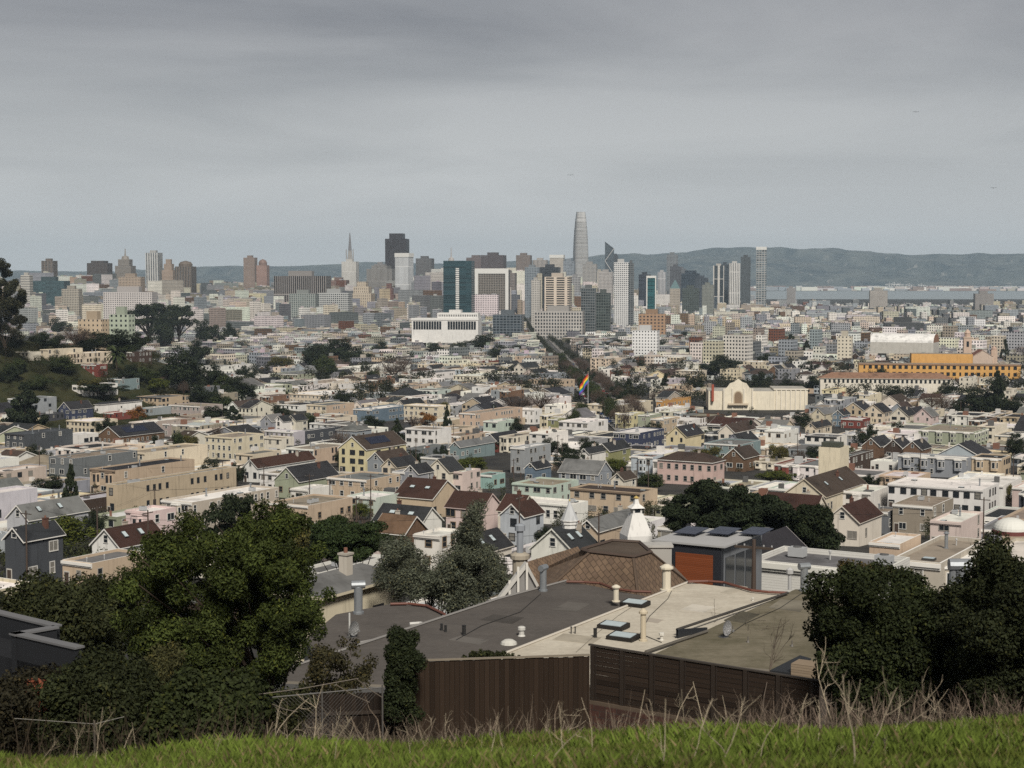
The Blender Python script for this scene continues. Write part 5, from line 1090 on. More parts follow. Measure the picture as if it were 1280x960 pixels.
def clap():
    m, nt, b = nodes('white_clapboard'); tc = nt.nodes.new('ShaderNodeTexCoord'); s = nt.nodes.new('ShaderNodeSeparateXYZ'); nt.links.new(tc.outputs['Object'], s.inputs[0]); f = vmath(nt, 'FRACT', vmath(nt, 'DIVIDE', s.outputs[2], .22)); nt.links.new(mixc(nt, ramp(nt, f, .1, .2), (.38, .37, .35), mixc(nt, noise(nt, 1.5, 5), (.58, .57, .53), (.72, .71, .68))), b.inputs['Base Color']); b.inputs['Roughness'].default_value = .8; bump(nt, b, f, .5, .03)
    r_, Wd, L, h = house(1100, 715, 152, 30, 6, 'flat', 'white', 'greyroof', 'clapboard_house', 'N', label='long white clapboard house with a grey flat roof behind the orange panelled house', pt=at_y(1100, 715, 128))
    for o in r_.children:
        if o.name.startswith('wall'): o.data.materials[0] = m
    landmark('long white clapboard house', 1020, 705)
clap()
r_, Wd, L, h = house(1176, 704, 55, 112, 8.5, 'flat', 'greige', 'tanroof', 'apartment_building', 'S', label='big greyish beige corner building with bay windows, cornice and white roof dome', cat='building', pt=at_y(1176, 704, 172))
q = at_z(1264, 667, r_.location.z + h - .45) - r_.location; q = rz(q.x, q.y, -YAW); DOMEP = (q[0], q[1], h - .45); DR = .78
b = MB(); b.lathe([(2.9 * DR, 0), (2.9 * DR, .5)], 24, DOMEP, 0, (.15, .05, .045)); b.build('dome_base', [M_TRIM], r_); b = MB(); b.lathe([(2.8 * DR * math.cos(t), .5 + 1.9 * DR * math.sin(t)) for t in np.linspace(0, 1.52, 8)], 24, DOMEP, 0, (.62, .62, .58)); b.build('dome', [M_TRIM], r_, True); landmark('big beige corner building', 1220, 720)
for x, y, s in ((1196, 712, 1.0), (1202, 741, 1.3)): pass
def metal_stack():
    p = at_y(1202, 742, 60); root = empty('metal_flue', p - Vector((0, 0, 2.5))); b = MB(); b.lathe([(.26, 0), (.26, 3.5)], 12); b.tube([(-.5, 0, 3.6), (.35, 0, 3.6)], .24, 10); b.tube([(-.35, 0, 2.9), (-.35, 0, 3.6)], .14, 8); b.build('pipe', [M_METAL], root, True);  tag(root, 'galvanised metal flue rising between the two hedges', 'flue')
metal_stack()
# ---------------------------------------------------------------- white cone steeple and the cupola
def steeple():
    p = at_y(795, 668, 215); root = empty('white_steeple', p, R(14)); s = 215 / FPX; hb = 16.5 * s; zt = 46 * s; c = (.68, .67, .65)
    def ring(r, z, n=4): return [(r * math.cos(math.pi / 4 + k * math.pi / 2) * 1.41, r * math.sin(math.pi / 4 + k * math.pi / 2) * 1.41, z) for k in range(4)]
    b = MB(); zz = 27 * s; b.loft(ring(hb, -4), ring(hb, 0), 0, c, False); b.loft(ring(hb, 0), ring(hb * .68, zz * .55), 0, c, False); b.loft(ring(hb * .68, zz * .55), ring(hb * .42, zz), 0, c); b.build('body', [M_WALL], root)
    b = MB(); r = hb * .36; b.loft(ring(r, zz), ring(r, zz + 7 * s), 0, c); 
    b.build('lantern', [M_WALL], root)
    for k in range(4): q = MB(); q.face([(-r * .6, -r - .02, zz + 1.5 * s), (r * .6, -r - .02, zz + 1.5 * s), (r * .6, -r - .02, zz + 6 * s), (-r * .6, -r - .02, zz + 6 * s)], 0); o = q.build('window', [M_GLASS], root); o.rotation_euler = (0, 0, k * math.pi / 2)
    b = MB(); z0 = zz + 7 * s; b.loft(ring(hb * .55, z0), ring(hb * .2, z0 + 5 * s), 0, c, False); b.loft(ring(hb * .2, z0 + 5 * s), ring(hb * .12, z0 + 11 * s), 0, c); b.lathe([(.05, z0 + 11 * s), (hb * .2, z0 + 12 * s), (hb * .2, z0 + 13 * s), (.05, z0 + 15 * s)], 8, c=(.45, .33, .12)); b.build('spire', [M_WALL], root); tag(root, 'white flared steeple with a small lantern and gold finial', 'steeple'); landmark('white flared steeple', 795, 645)
    p = at_y(712, 655, 195); root = empty('white_cupola', p); s = 195 / FPX; r = 10 * s; b = MB(); n = 8; b.lathe([(r * .9, -5 * s), (r * .9, 0), (r * 1.05, .3 * s), (r * 1.05, 4 * s), (r * 1.2, 4.4 * s), (r * 1.2, 5.6 * s)], 8, c=c); b.build('drum', [M_WALL], root); b = MB(); b.lathe([(r * 1.12, 5.6 * s), (r * .72, 14 * s), (r * .3, 23 * s), (.05, 29 * s)], 8, c=(.45, .46, .47)); b.lathe([(.04, 28 * s), (.1, 30 * s), (.04, 32 * s)], 6, c=(.5, .4, .15)); b.build('roof', [M_WALL], root); tag(root, 'white eight sided cupola with a pointed grey roof above charcoal gables', 'cupola'); landmark('white pointed cupola', 712, 640)
steeple()
r_, Wd, L, h = house(1057, 572, 24, 14, 9, 'flat', 'cream', 'charcoal', 'square_tower', 'NC', label='cream square stair tower with a dark capped top near the brown hall', cat='tower', pt=at_y(1050, 560, 470)); b = MB(); b.box(-Wd * .42, Wd * .42, L * .1, L * .6, h, h + 1.4, 0, (.06, .065, .05)); b.build('roof_tank', [M_TRIM], r_)
# landmarks taken from the list of houses
for ph, x, y in (('pink hip roofed house', 870, 595), ('yellow gabled house', 442, 580), ('green corner house with bays', 1190, 560), ('long white flat roofed block', 1180, 620), ('brown gabled hall', 1040, 610), ('grey apartment block on the left', 90, 590), ('umbrella pines on the left', 205, 405), ('big pine at lower left', 290, 740), ('hillside eucalyptus', 12, 360), ('dark corner house on the left', 30, 560), ('peach house with bays', 140, 600), ('navy flat roofed house', 815, 555), ('white hip roofed house', 210, 478), ('flat topped cypress', 925, 640), ('cream colonnade on the avenue', 640, 440)): landmark(ph, x, y)
LANDMARKS.pop()
# ---------------------------------------------------------------- poles, wires, cars
def pole_mesh(h):
    b = MB(); b.tube([(0, 0, -1), (0, 0, h)], [.17, .11], 8, 0, (.07, .05, .04)); return b.mesh('shaft', [M_TRIM])
def arm_mesh():
    b = MB(); b.box(-1.2, 1.2, -.06, .06, -.07, .07, 0, (.06, .045, .035), bottom=True)
    for x in (-1.1, -.6, .6, 1.1): b.lathe([(.04, .07), (.06, .12), (.04, .2)], 6, (x, 0, 0), 0, (.3, .3, .3))
    return b.mesh('cross_arm', [M_TRIM])
ARM = arm_mesh(); tops = []; POLE = pole_mesh(10)
def covered_now(x, y): return any((x - fx) ** 2 + (y - fy) ** 2 < (max(a, b) + 1) ** 2 for fx, fy, a, b, yw in FOOT)
for px, yt, yb, lab in ((194, 610, 652, 'wooden utility pole beside the greyish beige bay house'), (387, 592, 636, 'wooden utility pole over the tan low roofs left of centre'), (50, 556, 612, 'wooden utility pole beside the dark corner house'), (942, 673, 735, 'rust brown utility pole beside the orange panelled house'), (857, 573, 606, 'thin wooden pole in front of the pink hip roofed house'), (1083, 548, 590, 'thin wooden pole beside the brown long house'), (49, 652, 690, 'short utility pole in front of the slate gabled house'), (651, 590, 618, 'thin wooden pole above the mint flat roof'), (513, 560, 600, 'thin wooden pole behind the tan side gabled house'), (1150, 560, 600, 'thin wooden pole before the green corner house'), (1194, 730, 770, 'slim dark pole before the big beige corner building'), (400, 622, 650, 'short pole with crossarm beside the big pine'), (1005, 600, 640, 'thin wooden pole left of the brown gabled hall')):
    p, _ = on_ground(px, yb) if px != 942 else (at_y(942, 735, 96), 0); h = (yb - yt) * p.y / FPX; root = empty('utility_pole', p, R(random.uniform(-70, 0))); link('shaft', pole_mesh(h), root); link('cross_arm', ARM, root, (0, 0, h - .5)); tag(root, lab, 'utility pole', 'utility poles'); tops.append((px, p + Vector((0, 0, h - .35))))
T = dict(tops)
for i, (a, b_) in enumerate(((194, 387), (50, 194), (49, 194), (857, 1083), (651, 857), (513, 651))):
    A, B_ = T[a], T[b_]; b = MB()
    for k in (-.5, .5):
        P = [A.lerp(B_, t / 10) + Vector((k, 0, -4 * (t / 10) * (1 - t / 10) * (A - B_).length * .018)) for t in range(11)]; b.tube(P, .018, 3, 0, (.02, .02, .02), cap=False)
    tag(b.build('power_line', [M_TRIM]), ('pair of wires from the bay house pole to the tan roofs', 'pair of wires between the dark corner house and the bay house', 'pair of wires from the slate gable pole to the bay house pole', 'pair of wires right of the pink hip roofed house', 'pair of wires left of the pink hip roofed house', 'pair of wires above the white and mint flat roofs')[i], 'wires', 'overhead wires')
for _k in range(44):                                   # poles along the streets further off
    Y = 230 * math.exp(random.random() * 1.35); x = random.uniform(-.32, .32) * Y
    if covered_now(x, Y): continue
    hh = random.uniform(9, 12); root = empty('utility_pole', (x, Y, zgf(x, Y)), YAW + R(90) * random.randint(0, 1)); link('shaft', POLE, root, None, None, (1, 1, hh / 10)); link('cross_arm', ARM, root, (0, 0, hh - .5)); thing(root, random.choice(('wooden', 'dark', 'thin')) + ' utility pole among the roofs', (x, Y, zgf(x, Y) + hh), 'utility pole', 'utility poles')
far = sorted([o for o in bpy.data.objects if o.name.startswith('utility_pole') and o.location.y > 215], key=lambda o: (round(o.location.y / 60), o.location.x)); nw = 0
for A_, B_ in zip(far, far[1:]):
    dd = (A_.location - B_.location).length
    if dd < 75 and nw < 24 and A_.location.y < 620:
        a, c = A_.location + Vector((0, 0, 8.6)), B_.location + Vector((0, 0, 8.6)); b = MB(); b.tube([a.lerp(c, t / 8) + Vector((0, 0, -4 * (t / 8) * (1 - t / 8) * dd * .02)) for t in range(9)], .03, 3, 0, (.015, .015, .015), cap=False); o = b.build('power_line', [M_TRIM]); thing(o, 'dark overhead wire strung between two poles', tuple(a.lerp(c, .5)), 'wires', 'overhead wires'); nw += 1
def car_meshes(c):
    b = MB(); prof = [(-2.15, .35), (2.15, .35), (2.2, .7), (1.9, .92), (1.1, 1.0), (.5, 1.45), (-1.2, 1.45), (-1.9, .98), (-2.2, .85)]
    for s in (-.85, .85): b.face([(x, s, z) for x, z in (prof if s < 0 else prof[::-1])], 0, c)
    for (x0, z0), (x1, z1) in zip(prof, prof[1:] + prof[:1]): b.face([(x0, .85, z0), (x0, -.85, z0), (x1, -.85, z1), (x1, .85, z1)][::-1], 0, c)
    g = MB()
    for s in (-.86, .86): q = [(-1.65, s, 1.0), (1.0, s, 1.02), (.45, s, 1.38), (-1.15, s, 1.38)]; g.face(q if s < 0 else q[::-1], 0)
    for xa, za, xb, zb in ((1.13, 1.0, .53, 1.44), (-1.93, 1.0, -1.23, 1.44)): g.face([(xa, -.7, za), (xa, .7, za), (xb, .65, zb), (xb, -.65, zb)], 0); g.face([(xa, .7, za), (xa, -.7, za), (xb, -.65, zb), (xb, .65, zb)], 0)
    return b.mesh('body', [M_TRIM]), g.mesh('window', [M_GLASS])
b = MB(); b.tube([(0, -.1, 0), (0, .1, 0)], .33, 10, 0, (.02, .02, .02)); WHEEL = b.mesh('wheel', [M_TRIM])
CARC = dict(white=(.7, .7, .7), silver=(.4, .41, .42), black=(.015, .015, .017), red=(.3, .03, .03), blue=(.04, .08, .2), grey=(.12, .12, .13)); CARM = {k: car_meshes(v) for k, v in CARC.items()}
def car(k, p, a, desc=None, label=None):
    root = empty('parked_car', p, a); bm, gm = CARM[k]; link('body', bm, root); link('window', gm, root)
    for x in (-1.35, 1.35):
        for y in (-.8, .8): link('wheel', WHEEL, root, (x, y, .33))
    if label: tag(root, label, 'car', 'cars in the streets')
    else: thing(root, desc, p, 'car', 'cars in the streets')
y = 815
while y < 1750:
    for off in (-10.6, -5.9, -2.2, 2.2, 6, 10.6):
        if random.random() < (.8 if abs(off) > 10 else .35):
            k = random.choice(list(CARC)); x = road_x(y) + off; car(k, Vector((x, y, zgf(x, y) + .36)), R(90 if off > 0 else -90) + R(.6), f'{k} car {"parked at the kerb" if abs(off) > 10 else "driving on the avenue"}')
    y += random.uniform(14, 26)
p, _ = on_ground(40, 606); car('black', p, R(60), label='black car in the side street below the green street sign')
q = MB(); p, _ = on_ground(33, 604); z = at_y(33, 592, p.y).z; q.tube([(0, 0, 0), (0, 0, z - p.z + .3)], .06, 6, 0, (.3, .3, .3)); q.box(-1.2, 1.2, -.09, -.065, z - p.z - .35, z - p.z + .3, 0, (.02, .16, .10), bottom=True); o = q.build('street_sign', [M_TRIM]); o.location = p; tag(o, 'green street sign in the side street at the far left', 'sign')
for px, py, Y, lab in ((1145, 140, 300, 'small dark bird high in the sky at right'), (713, 219, 420, 'small dark bird in the sky above the tallest tower'), (1242, 235, 380, 'small dark bird low in the sky at far right')):
    p = at_y(px, py, Y); b = MB(); s = Y / 300
    for sg in (-1, 1): b.face([(0, -.12 * s, 0), (sg * .35 * s, 0, .12 * s), (sg * .7 * s, .1 * s, 0), (sg * .3 * s, .15 * s, .08 * s), (0, .14 * s, 0)], 0, (.02, .02, .02))
    b.tube([(0, -.3 * s, 0), (0, 0, .02 * s), (0, .3 * s, 0)], [.02 * s, .07 * s, .02 * s], 6, 0, (.02, .02, .02)); o = b.build('bird', [M_TRIM]); o.location = p; tag(o, lab, 'bird')
TREES = """
650 430 448 28 dark
682 438 456 28 bare
742 428 446 34 dark
772 423 440 40 dark
832 423 440 30 dark
852 414 428 28 dark
930 424 441 34 dark
1032 418 436 28 dark
962 440 460 30 dark
1130 436 452 36 dark
1190 440 460 30 dark
690 545 572 30 dark
520 560 585 28 dark
610 545 566 28 dark
430 560 585 26 dark
360 590 612 26 dark
240 560 585 26 dark
60 590 622 40 dark
1020 555 580 30 dark
900 600 622 30 dark
1090 590 612 26 dark
1000 560 580 24 bare
840 620 645 36 dark
310 455 480 30 dark
130 520 545 30 dark
350 505 525 26 dark
1140 600 622 30 dark
140 409 441 52 dark
112 412 441 42 dark
166 413 444 44 dark
10 455 480 34 dark
48 468 490 28 round
110 470 494 34 olive
160 453 482 34 dark
198 470 492 32 lime
240 422 464 44 dark
254 478 512 48 dark
302 468 506 44 dark
216 450 482 34 dark
268 505 528 32 dark
352 443 466 38 olive
395 428 470 44 dark
440 430 462 44 dark
456 440 462 34 dark
1165 488 516 42 bare
1200 498 522 34 dark
1270 538 578 34 dark
1020 468 492 32 dark
1075 470 494 30 dark
985 472 496 32 dark
940 470 490 32 dark
870 470 490 26 dark
640 520 545 30 dark
430 485 510 30 dark
330 610 635 30 round
1010 450 470 30 dark
1120 480 502 30 dark
250 600 625 30 dark
187 378 440 60 umb
224 380 438 46 umb
205 386 442 40 dark
262 397 440 40 dark
290 402 430 20 dark
32 474 545 58 conifer
76 442 470 36 round
20 447 470 30 round
146 430 470 28 palm
128 478 500 58 umb
182 458 480 36 round
230 436 492 56 dark
262 452 492 36 dark
280 465 500 30 round
172 505 530 24 autumn
275 493 514 34 round
291 505 532 30 conifer
408 444 476 32 round
420 420 462 52 dark
398 428 455 30 dark
492 444 482 42 bare
505 440 470 22 bare
474 425 450 24 dark
545 427 448 30 dark
600 416 446 52 dark
574 428 448 28 dark
622 430 450 24 dark
385 515 535 28 round
468 517 540 30 dark
497 520 562 24 conifer
534 513 536 28 autumn
517 518 538 26 bare
552 500 520 30 olive
262 570 612 32 dark
297 574 610 22 dark
590 569 592 48 lime
648 490 522 54 bare
676 486 520 44 bare
712 558 588 40 dark
770 570 595 34 lime
812 589 615 40 round
786 472 504 26 conifer
735 545 570 30 dark
832 465 490 16 conifer
895 448 474 38 dark
910 442 468 50 dark
860 434 456 18 conifer
955 462 486 30 dark
885 556 578 46 olive
816 526 548 30 dark
988 416 452 30 conifer
1008 424 452 18 conifer
1095 458 490 36 dark
1060 436 452 14 conifer
1172 425 446 18 dark
1256 424 462 14 cyp
1274 430 462 24 bare
1246 460 524 32 conifer
1222 482 522 50 dark
1265 492 524 40 dark
1182 476 500 26 dark
1160 572 594 54 olive
1178 492 522 32 bare
972 586 606 50 lime
1002 514 532 30 dark
1090 505 520 20 dark
448 626 650 38 lime
562 612 642 40 lime
684 654 680 42 dark
75 640 694 96 lime
110 690 720 50 palm
95 405 440 46 bare
60 412 440 40 dark
75 395 425 30 dark
120 402 432 40 bare
155 428 446 30 round
300 540 560 24 round
1040 605 640 30 dark
"""
# ---------------------------------------------------------------- the rest of the town: lots along the streets
def covered(x, y, r):
    for fx, fy, a, b, yw in FOOT:
        dx, dy = x - fx, y - fy
        if dx * dx + dy * dy > (a + b + r + 2) ** 2: continue
        c, s = math.cos(-yw), math.sin(-yw); lx, ly = dx * c - dy * s, dx * s + dy * c
        if abs(lx) < a + r * .8 and abs(ly) < b + r * .8: return True
    return False
WALLS = [('white', 32), ('ivory', 18), ('cream', 20), ('grey', 10), ('tan', 8), ('greige', 9), ('bluegrey', 5), ('slate', 4), ('pinkwhite', 4), ('peach', 3), ('brown', 4), ('sage', 3), ('lightblue', 2), ('paleyellow', 3), ('midgrey', 5), ('mint', 1), ('taupe', 5), ('red', 1), ('lavender', 1), ('darkbrown', 2)]
FROOF = [('white', 34), ('ivory', 10), ('greyroof', 22), ('tanroof', 20), ('charcoal', 13), ('silver', 9)]
GROOF = [('charcoal', 46), ('brownroof', 24), ('greyroof', 28), ('maroon', 5), ('tanroof', 6)]
def pick(t): return random.choices([a for a, _ in t], [b for _, b in t])[0]
def lot_house(mb, x, y, base, yaw, Wd, L, h, kind, wall, roof, det):
    w = MB(); wc = vary(C[wall], .12); rc = vary(C[roof], .15); tc = C['white'] if random.random() < .6 else tuple(v * .85 for v in wc); hw = Wd / 2
    for a, b in (((-hw, 0), (hw, 0)), ((hw, 0), (hw, L)), ((hw, L), (-hw, L)), ((-hw, L), (-hw, 0))): w.face([(*a, -4), (*b, -4), (*b, h), (*a, h)], 0, wc)
    if kind == 'flat': flat(w, w, Wd, L, h, wc, rc, tc, .45, det > 0)
    elif kind == 'gable': gable(w, w, Wd, L, h, min(hw * .85, 4), wc, rc, tc, 'u')
    elif kind == 'gableV': gable(w, w, Wd, L, h, min(L / 2 * .6, 3.6), wc, rc, tc, 'v')
    else: hip(w, Wd, L, h, min(Wd, L) * .26, rc, tc)
    fl = max(1, int(round((h - .6) / 3.0))); fh = h / fl; fr = random.choice(((.6, .59, .56), (.06, .06, .06), tuple(v * .7 for v in wc), tuple(v * .9 for v in wc))); wsz = random.choice((.45, .5, .6, .85))
    for face, span, skip in (('f', Wd, .05), ('r', L, .62), ('l', L, .7), ('b', Wd, .25)):
        n = max(1, int(span / random.uniform(2.4, 4.2)))
        for s in range(fl):
            for i in range(n):
                if random.random() < skip: continue
                t = (i + .5) / n * span; ww = wsz; z0 = s * fh + fh * .32; z1 = z0 + 1.55
                for e, off, m, c in ((.14, .03, 2, fr), (0, .06, 3, (0, 0, 0))):
                    u0, u1 = t - ww - e, t + ww + e; a, b = z0 - e, z1 + e
                    if face == 'f': q = [(-hw + u0, -off, a), (-hw + u1, -off, a), (-hw + u1, -off, b), (-hw + u0, -off, b)]
                    elif face == 'b': q = [(hw - u0, L + off, a), (hw - u1, L + off, a), (hw - u1, L + off, b), (hw - u0, L + off, b)]
                    elif face == 'r': q = [(hw + off, u0, a), (hw + off, u1, a), (hw + off, u1, b), (hw + off, u0, b)]
                    else: q = [(-hw - off, L - u0, a), (-hw - off, L - u1, a), (-hw - off, L - u1, b), (-hw - off, L - u0, b)]
                    if m == 3 and random.random() < .2: w.face(q, 2, (.2, .19, .17))
                    elif m == 3 or det > 1: w.face(q, m, c)
    if kind == 'flat' and det > 0 and random.random() < .55:              # bay on the front
        for t in ([0] if Wd < 9 else [-Wd * .26, Wd * .26]):
            z0, z1 = (2.7 if h > 7 else .7), h - .9; P = [(t - 1.3, -.01), (t - .8, -.85), (t + .8, -.85), (t + 1.3, -.01)]; w.prism(P, z0, z1, 0, wc, bottom=True); w.prism([(t - 1.5, -.012), (t - .9, -1.0), (t + .9, -1.0), (t + 1.5, -.012)], z1, z1 + .25, 2, tc, bottom=True)
            for s in range(max(1, int(round((z1 - z0) / 3)))): zz = z0 + s * 3 + .8; w.face([(t - .55, -.87, zz), (t + .55, -.87, zz), (t + .55, -.87, zz + 1.5), (t - .55, -.87, zz + 1.5)], 3, (0, 0, 0))
    for _ in range(random.randint(1, 4) if kind == 'flat' else 1):
        px, py = random.uniform(-hw + .8, hw - .8), random.uniform(1, L - 1); s = random.choice((.2, .3, .6, 1.1)); zz = h - .45 if kind == 'flat' else h; t = random.uniform(.5, 1.8) if s < 1 else (.3 if random.random() < .5 else 2.3)
        if kind != 'flat': px *= .3; t = 3 + random.random(); s = .3
        w.box(px - s, px + s, py - s, py + s, zz, zz + t, 2, random.choice(((.45, .45, .45), (.1, .1, .1), (.6, .58, .55), (.2, .1, .07))))
    mb.add(w, Matrix.Translation((x, y, base)) @ Matrix.Rotation(yaw, 4, 'Z'))
lots = []
def in_view(x, y, pad=14): return abs(x) < .335 * y + pad
def try_lot(fx, fy, yaw, Wd, L, far):
    o = rz(0, L / 2, yaw); cx, cy = fx + o[0], fy + o[1]
    if not in_view(cx, cy) or covered(cx, cy, min(Wd, L) / 2): return
    if abs(cx - road_x(cy)) < 17 + (Wd + L) / 4 and 760 < cy < 4500: return
    if ((cx + 315) / 125) ** 2 + ((cy - 915) / 110) ** 2 < 1 or ((cx + 240) / 70) ** 2 + ((cy - 985) / 80) ** 2 < 1: return
    lots.append((fx, fy, yaw, Wd, L, cx, cy))
a = 60.0; row = 0
while a < 1900:                         # rows of houses, streets between every second row
    b = -900.0
    while b < 1300:
        Wd = random.choice((6.5, 7.6, 7.6, 7.6, 9, 12, 15, 20)); L = random.uniform(15, 25)
        fx, fy = a * UX + b * UY, a * UY - b * UX
        d = fy
        if 150 < d < 1500 and (b % 150) > 13: try_lot(fx, fy, YAW, Wd, L, False)
        b += Wd + (0.15 if random.random() < .8 else 2.5)
    row += 1; a += 30 if row % 2 else 38
info = []
for fx, fy, yaw, Wd, L, cx, cy in lots:
    kind = random.choices(('flat', 'gable', 'gableV', 'hip'), (64, 21, 8, 7) if cy > 450 else (58, 26, 9, 7))[0]; wall = pick(WALLS); roof = pick(FROOF if kind == 'flat' else GROOF); h = random.choice((5.8, 6.5, 7, 8.8, 9.5)) if kind == 'flat' else random.choice((4.5, 5.2, 6, 7.5))
    if 900 < cy and random.random() < .06: h = 12.5
    info.append((fx, fy, yaw, Wd, L, cx, cy, kind, wall, roof, h))
# a filler house may not stand in front of what the photograph shows there
for ln in TREES.strip().splitlines():
    px, yt, yb, w, k = ln.split(); px, yt, yb, w = map(float, (px, yt, yb, w)); KEEP.append((px - w * .4, px + w * .4, yt, yt + (yb - yt) * .72, on_ground(px, yb)[0].y)); p = on_ground(px, yb)[0]; FOOT.append((p.x, p.y, w * .2 * p.y / FPX, w * .2 * p.y / FPX, 0))
KEEP += [(512, 600, 396, 412, 1900), (880, 1014, 470, 519, 1300), (1076, 1272, 442, 474, 1230), (1027, 1190, 461, 480, 1080), (1203, 1246, 414, 446, 1330), (1086, 1168, 417, 430, 1560), (720, 748, 464, 504, 1300), (774, 818, 622, 664, 215), (700, 724, 622, 655, 195), (660, 745, 440, 505, 960)]
def blocks(cx, cy, Wd, L, yaw, base, h):
    pts = []
    for sx in (-.5, .5):
        for sy in (-.5, .5):
            o = rz(sx * Wd, sy * L, yaw); pts.append(project((cx + o[0], cy + o[1], base + h)))
    x0, x1 = min(p[0] for p in pts), max(p[0] for p in pts); y0 = min(p[1] for p in pts); y1 = project((cx, cy - L / 2, base))[1]
    for kx0, kx1, ky0, ky1, kd in KEEP:
        if cy - 3 > kd: continue
        ox = min(x1, kx1) - max(x0, kx0); oy = min(y1, ky1) - max(y0, ky0)
        if ox > 0 and oy > 0 and ox * oy > min(.12 * (kx1 - kx0) * (ky1 - ky0), 90): return True
    return False
keep = []
for t in info:
    if blocks(t[5], t[6], t[3], t[4], t[2], zgf(t[5], t[6]), t[10] + (0 if t[7] == 'flat' else 2.5)):      # a low flat roofed one may still fit there
        t = t[:7] + ('flat', t[8], pick(FROOF), 3.4)
        if blocks(t[5], t[6], t[3], t[4], t[2], zgf(t[5], t[6]), 3.4): continue
    keep.append(t)
info = keep
# what shows: near to far, keep the highest roof line met in every pixel column
cols = np.full(1280, 960.0); order = []
heroes = [(x, y, a_, b_, yw) for x, y, a_, b_, yw in FOOT]
def silhouette(cx, cy, Wd, L, yaw, base, h):
    pts = []
    for sx in (-.5, .5):
        for sy in (-.5, .5):
            o = rz(sx * Wd, sy * L, yaw); pts.append(project((cx + o[0], cy + o[1], base + h)))
    return min(p[0] for p in pts), max(p[0] for p in pts), min(p[1] for p in pts)
allp = [(cy, i) for i, (_, _, _, _, _, _, cy, *_r) in enumerate(info)] + [(y, -1 - k) for k, (x, y, a_, b_, yw) in enumerate(heroes) if y < 1600]
vis = {}
for cy, i in sorted(allp):
    if i >= 0: fx, fy, yaw, Wd, L, cx, cy, kind, wall, roof, h = info[i]
    else: cx, cy, a_, b_, yaw = heroes[-1 - i]; Wd, L, h = 2 * a_, 2 * b_, 6.5
    x0, x1, yt = silhouette(cx, cy, Wd, L, yaw, zgf(cx, cy), h + (1.5 if i >= 0 and kind != 'flat' else 0)); x0, x1 = int(max(0, x0)), int(min(1279, x1))
    if x1 <= x0: continue
    seg = cols[x0:x1]
    if i >= 0: vis[i] = float(np.maximum(0, np.minimum(seg - yt, 14 * 700 / cy)).sum())
    np.minimum(seg, yt + 1, out=seg)
best = sorted(vis, key=lambda i: -vis[i])[:max(0, 295 - len(HOUSES.strip().splitlines()) - 12)]
chosen = set(best); rest = MB(); far_n = 0
for i, (fx, fy, yaw, Wd, L, cx, cy, kind, wall, roof, h) in enumerate(info):
    base = zgf(cx, cy) + .2
    if i in chosen:
        m = MB(); lot_house(m, 0, 0, 0, 0, Wd, L, h, kind, wall, roof, 2)
        nm = {'flat': 'flat_roofed_house', 'gable': 'gabled_house', 'gableV': 'gabled_house', 'hip': 'hip_roofed_house'}[kind]
        o = m.build(nm, HM); o.location = (fx, fy, base); o.rotation_euler = (0, 0, yaw)
        rr = f'flat {word(roof)} roof' if kind == 'flat' else f'{word(roof)} {"hip" if kind == "hip" else "gable"} roof'
        thing(o, f'{word(wall)} {"tall " if h > 8 else ""}house with {rr}', (cx, cy, base + h), 'house', 'houses of the town below')
    elif vis.get(i, 0) > 0 or cy < 700: lot_house(rest, fx, fy, base, yaw, Wd, L, h, kind, wall, roof, 1 if cy < 900 else 0)
tag(rest.build('distant_houses', HM), 'mass of small houses filling the streets further down', 'houses', kind='stuff')
# low blocks and warehouses out to downtown and the shore
blk = MB(); y = 1480.0
def market_h(px, y):                   # taller towards downtown
    t = math.exp(-((px - 620) / 190) ** 2) * min(1, max(0, (y - 2200) / 1500)); return t
while y < 6900:
    wmax = .335 * y + 40; x = -wmax; dep = 19 + (y - 1500) * .005
    while x < wmax:
        Wd = random.choice((7, 8, 9, 12, 16, 24, 40 if y > 2200 else 14)) * (1 + (y - 1500) / 6000); px = 640 + FPX * x / y; px2 = px
        if random.random() < .8 and not covered(x, y, Wd / 2) and not (abs(x - road_x(y)) < 19 + Wd / 2 and y < 4200) and not (px > 940 and y > 5200):
            t = market_h(px, y); h = random.choice((6, 7, 9, 11, 13)) + (random.random() ** 2) * (8 + 105 * t) * (1 if y > 2700 else .4) + t * 12
            if px < 440 and y > 2600: h += random.random() ** 3 * 36 + 2
            if px > 860: h = random.choice((7, 9, 11, 13)) + random.random() ** 5 * 20
            wc = vary(C[random.choices(('white', 'ivory', 'cream', 'grey', 'tan', 'greige', 'taupe', 'brown', 'midgrey', 'redtile', 'bluegrey'), (28, 9, 6, 19, 3, 10, 8, 6, 14, 2, 8))[0]], .2); rc = vary(C[random.choices(('white', 'ivory', 'greyroof', 'tanroof', 'charcoal', 'silver'), (32, 8, 20, 12, 24, 8))[0]], .2)
            L = dep * random.uniform(.6, .95); yw = (YAW if px < 600 or y < 2300 else R(-4)) + R(random.uniform(-2, 2)); q = MB(); hw = Wd / 2; base = zgf(x, y)
            q.box(-hw, hw, 0, L, -4, h, 0, wc, topm=1, topc=rc)
            for _ in range(random.randint(0, 2)):
                ux, uy = random.uniform(-hw * .7, hw * .5), random.uniform(0, L * .6); q.box(ux, ux + hw * .3 + 1, uy, uy + L * .25, h, h + random.uniform(1, 3.5), 2, vary((.35, .34, .33), .4), topm=1, topc=vary((.3, .3, .3), .4))
            blk.add(q, Matrix.Translation((x, y, base)) @ Matrix.Rotation(yw, 4, 'Z'))
        x += Wd + random.choice((.5, 1, 6, 14))
    y += dep + random.choice((4, 12, 18))
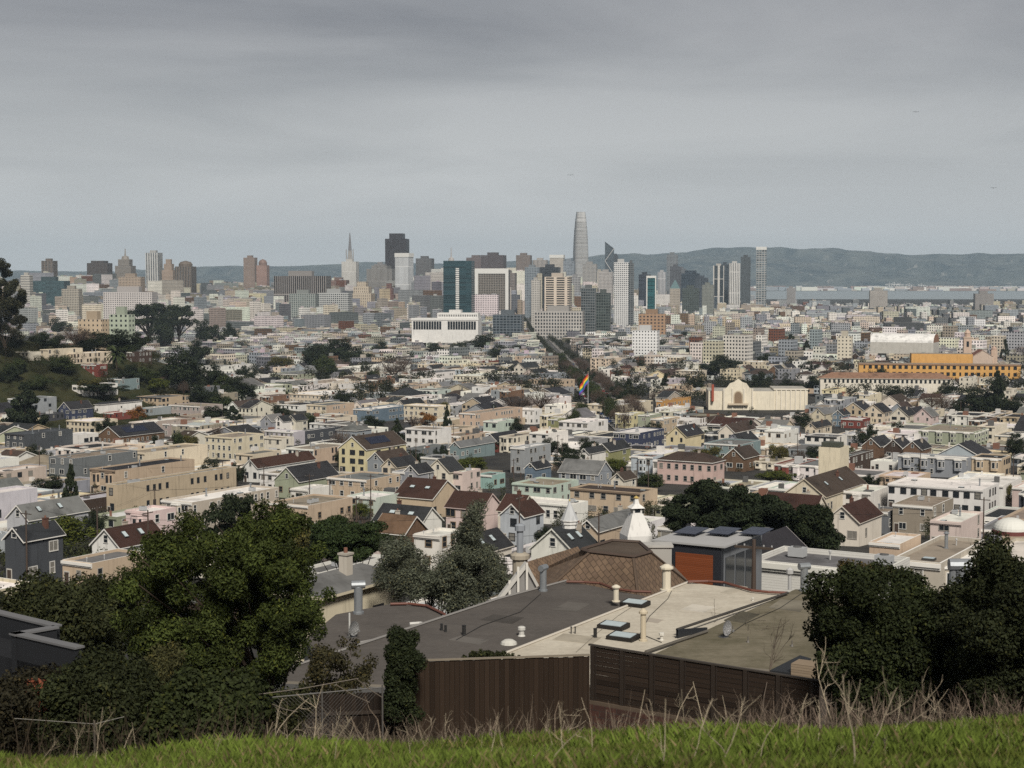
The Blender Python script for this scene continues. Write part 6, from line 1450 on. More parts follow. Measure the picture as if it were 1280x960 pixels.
tag(blk.build('distant_city_blocks', [M_BLOCK, M_ROOF, M_TRIM]), 'mass of low pale city blocks spreading to the bay', 'city blocks', kind='stuff')
# docks and sheds on the far shore
q = MB()
for _ in range(420):
    px = random.uniform(930, 1300) if random.random() < .6 else random.uniform(1110, 1300); Y = random.uniform(12400, 14200); x = (px - 640) / FPX * Y; w = random.uniform(15, 90); h = random.choice((8, 10, 14, 20, 30)); q.add((lambda m: (m.box(-w, w, 0, 40, -4, h, 0, vary(random.choice(((.6, .6, .58), (.45, .4, .36), (.22, .15, .13), (.3, .33, .36))), .2)), m)[1])(MB()), Matrix.Translation((x, Y, 1)))
tag(q.build('harbour_sheds', [M_TRIM]), 'pale harbour sheds scattered along the far shore', 'sheds', kind='stuff')
q = MB(); q.box(-9000, 12000, 12300, 18000, -3, 1.5, 0, (.10, .10, .085)); tag(q.build('shore', [M_ROOF]), 'flat far shore of the bay', kind='structure')
for px, hh in ((1112, 60), (1118, 66), (1125, 60), (1137, 58), (1152, 55)):
    Y = 12800; x = (px - 640) / FPX * Y; m = MB()
    for s in (-9, 9): m.box(s - 1.5, s + 1.5, -8, 8, 0, hh * .7, 0, (.6, .6, .6))
    m.box(-40, 30, -2, 2, hh * .7, hh * .76, 0, (.6, .6, .6), bottom=True); m.tube([(-9, 0, hh * .75), (-2, 0, hh)], 1.4, 4, 0, (.6, .6, .6)); m.tube([(-2, 0, hh), (-38, 0, hh * .77)], 1, 4, 0, (.6, .6, .6))
    o = m.build('dock_crane', [M_TRIM]); o.location = (x, Y, 2); o.rotation_euler = (0, 0, R(random.uniform(-40, 40))); tag(o, 'white dock crane on the far shore, right of centre', 'crane', 'dock cranes on the far shore')
# ---------------------------------------------------------------- foliage
LEAFMUL = 2.0
def leaf_mesh(name, blobs, per, size, col, aspect=.5, var=.35, zs=1.0, mat=None, blobvar=.22, shell=.4, droop=0.0, seed=1):
    """blobs: (x, y, z, r); per leaves per square metre of blob; size leaf length in metres; col the leaf colour"""
    rng = np.random.default_rng(seed); Ps = []; Ds = []; Cs = []; Ss = []
    for (x, y, z, r) in blobs:
        n = max(8, int(per * LEAFMUL * r * r)); d = rng.normal(size=(n, 3)); d /= np.linalg.norm(d, axis=1)[:, None]
        rad = r * (rng.random(n) ** shell)[:, None]; p = d * rad; p[:, 2] *= zs; Ps.append(p + np.array([x, y, z])); Ds.append(d)
        k = 1 + rng.uniform(-blobvar, blobvar); kk = k * rng.uniform(1 - var, 1 + var, (n, 1)); c = np.array(col)[None, :] * kk
        yel = (rng.random((n, 1)) < .12) * rng.random((n, 1)); c = c * (1 + yel * np.array([[.9, .6, .1]])); Cs.append(c); Ss.append(size * rng.uniform(.6, 1.4, (n, 1)))
    P = np.concatenate(Ps); D = np.concatenate(Ds); Cc = np.concatenate(Cs); S = np.concatenate(Ss); n = len(P)
    nor = D * .8 + rng.normal(size=(n, 3)) * .7 + np.array([[0, 0, .35]]); nor /= np.linalg.norm(nor, axis=1)[:, None]
    t = np.cross(nor, rng.normal(size=(n, 3)) + np.array([[0, 0, -droop]])); t /= np.linalg.norm(t, axis=1)[:, None] + 1e-9; b = np.cross(nor, t)
    V = np.stack([P - t * S * .5, P + b * S * aspect * .5 + t * S * .06, P + t * S * .5, P - b * S * aspect * .5 + t * S * .06], 1).reshape(-1, 3)
    return quads(name, V, Cc, mat or M_LEAF)
def quads(name, V, Cc, mat, k=4):
    n = len(V) // k; me = bpy.data.meshes.new(name); me.vertices.add(n * k); me.vertices.foreach_set('co', np.asarray(V, np.float32).ravel()); me.loops.add(n * k); me.loops.foreach_set('vertex_index', np.arange(n * k, dtype=np.int32)); me.polygons.add(n); me.polygons.foreach_set('loop_start', np.arange(0, n * k, k, dtype=np.int32))
    try: me.polygons.foreach_set('loop_total', np.full(n, k, dtype=np.int32))
    except Exception: pass
    c = np.ones((n, 4), np.float32); c[:, :3] = Cc; me.attributes.new('Col', 'FLOAT_COLOR', 'CORNER').data.foreach_set('color', np.repeat(c, k, 0).ravel()); me.materials.append(mat); me.update(calc_edges=True); return me
GREEN = (.034, .045, .016); DKGREEN = (.019, .026, .013); PINE = (.030, .036, .014); GREY = (.070, .078, .055); OLIVE = (.07, .065, .02); RUST = (.17, .075, .018); TWIG = (.085, .062, .05)
def trunk_mesh(limbs, name='trunk'):
    b = MB()
    for path, r0, r1 in limbs: b.tube(path, list(np.linspace(r0, r1, len(path))), 6)
    return b.mesh(name, [M_BARK], True)
# prototypes, one unit high, half a unit wide each way
def proto(kind, seed):
    rng = np.random.default_rng(seed); bl = []; limbs = [([(0, 0, -.1), (0.01, 0, .25), (0, .01, .55)], .03, .015)]
    if kind == 'round':
        for _ in range(34):
            d = rng.normal(size=3); d /= np.linalg.norm(d); rr = rng.uniform(.15, .36); bl.append((d[0] * rr, d[1] * rr, .58 + d[2] * rr * .85, rng.uniform(.10, .17)))
        me = leaf_mesh('crown', bl, 7200, .042, GREEN, seed=seed)
    elif kind == 'lime':
        for _ in range(34):
            d = rng.normal(size=3); d /= np.linalg.norm(d); rr = rng.uniform(.15, .36); bl.append((d[0] * rr, d[1] * rr, .58 + d[2] * rr * .85, rng.uniform(.10, .17)))
        me = leaf_mesh('crown', bl, 7200, .042, (.055, .066, .013), seed=seed)
    elif kind == 'dark':
        for _ in range(36):
            d = rng.normal(size=3); d /= np.linalg.norm(d); rr = rng.uniform(.12, .40); bl.append((d[0] * rr, d[1] * rr, .55 + d[2] * rr * .95, rng.uniform(.08, .15)))
        me = leaf_mesh('crown', bl, 8500, .04, DKGREEN, seed=seed)
    elif kind == 'olive':
        for _ in range(34):
            d = rng.normal(size=3); d /= np.linalg.norm(d); rr = rng.uniform(.15, .38); bl.append((d[0] * rr, d[1] * rr, .56 + d[2] * rr * .9, rng.uniform(.09, .15)))
        me = leaf_mesh('crown', bl, 6500, .042, OLIVE, seed=seed)
    elif kind == 'autumn':
        for _ in range(30):
            d = rng.normal(size=3); d /= np.linalg.norm(d); rr = rng.uniform(.1, .38); bl.append((d[0] * rr, d[1] * rr, .58 + d[2] * rr * .9, rng.uniform(.07, .14)))
        me = leaf_mesh('crown', bl, 6500, .042, RUST, seed=seed)
    elif kind == 'umb':
        for k in range(44):
            t = rng.uniform(0, 6.28); lay = rng.choice([.62, .76, .9]); rr = rng.uniform(.05, .46) * (1.0 if lay < .85 else .7); bl.append((rr * math.cos(t), rr * math.sin(t), lay + rng.uniform(-.05, .05), rng.uniform(.07, .13)))
            if k % 3 == 0: limbs.append(([(0, 0, .3), (rr * .5 * math.cos(t), rr * .5 * math.sin(t), lay - .15), (rr * math.cos(t), rr * math.sin(t), lay - .03)], .018, .005))
        me = leaf_mesh('crown', bl, 8500, .038, DKGREEN, zs=.6, seed=seed)
    elif kind == 'conifer':
        for k in range(130):
            z = rng.uniform(.08, .95); t = rng.uniform(0, 6.28); rr = (1 - z) ** .8 * rng.uniform(.15, .5); bl.append((rr * math.cos(t), rr * math.sin(t), z, .035 + .07 * (1 - z)))
        me = leaf_mesh('crown', bl, 13000, .045, DKGREEN, zs=.8, seed=seed); limbs = [([(0, 0, -.1), (0, 0, .95)], .025, .004)]
    elif kind == 'cyp':
        for k in range(50): z = rng.uniform(.05, .97); t = rng.uniform(0, 6.28); rr = .32 * math.sin(min(1, z + .15) * 2.9); bl.append((rr * math.cos(t), rr * math.sin(t), z, .09))
        me = leaf_mesh('crown', bl, 9000, .036, DKGREEN, seed=seed)
    elif kind == 'bare':
        V = []; n = 1500
        for _ in range(n):
            d = rng.normal(size=3); d /= np.linalg.norm(d); d[2] = abs(d[2]) * 1.1; rr = rng.uniform(.08, .42); p = np.array([0, 0, .45]) + d * rr * np.array([1.1, 1.1, 1.05]); e = d + rng.normal(size=3) * .5 + np.array([0, 0, .4]); e /= np.linalg.norm(e); q = np.cross(e, rng.normal(size=3)); q /= np.linalg.norm(q); w = .0035; l = rng.uniform(.05, .12); V += [p - q * w, p + q * w, p + e * l + q * w * .3, p + e * l - q * w * .3]
        me = quads('crown', np.array(V), np.array(TWIG)[None, :] * rng.uniform(.6, 1.5, (n, 1)), M_LEAF)
        for k in range(9): t = rng.uniform(0, 6.28); limbs.append(([(0, 0, .3), (.18 * math.cos(t), .18 * math.sin(t), .55), (.32 * math.cos(t), .32 * math.sin(t), .8)], .016, .004))
    elif kind == 'palm':
        V = []; Cc = []
        for k in range(46):
            t = rng.uniform(0, 6.28); el = rng.uniform(-.5, 1.3); d0 = np.array([math.cos(t) * math.cos(el), math.sin(t) * math.cos(el), math.sin(el)]); p = np.array([0, 0, .68]); sd = np.array([-math.sin(t), math.cos(t), 0])
            for s in range(9):
                l = .052; q = p + d0 * l; wd = .05 * math.sin((s + .8) / 9.5 * 3.1)
                for sg in (-1, 1): V += [p, q, q + sd * wd * sg + np.array([0, 0, -.02]), p + sd * wd * sg * .9 + np.array([0, 0, -.02])]; Cc.append(np.array(GREEN) * rng.uniform(.6, 1.3))
                p = q; d0 = d0 + np.array([0, 0, -.16]); d0 /= np.linalg.norm(d0)
        me = quads('crown', np.array(V), np.array(Cc), M_LEAF)
    return me, trunk_mesh(limbs)
PROTO = {}
for k, s in (('round', 1), ('lime', 11), ('dark', 2), ('olive', 3), ('autumn', 4), ('umb', 5), ('conifer', 6), ('cyp', 7), ('bare', 8), ('palm', 9)): PROTO[k] = [proto(k, s), proto(k, s + 40)] if k in ('round', 'dark', 'umb', 'bare', 'conifer') else [proto(k, s)]
NAMES = dict(lime='broadleaf_tree', round='broadleaf_tree', dark='evergreen_tree', olive='broadleaf_tree', autumn='autumn_tree', umb='umbrella_pine', conifer='conifer_tree', cyp='cypress_tree', bare='bare_tree', palm='palm_tree')
DESC = dict(lime='rounded yellow green tree', round='rounded green tree', dark='dark evergreen tree', olive='olive green tree', autumn='rust orange tree', umb='dark flat topped pine', conifer='dark pointed conifer', cyp='narrow dark cypress', bare='bare brown tree', palm='palm tree')
def tree(kind, p, wd, ht, desc=None, size=None):
    cm, tm = random.choice(PROTO[kind]); root = empty(NAMES[kind], p, random.uniform(0, 6.28)); root.scale = (wd, wd, ht); link('trunk', tm, root); link('crown', cm, root)
    sz = 'tall ' if ht > 11 else ('small ' if ht < 5 else '')
    thing(root, desc or sz + DESC[kind], (p[0], p[1], p[2] + ht * .6), 'tree', 'trees among the houses'); return root
for ln in TREES.strip().splitlines():
    px, yt, yb, w, k = ln.split(); px, yt, yb, w = map(float, (px, yt, yb, w)); p, _ = on_ground(px, yb); mpp = p.y / FPX; tree(k, p - Vector((0, 0, .3)), w * mpp * 1.2, max(2.5, (yb - yt) * mpp))
# the avenue's two rows of street trees
y = 800
while y < 1600:
    for s in (-1, 1):
        for off in (7.5,):
            k = random.choice(('bare', 'bare', 'bare', 'bare', 'dark')) if s > 0 else random.choice(('bare', 'bare', 'dark', 'round')); x = road_x(y) + s * (off + random.uniform(-1, 2)); h = random.uniform(7, 14)
            if (y < 860 and s > 0) or random.random() < .12: continue
            tree(k, (x, y, zgf(x, y)), h * random.uniform(.85, 1.1), h, DESC[k] + ' lining the avenue')
    y += random.uniform(12, 17) if y < 1500 else 24
n = 0
while n < 115:                                          # gardens and back yards
    Y = 190 * math.exp(random.random() * 2.1); x = random.uniform(-.33, .33) * Y
    if covered(x, Y, 2) or abs(x - road_x(Y)) < 18 or blocks(x, Y, 6, 6, 0, zgf(x, Y), 9): continue
    k = random.choices(('round', 'dark', 'olive', 'bare', 'umb', 'conifer', 'palm', 'autumn'), (24, 34, 8, 12, 8, 6, 2, 1))[0]; h = random.uniform(6, 12) * (1.25 if k in ('conifer', 'umb') else 1)
    tree(k, (x, Y, zgf(x, Y) - .2), h * random.uniform(.7, 1.05) * (.6 if k == 'conifer' else 1), h); n += 1
# bushes in the back yards and dark tree clumps all over the flats, too many to tell apart
bl = []
while len(bl) < 1500:
    Y = 170 * math.exp(random.random() * 2.0); x = random.uniform(-.34, .34) * Y
    if covered(x, Y, 1.5) or abs(x - road_x(Y)) < 17: continue
    for _ in range(random.randint(2, 5)): r = random.uniform(.7, 1.8); bl.append((x + random.gauss(0, 1.5), Y + random.gauss(0, 1.5), zgf(x, Y) + random.uniform(.5, 3.6), r))
tag(link('garden_shrubs', leaf_mesh('garden_shrubs', bl, 26, .42, (.03, .034, .014), seed=71)), 'dark green shrubs filling the back yards between the houses', 'shrubs', kind='stuff')
bl = []
while len(bl) < 5200:
    Y = 1000 * math.exp(random.random() * 1.55); x = random.uniform(-.34, .34) * Y
    if abs(x - road_x(Y)) < 14 or (random.random() < .5 and abs(x / Y) < .1 and Y > 2600): continue
    h = random.uniform(4, 11)
    for _ in range(random.randint(2, 9)): r = random.uniform(1.8, 4.5); bl.append((x + random.gauss(0, 5), Y + random.gauss(0, 4), zgf(x, Y) + h + random.uniform(-2, 2), r))
for Y in np.arange(1610, 3600, 17.0):
    for s in (-1, 1): bl.append((road_x(Y) + s * 8.5 + random.uniform(-2, 2), Y, zgf(0, Y) + random.uniform(3, 9), random.uniform(2.5, 4.5)))
tag(link('distant_trees', leaf_mesh('distant_trees', bl, 3.4, 1.25, (.024, .027, .016), seed=72)), 'dark trees dotted among the far city blocks', 'trees', kind='stuff')
# brush on the bare hill at the left
bl = []
for _ in range(260):
    x, yy = random.gauss(-262, 55), random.gauss(960, 45)
    if random.random() < .45: x, yy = random.gauss(-300, 40), random.gauss(905, 30)
    bl.append((x, yy, zgf(x, yy) + random.uniform(1, 4.5), random.uniform(1.8, 4.2)))
for _ in range(420):
    x = random.gauss(-290, 60); yy = random.gauss(880, 55); bl.append((x, yy, zgf(x, yy) + .3, random.uniform(.8, 3.0)))
tag(link('hill_scrub', leaf_mesh('hill_scrub', bl, 26, .45, (.03, .03, .014), zs=.7, seed=77)), 'low green and brown scrub on the bare hill at the left', 'scrub', kind='stuff')
# ---------------------------------------------------------------- trees and shrubs near the knoll, each with its own outline
def inside(P, x, y):
    c = False; j = len(P) - 1
    for i in range(len(P)):
        if (P[i][1] > y) != (P[j][1] > y) and x < (P[j][0] - P[i][0]) * (y - P[i][1]) / (P[j][1] - P[i][1]) + P[i][0]: c = not c
        j = i
    return c
def outline_blobs(P, Y, depth, n, r0, r1, seed):
    rng = np.random.default_rng(seed); x0, x1 = min(p[0] for p in P), max(p[0] for p in P); y0, y1 = min(p[1] for p in P), max(p[1] for p in P); out = []
    while len(out) < n:
        x, y = rng.uniform(x0, x1), rng.uniform(y0, y1)
        if not inside(P, x, y): continue
        r = rng.uniform(r0, r1); rp = r / Y * FPX * .8
        if not all(inside(P, x + a, y + b) for a, b in ((rp, 0), (-rp, 0), (0, rp), (0, -rp))) and rng.random() < .97: continue
        w = at_y(x, y, Y); out.append((w.x, Y + rng.uniform(-.5, .5) * depth, w.z, r))
    return out
def big_plant(name, label, cat, P, Y, depth, n, r0, r1, per, size, col, base_px=None, seed=1, aspect=.5, trunk_r=.22, group=None, crown='crown', zs=1, limbs=10, **kw):
    bl = outline_blobs(P, Y, depth, n, r0, r1, seed); cx = sum(b[0] for b in bl) / len(bl); bx = at_y(base_px, 800, Y).x if base_px else cx; gz = min(zgf(bx, Y), min(b[2] - b[3] for b in bl)); root = empty(name, (bx, Y, gz))
    loc = [(x - bx, y - Y, z - gz, r) for x, y, z, r in bl]; link(crown, leaf_mesh(crown, loc, per * 2.0, size * 1.15, col, aspect=aspect, seed=seed, zs=zs, **kw), root)
    rng = np.random.default_rng(seed + 5); H = max(b[2] for b in loc); lm = [([(0, 0, -.4), (.05 * H * rng.uniform(-1, 1), 0, .35 * H), (.06 * H * rng.uniform(-1, 1), .02 * H, .7 * H)], trunk_r, trunk_r * .4)]
    for k in rng.choice(len(loc), min(limbs, len(loc)), replace=False): x, y, z, r = loc[k]; zb = z * .55; lm.append(([(0, 0, zb * .8), (x * .45, y * .45, zb + (z - zb) * .45), (x, y, z)], trunk_r * .35, trunk_r * .06))
    link('trunk' if cat == 'tree' else 'stem', trunk_mesh(lm), root); tag(root, label, cat, group); return root
GR = 'trees and shrubs along the foot of the knoll'
big_plant('pine_tree', 'big bushy yellow green pine in front of the houses at lower left', 'tree', [(150, 720), (172, 668), (225, 640), (275, 660), (300, 632), (345, 628), (385, 640), (402, 690), (398, 740), (418, 770), (410, 805), (385, 818), (368, 850), (335, 880), (280, 872), (220, 860), (170, 830), (152, 780)], 58, 7, 300, .28, .62, 620, .12, (.034, .045, .011), 335, seed=21, aspect=.4, trunk_r=.25, group=GR, limbs=26, blobvar=.45)
big_plant('evergreen_tree', 'dark drooping tree behind the left shoulder of the big pine', 'tree', [(0, 735), (30, 722), (60, 728), (110, 722), (150, 742), (170, 780), (160, 840), (100, 850), (60, 800), (0, 775)], 64, 5, 84, .4, .9, 360, .15, (.026, .03, .012), 90, seed=22, group=GR, limbs=14)
big_plant('cypress_tree', 'dark layered cypress right behind the big pine', 'tree', [(388, 660), (410, 640), (450, 648), (488, 662), (492, 690), (470, 700), (430, 704), (392, 700)], 128, 8, 60, .7, 1.3, 190, .2, (.022, .034, .012), 440, seed=23, zs=.45, group=GR)
big_plant('eucalyptus_tree', 'grey green eucalyptus with sparse leaves left of the brown shingled roof', 'tree', [(466, 690), (490, 665), (520, 672), (535, 700), (560, 690), (575, 655), (582, 628), (598, 622), (608, 650), (606, 680), (636, 700), (640, 722), (615, 750), (560, 765), (520, 752), (480, 742), (465, 715)], 112, 6, 190, .35, .95, 240, .17, GREY, 545, seed=24, aspect=.32, droop=1.2, group=GR, limbs=26, trunk_r=.2)
big_plant('cypress_tree', 'wide flat topped dark cypress behind the modern orange panelled house', 'tree', [(815, 655), (835, 632), (868, 612), (880, 600), (900, 596), (925, 604), (955, 612), (985, 625), (1010, 628), (1030, 642), (1048, 668), (1030, 684), (985, 672), (950, 668), (900, 672), (850, 668), (822, 668)], 205, 14, 120, .9, 2.0, 120, .34, (.017, .024, .012), 930, seed=25, zs=.55, trunk_r=.5, group=GR, limbs=34)
big_plant('evergreen_tree', 'dark rounded evergreen at the right edge of the flat topped cypress', 'tree', [(985, 640), (1005, 626), (1030, 628), (1042, 650), (1046, 680), (1040, 700), (1000, 690), (985, 665)], 196, 6, 46, .7, 1.4, 150, .3, (.017, .024, .011), 1015, seed=26, group=GR)
big_plant('hedge_shrub', 'dense rounded dark hedge at the end of the slatted fence', 'shrub', [(1022, 760), (1030, 730), (1055, 708), (1100, 704), (1145, 716), (1180, 738), (1195, 770), (1200, 860), (1195, 905), (1030, 905), (1022, 850)], 42, 4, 330, .26, .5, 900, .085, (.019, .025, .009), 1100, seed=27, trunk_r=.12, group=GR, aspect=.55)
big_plant('hedge_shrub', 'tall dark shrub at the right edge beside the rounded hedge', 'shrub', [(1178, 770), (1200, 745), (1222, 735), (1232, 700), (1255, 686), (1300, 690), (1310, 800), (1300, 905), (1190, 905), (1180, 850)], 39, 4, 300, .26, .5, 950, .08, (.018, .022, .009), 1250, seed=28, trunk_r=.12, group=GR, aspect=.55)
big_plant('ivy_column', 'clipped column of ivy at the left end of the board fence', 'shrub', [(482, 800), (484, 788), (495, 783), (518, 784), (524, 795), (523, 850), (524, 900), (480, 900), (480, 850)], 44.5, .9, 130, .18, .3, 1500, .075, (.018, .024, .010), 503, seed=29, trunk_r=.08, group=GR)
big_plant('flowering_shrub', 'loose reddish green shrub left of the ivy column', 'shrub', [(372, 850), (385, 815), (410, 800), (430, 797), (455, 815), (472, 828), (468, 850), (450, 880), (390, 885)], 46, 2, 60, .16, .34, 480, .085, (.035, .032, .015), 425, seed=30, trunk_r=.05, group=GR, limbs=20)
big_plant('bramble_bush', 'dark leafy bush spilling over the wall at lower left', 'shrub', [(60, 850), (90, 828), (130, 822), (165, 835), (190, 870), (195, 925), (50, 935), (45, 890)], 34, 3, 190, .22, .45, 700, .085, (.019, .023, .009), 120, seed=31, trunk_r=.06, group=GR)
big_plant('bramble_bush', 'broad leaved bush with pale green leaves under the big pine', 'shrub', [(185, 870), (215, 850), (260, 848), (305, 858), (335, 868), (335, 915), (300, 925), (190, 928)], 35, 3, 190, .2, .42, 650, .10, (.023, .030, .010), 260, seed=32, trunk_r=.06, group=GR, aspect=.65)
big_plant('feathery_shrub', 'feathery olive shrub with plumes between the two bushes', 'shrub', [(165, 840), (185, 810), (205, 800), (225, 812), (228, 850), (215, 870), (180, 868)], 40, 2, 44, .18, .36, 500, .10, (.045, .045, .018), 200, seed=33, aspect=.25, trunk_r=.04, group=GR)
big_plant('bramble_bush', 'dark thicket in the lower left corner beneath the black parapet', 'shrub', [(-20, 850), (15, 838), (55, 850), (70, 890), (60, 938), (-20, 945)], 33, 3, 130, .22, .42, 620, .085, (.020, .018, .010), 20, seed=34, trunk_r=.05, group=GR)
big_plant('bramble_bush', 'low dark creeper hanging over the chain link fence', 'shrub', [(330, 875), (345, 862), (380, 858), (395, 872), (390, 905), (335, 912)], 37, 1.5, 40, .16, .3, 800, .08, (.024, .026, .010), 360, seed=35, trunk_r=.05, group=GR)
big_plant('ivy_shrub', 'thin strip of ivy peeping over the board fence', 'shrub', [(578, 816), (600, 810), (650, 817), (655, 826), (576, 826)], 46.5, .4, 34, .06, .12, 2600, .06, (.026, .03, .012), 615, seed=36, trunk_r=.03, group=GR)
big_plant('flame_shrub', 'small bush of reddish leaves in front of the cornice building', 'shrub', [(1040, 712), (1060, 700), (1090, 702), (1140, 712), (1145, 730), (1050, 735)], 46, 1.5, 40, .12, .25, 900, .07, (.05, .04, .015), 1090, seed=38, trunk_r=.04, group=GR)
# tall eucalyptus on the shoulder of the left hill
big_plant('eucalyptus_tree', 'tall ragged eucalyptus against the sky on the left hill', 'tree', [(-30, 400), (-30, 330), (-5, 322), (8, 318), (20, 330), (30, 345), (35, 362), (28, 385), (10, 404)], 880, 16, 70, 1.6, 3.6, 20, .8, (.032, .033, .018), -5, seed=40, trunk_r=.8, group=GR, limbs=24)
big_plant('dark_thicket', 'mass of dark shrubs below the tall hillside eucalyptus', 'shrub', [(-30, 402), (0, 385), (25, 392), (36, 402), (30, 412), (-30, 412)], 870, 10, 40, 1.2, 2.4, 26, .6, (.022, .022, .014), 0, seed=41, trunk_r=.3, group=GR)
# ---------------------------------------------------------------- the grassy edge
def grass():
    rng = np.random.default_rng(5); n = 300000; d = 6.6 + 14.6 * rng.random(n) ** 1.15; x = (rng.random(n) * 2 - 1) * (.36 * d + .8)
    cl = np.sin(x * 2.1 + np.sin(d * 1.3) * 2) * .5 + np.sin(d * 2.7 + x * .9) * .5; keep = rng.random(n) < .62 + .38 * cl; d, x, cl = d[keep], x[keep], cl[keep]
    bare = np.exp(-((x + 3.1) / .9) ** 2 - ((d - 11.2) / 1.0) ** 2) + np.exp(-((x + 4.3) / .7) ** 2 - ((d - 13.2) / .6) ** 2); k2 = rng.random(len(d)) > bare * .85; bare2 = bare[k2] + .4 * np.clip(np.sin(x[k2] * .9 + 1) * np.sin(d[k2] * 1.4), 0, 1) ** 2; d, x, cl = d[k2], x[k2], cl[k2]; n = len(d)
    z = zg(x, d) - .01; pt = np.sin(x * 1.1 + 2 * np.sin(d * .7)) * np.sin(d * 1.9 + x * .6); h = rng.uniform(.04, .13, n) * (1 + .4 * cl + .6 * pt); a = rng.uniform(0, 6.28, n); w = rng.uniform(.0014, .0032, n); lean = rng.uniform(.05, .7, n) * h; b = rng.uniform(0, 6.28, n)
    P = np.stack([x, d, z], 1); S = np.stack([np.cos(a) * w, np.sin(a) * w, 0 * w], 1); Ld = np.stack([np.cos(b) * lean, np.sin(b) * lean, 0 * w], 1); up = np.stack([0 * h, 0 * h, h], 1)
    V = np.stack([P - S, P + S, P + S * .7 + Ld * .4 + up * .62, P + Ld + up * .98], 1).reshape(-1, 3)
    base = np.array([[.098, .134, .024]]) * rng.uniform(.6, 1.35, (n, 1)); base = base * (1 + .28 * pt[:, None]) * np.array([[1, 1, 1]]) + np.clip(-pt, 0, 1)[:, None] * np.array([[.022, .006, .004]]); dry = rng.random(n) < .10 + .3 * bare2; base[dry] = np.array([.19, .15, .075]) * rng.uniform(.6, 1.2, (dry.sum(), 1))
    tag(link('grass', quads('grass', V, base, M_LEAF)), 'short bright green grass on the knoll', 'grass', kind='stuff')
grass()
protos = []
for s in range(10):
    rng = np.random.default_rng(100 + s); b = MB(); c = tuple(np.array((.34, .285, .21)) * rng.uniform(.55, 1.3)); stalk_path(b, Vector((0, 0, -.03)), Vector((rng.normal() * .3, rng.normal() * .3, 1)).normalized(), 1.0, .0078, rng, 2, c); protos.append(b.mesh('dry_stalk', [M_STALK]))
def stalk(px, Y, h, k=None, lab=None):
    x = (px - 640) / FPX * Y; o = link('dry_stalk', random.choice(protos) if k is None else protos[k], None, (x, Y, zgf(x, Y)), random.uniform(0, 6.28)); o.scale = (h * .9, h * .9, h); o.rotation_euler[1] = random.uniform(-.15, .15); tag(o, lab or 'pale dry branching weed stalk standing along the grass edge', 'weed stalk', 'dry weed stalks along the grass edge')
for px, Y, h, k in ((500, 17, .75, 0), (560, 16.5, .8, 1), (585, 17, .65, 2), (640, 17.5, .5, 3), (700, 17, .8, 4), (840, 15.5, .75, 5), (900, 16, .85, 6), (965, 17, .7, 7), (1062, 15.5, .9, 8), (1072, 17, .8, 9), (1098, 16.5, .85, 0), (1112, 17, .6, 1), (1150, 15.8, 1.05, 2), (290, 16, .65, 3), (318, 16.5, .5, 4), (335, 15.5, .55, 5), (395, 16, .6, 6), (415, 16.8, .75, 7), (430, 17.2, .65, 8), (110, 14.5, .5, 9), (130, 16, .55, 1), (80, 14, .4, 2), (205, 16, .45, 3)): stalk(px, Y, h, k)
for _ in range(70): stalk(random.uniform(20, 1275), random.uniform(9.5, 19), random.choice((.2, .3, .38, .5)))
for _ in range(80): stalk(random.uniform(270, 1180), random.uniform(15, 17.6), random.choice((.35, .45, .55, .7)))
for px, Y, h in ((828, 9.6, .55), (1075, 9.2, .7), (1090, 11, .6), (1030, 12, .4), (620, 11.5, .3)): stalk(px, Y, h)
# tangle of dry stems on the drop beyond the grass
def brush(name, label, x0, x1, Y0, Y1, n, hmin, hmax, col, seed):
    rng = np.random.default_rng(seed); V = []; Cc = []
    for _ in range(n):
        Y = rng.uniform(Y0, Y1); x = (rng.uniform(x0, x1) - 640) / FPX * Y; p = np.array([x, Y, zgf(x, Y)]); d = np.array([rng.normal() * .35, rng.normal() * .35, 1.0]); h = rng.uniform(hmin, hmax); c = np.array(col) * rng.uniform(.5, 1.5); w = rng.uniform(.004, .008); a = rng.uniform(0, 6.28); s = np.array([math.cos(a), math.sin(a), 0]) * w
        for k in range(4):
            q = p + d / np.linalg.norm(d) * h / 4; V += [p - s, p + s, q + s * .8, q - s * .8]; Cc.append(c); p = q; s = s * .8; d = d + rng.normal(size=3) * .25
            if k > 0 and rng.random() < .7:
                e = d + rng.normal(size=3) * .6; q2 = p + e / np.linalg.norm(e) * h * .25; V += [p - s * .6, p + s * .6, q2 + s * .3, q2 - s * .3]; Cc.append(c)
    tag(link(name, quads(name, np.array(V), np.array(Cc), M_STALK)), label, 'brush', kind='stuff')
brush('dry_brush', 'tangle of dry brown stems beyond the grass on the right', 930, 1300, 15.2, 18.4, 4200, .15, .5, (.15, .115, .09), 6)
brush('dry_weeds', 'thin dry weeds along the foot of the wooden fences', 260, 960, 15.5, 18, 3400, .2, .55, (.15, .118, .09), 7)
brush('dead_brambles', 'dead brown brambles in front of the dark bushes at lower left', -20, 330, 15.5, 24, 1700, .25, .8, (.055, .042, .03), 8)
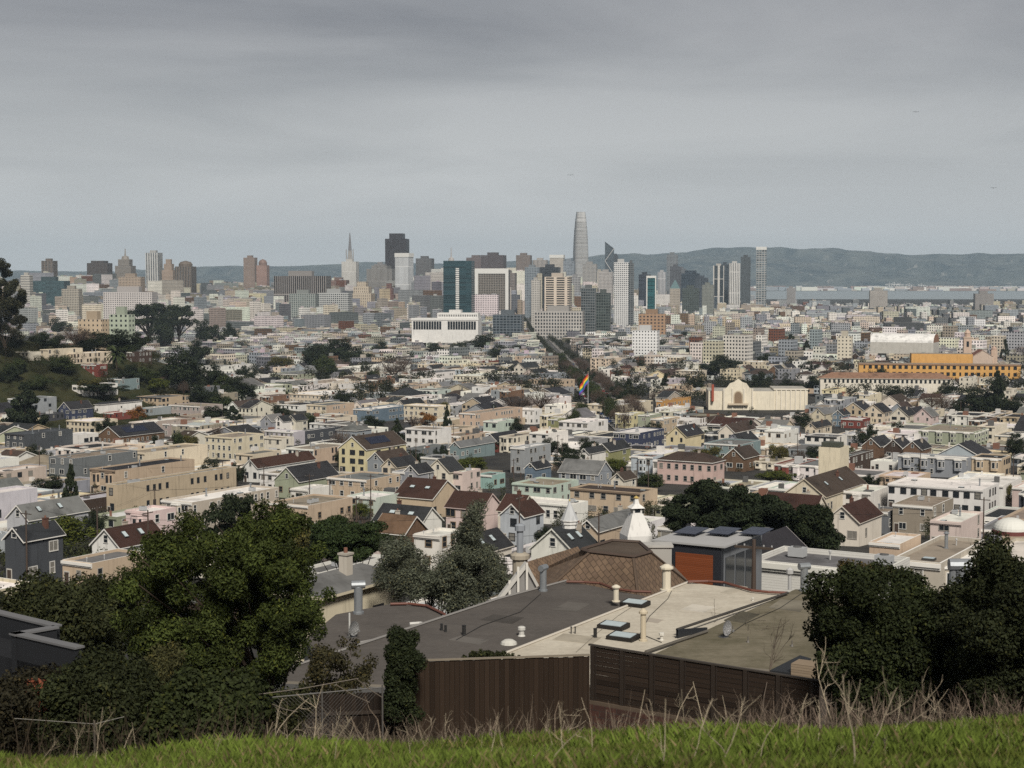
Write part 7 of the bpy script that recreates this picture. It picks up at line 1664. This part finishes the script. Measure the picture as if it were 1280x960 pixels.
# ---------------------------------------------------------------- the air
def haze():
    b = MB(); b.box(-9800, 12800, -420, 21500, -8, 560, 0, bottom=True); m = bpy.data.materials.new('haze'); m.use_nodes = True; nt = m.node_tree; nt.nodes.clear(); o = nt.nodes.new('ShaderNodeOutputMaterial'); v = nt.nodes.new('ShaderNodeVolumePrincipled'); v.inputs['Color'].default_value = (.68, .85, 1.0, 1); v.inputs['Density'].default_value = 3.9e-5; v.inputs['Anisotropy'].default_value = 0.0; nt.links.new(v.outputs[0], o.inputs['Volume']); ob = b.build('haze', [m]); tag(ob, 'thin bluish haze over the city', kind='stuff'); return ob
HAZE = haze()
# ---------------------------------------------------------------- labels: look first, then the landmark each thing stands nearest to
def write_labels():
    from collections import defaultdict
    buckets = defaultdict(list)
    for o, desc, px, py in THINGS:
        n, x, y = min(LANDMARKS, key=lambda l: (l[1] - px) ** 2 + ((l[2] - py) * 1.6) ** 2); dx, dy = px - x, (py - y) * 1.6
        rel = ('right of' if dx > 0 else 'left of') if abs(dx) > abs(dy) else ('behind' if dy < 0 else 'in front of')
        if 'avenue' in desc or 'avenue' in o.get('group', '') or 'kerb' in desc: rel, n = ('on the far side of' if dy < 0 else 'beyond'), n
        buckets[(desc, rel, n)].append((math.hypot(dx, dy), o))
    ords = ['nearest', 'second', 'third', 'fourth', 'fifth', 'sixth', 'seventh', 'eighth', 'ninth', 'tenth', 'eleventh', 'twelfth']
    used = set()
    for (desc, rel, n), L in buckets.items():
        L.sort(key=lambda t: t[0])
        for i, (d, o) in enumerate(L):
            s = f'{desc}, {rel} the {n}' if len(L) == 1 else f'{desc}, {ords[i] if i < 12 else str(i + 1) + "th"} {rel} the {n}'
            w = s.split()
            if len(w) > 16: s = s.replace(' the ', ' ').replace(' with a ', ' with ').replace(' with flat ', ' with ')
            if len(s.split()) > 16: s = s.replace(' on far side of', ' beyond').replace(' with bays', '').replace(' flat ', ' ', 1)
            if len(s.split()) > 16: s = s.replace(' hip roofed', '').replace(' tall ', ' ')
            o['label'] = s
write_labels()
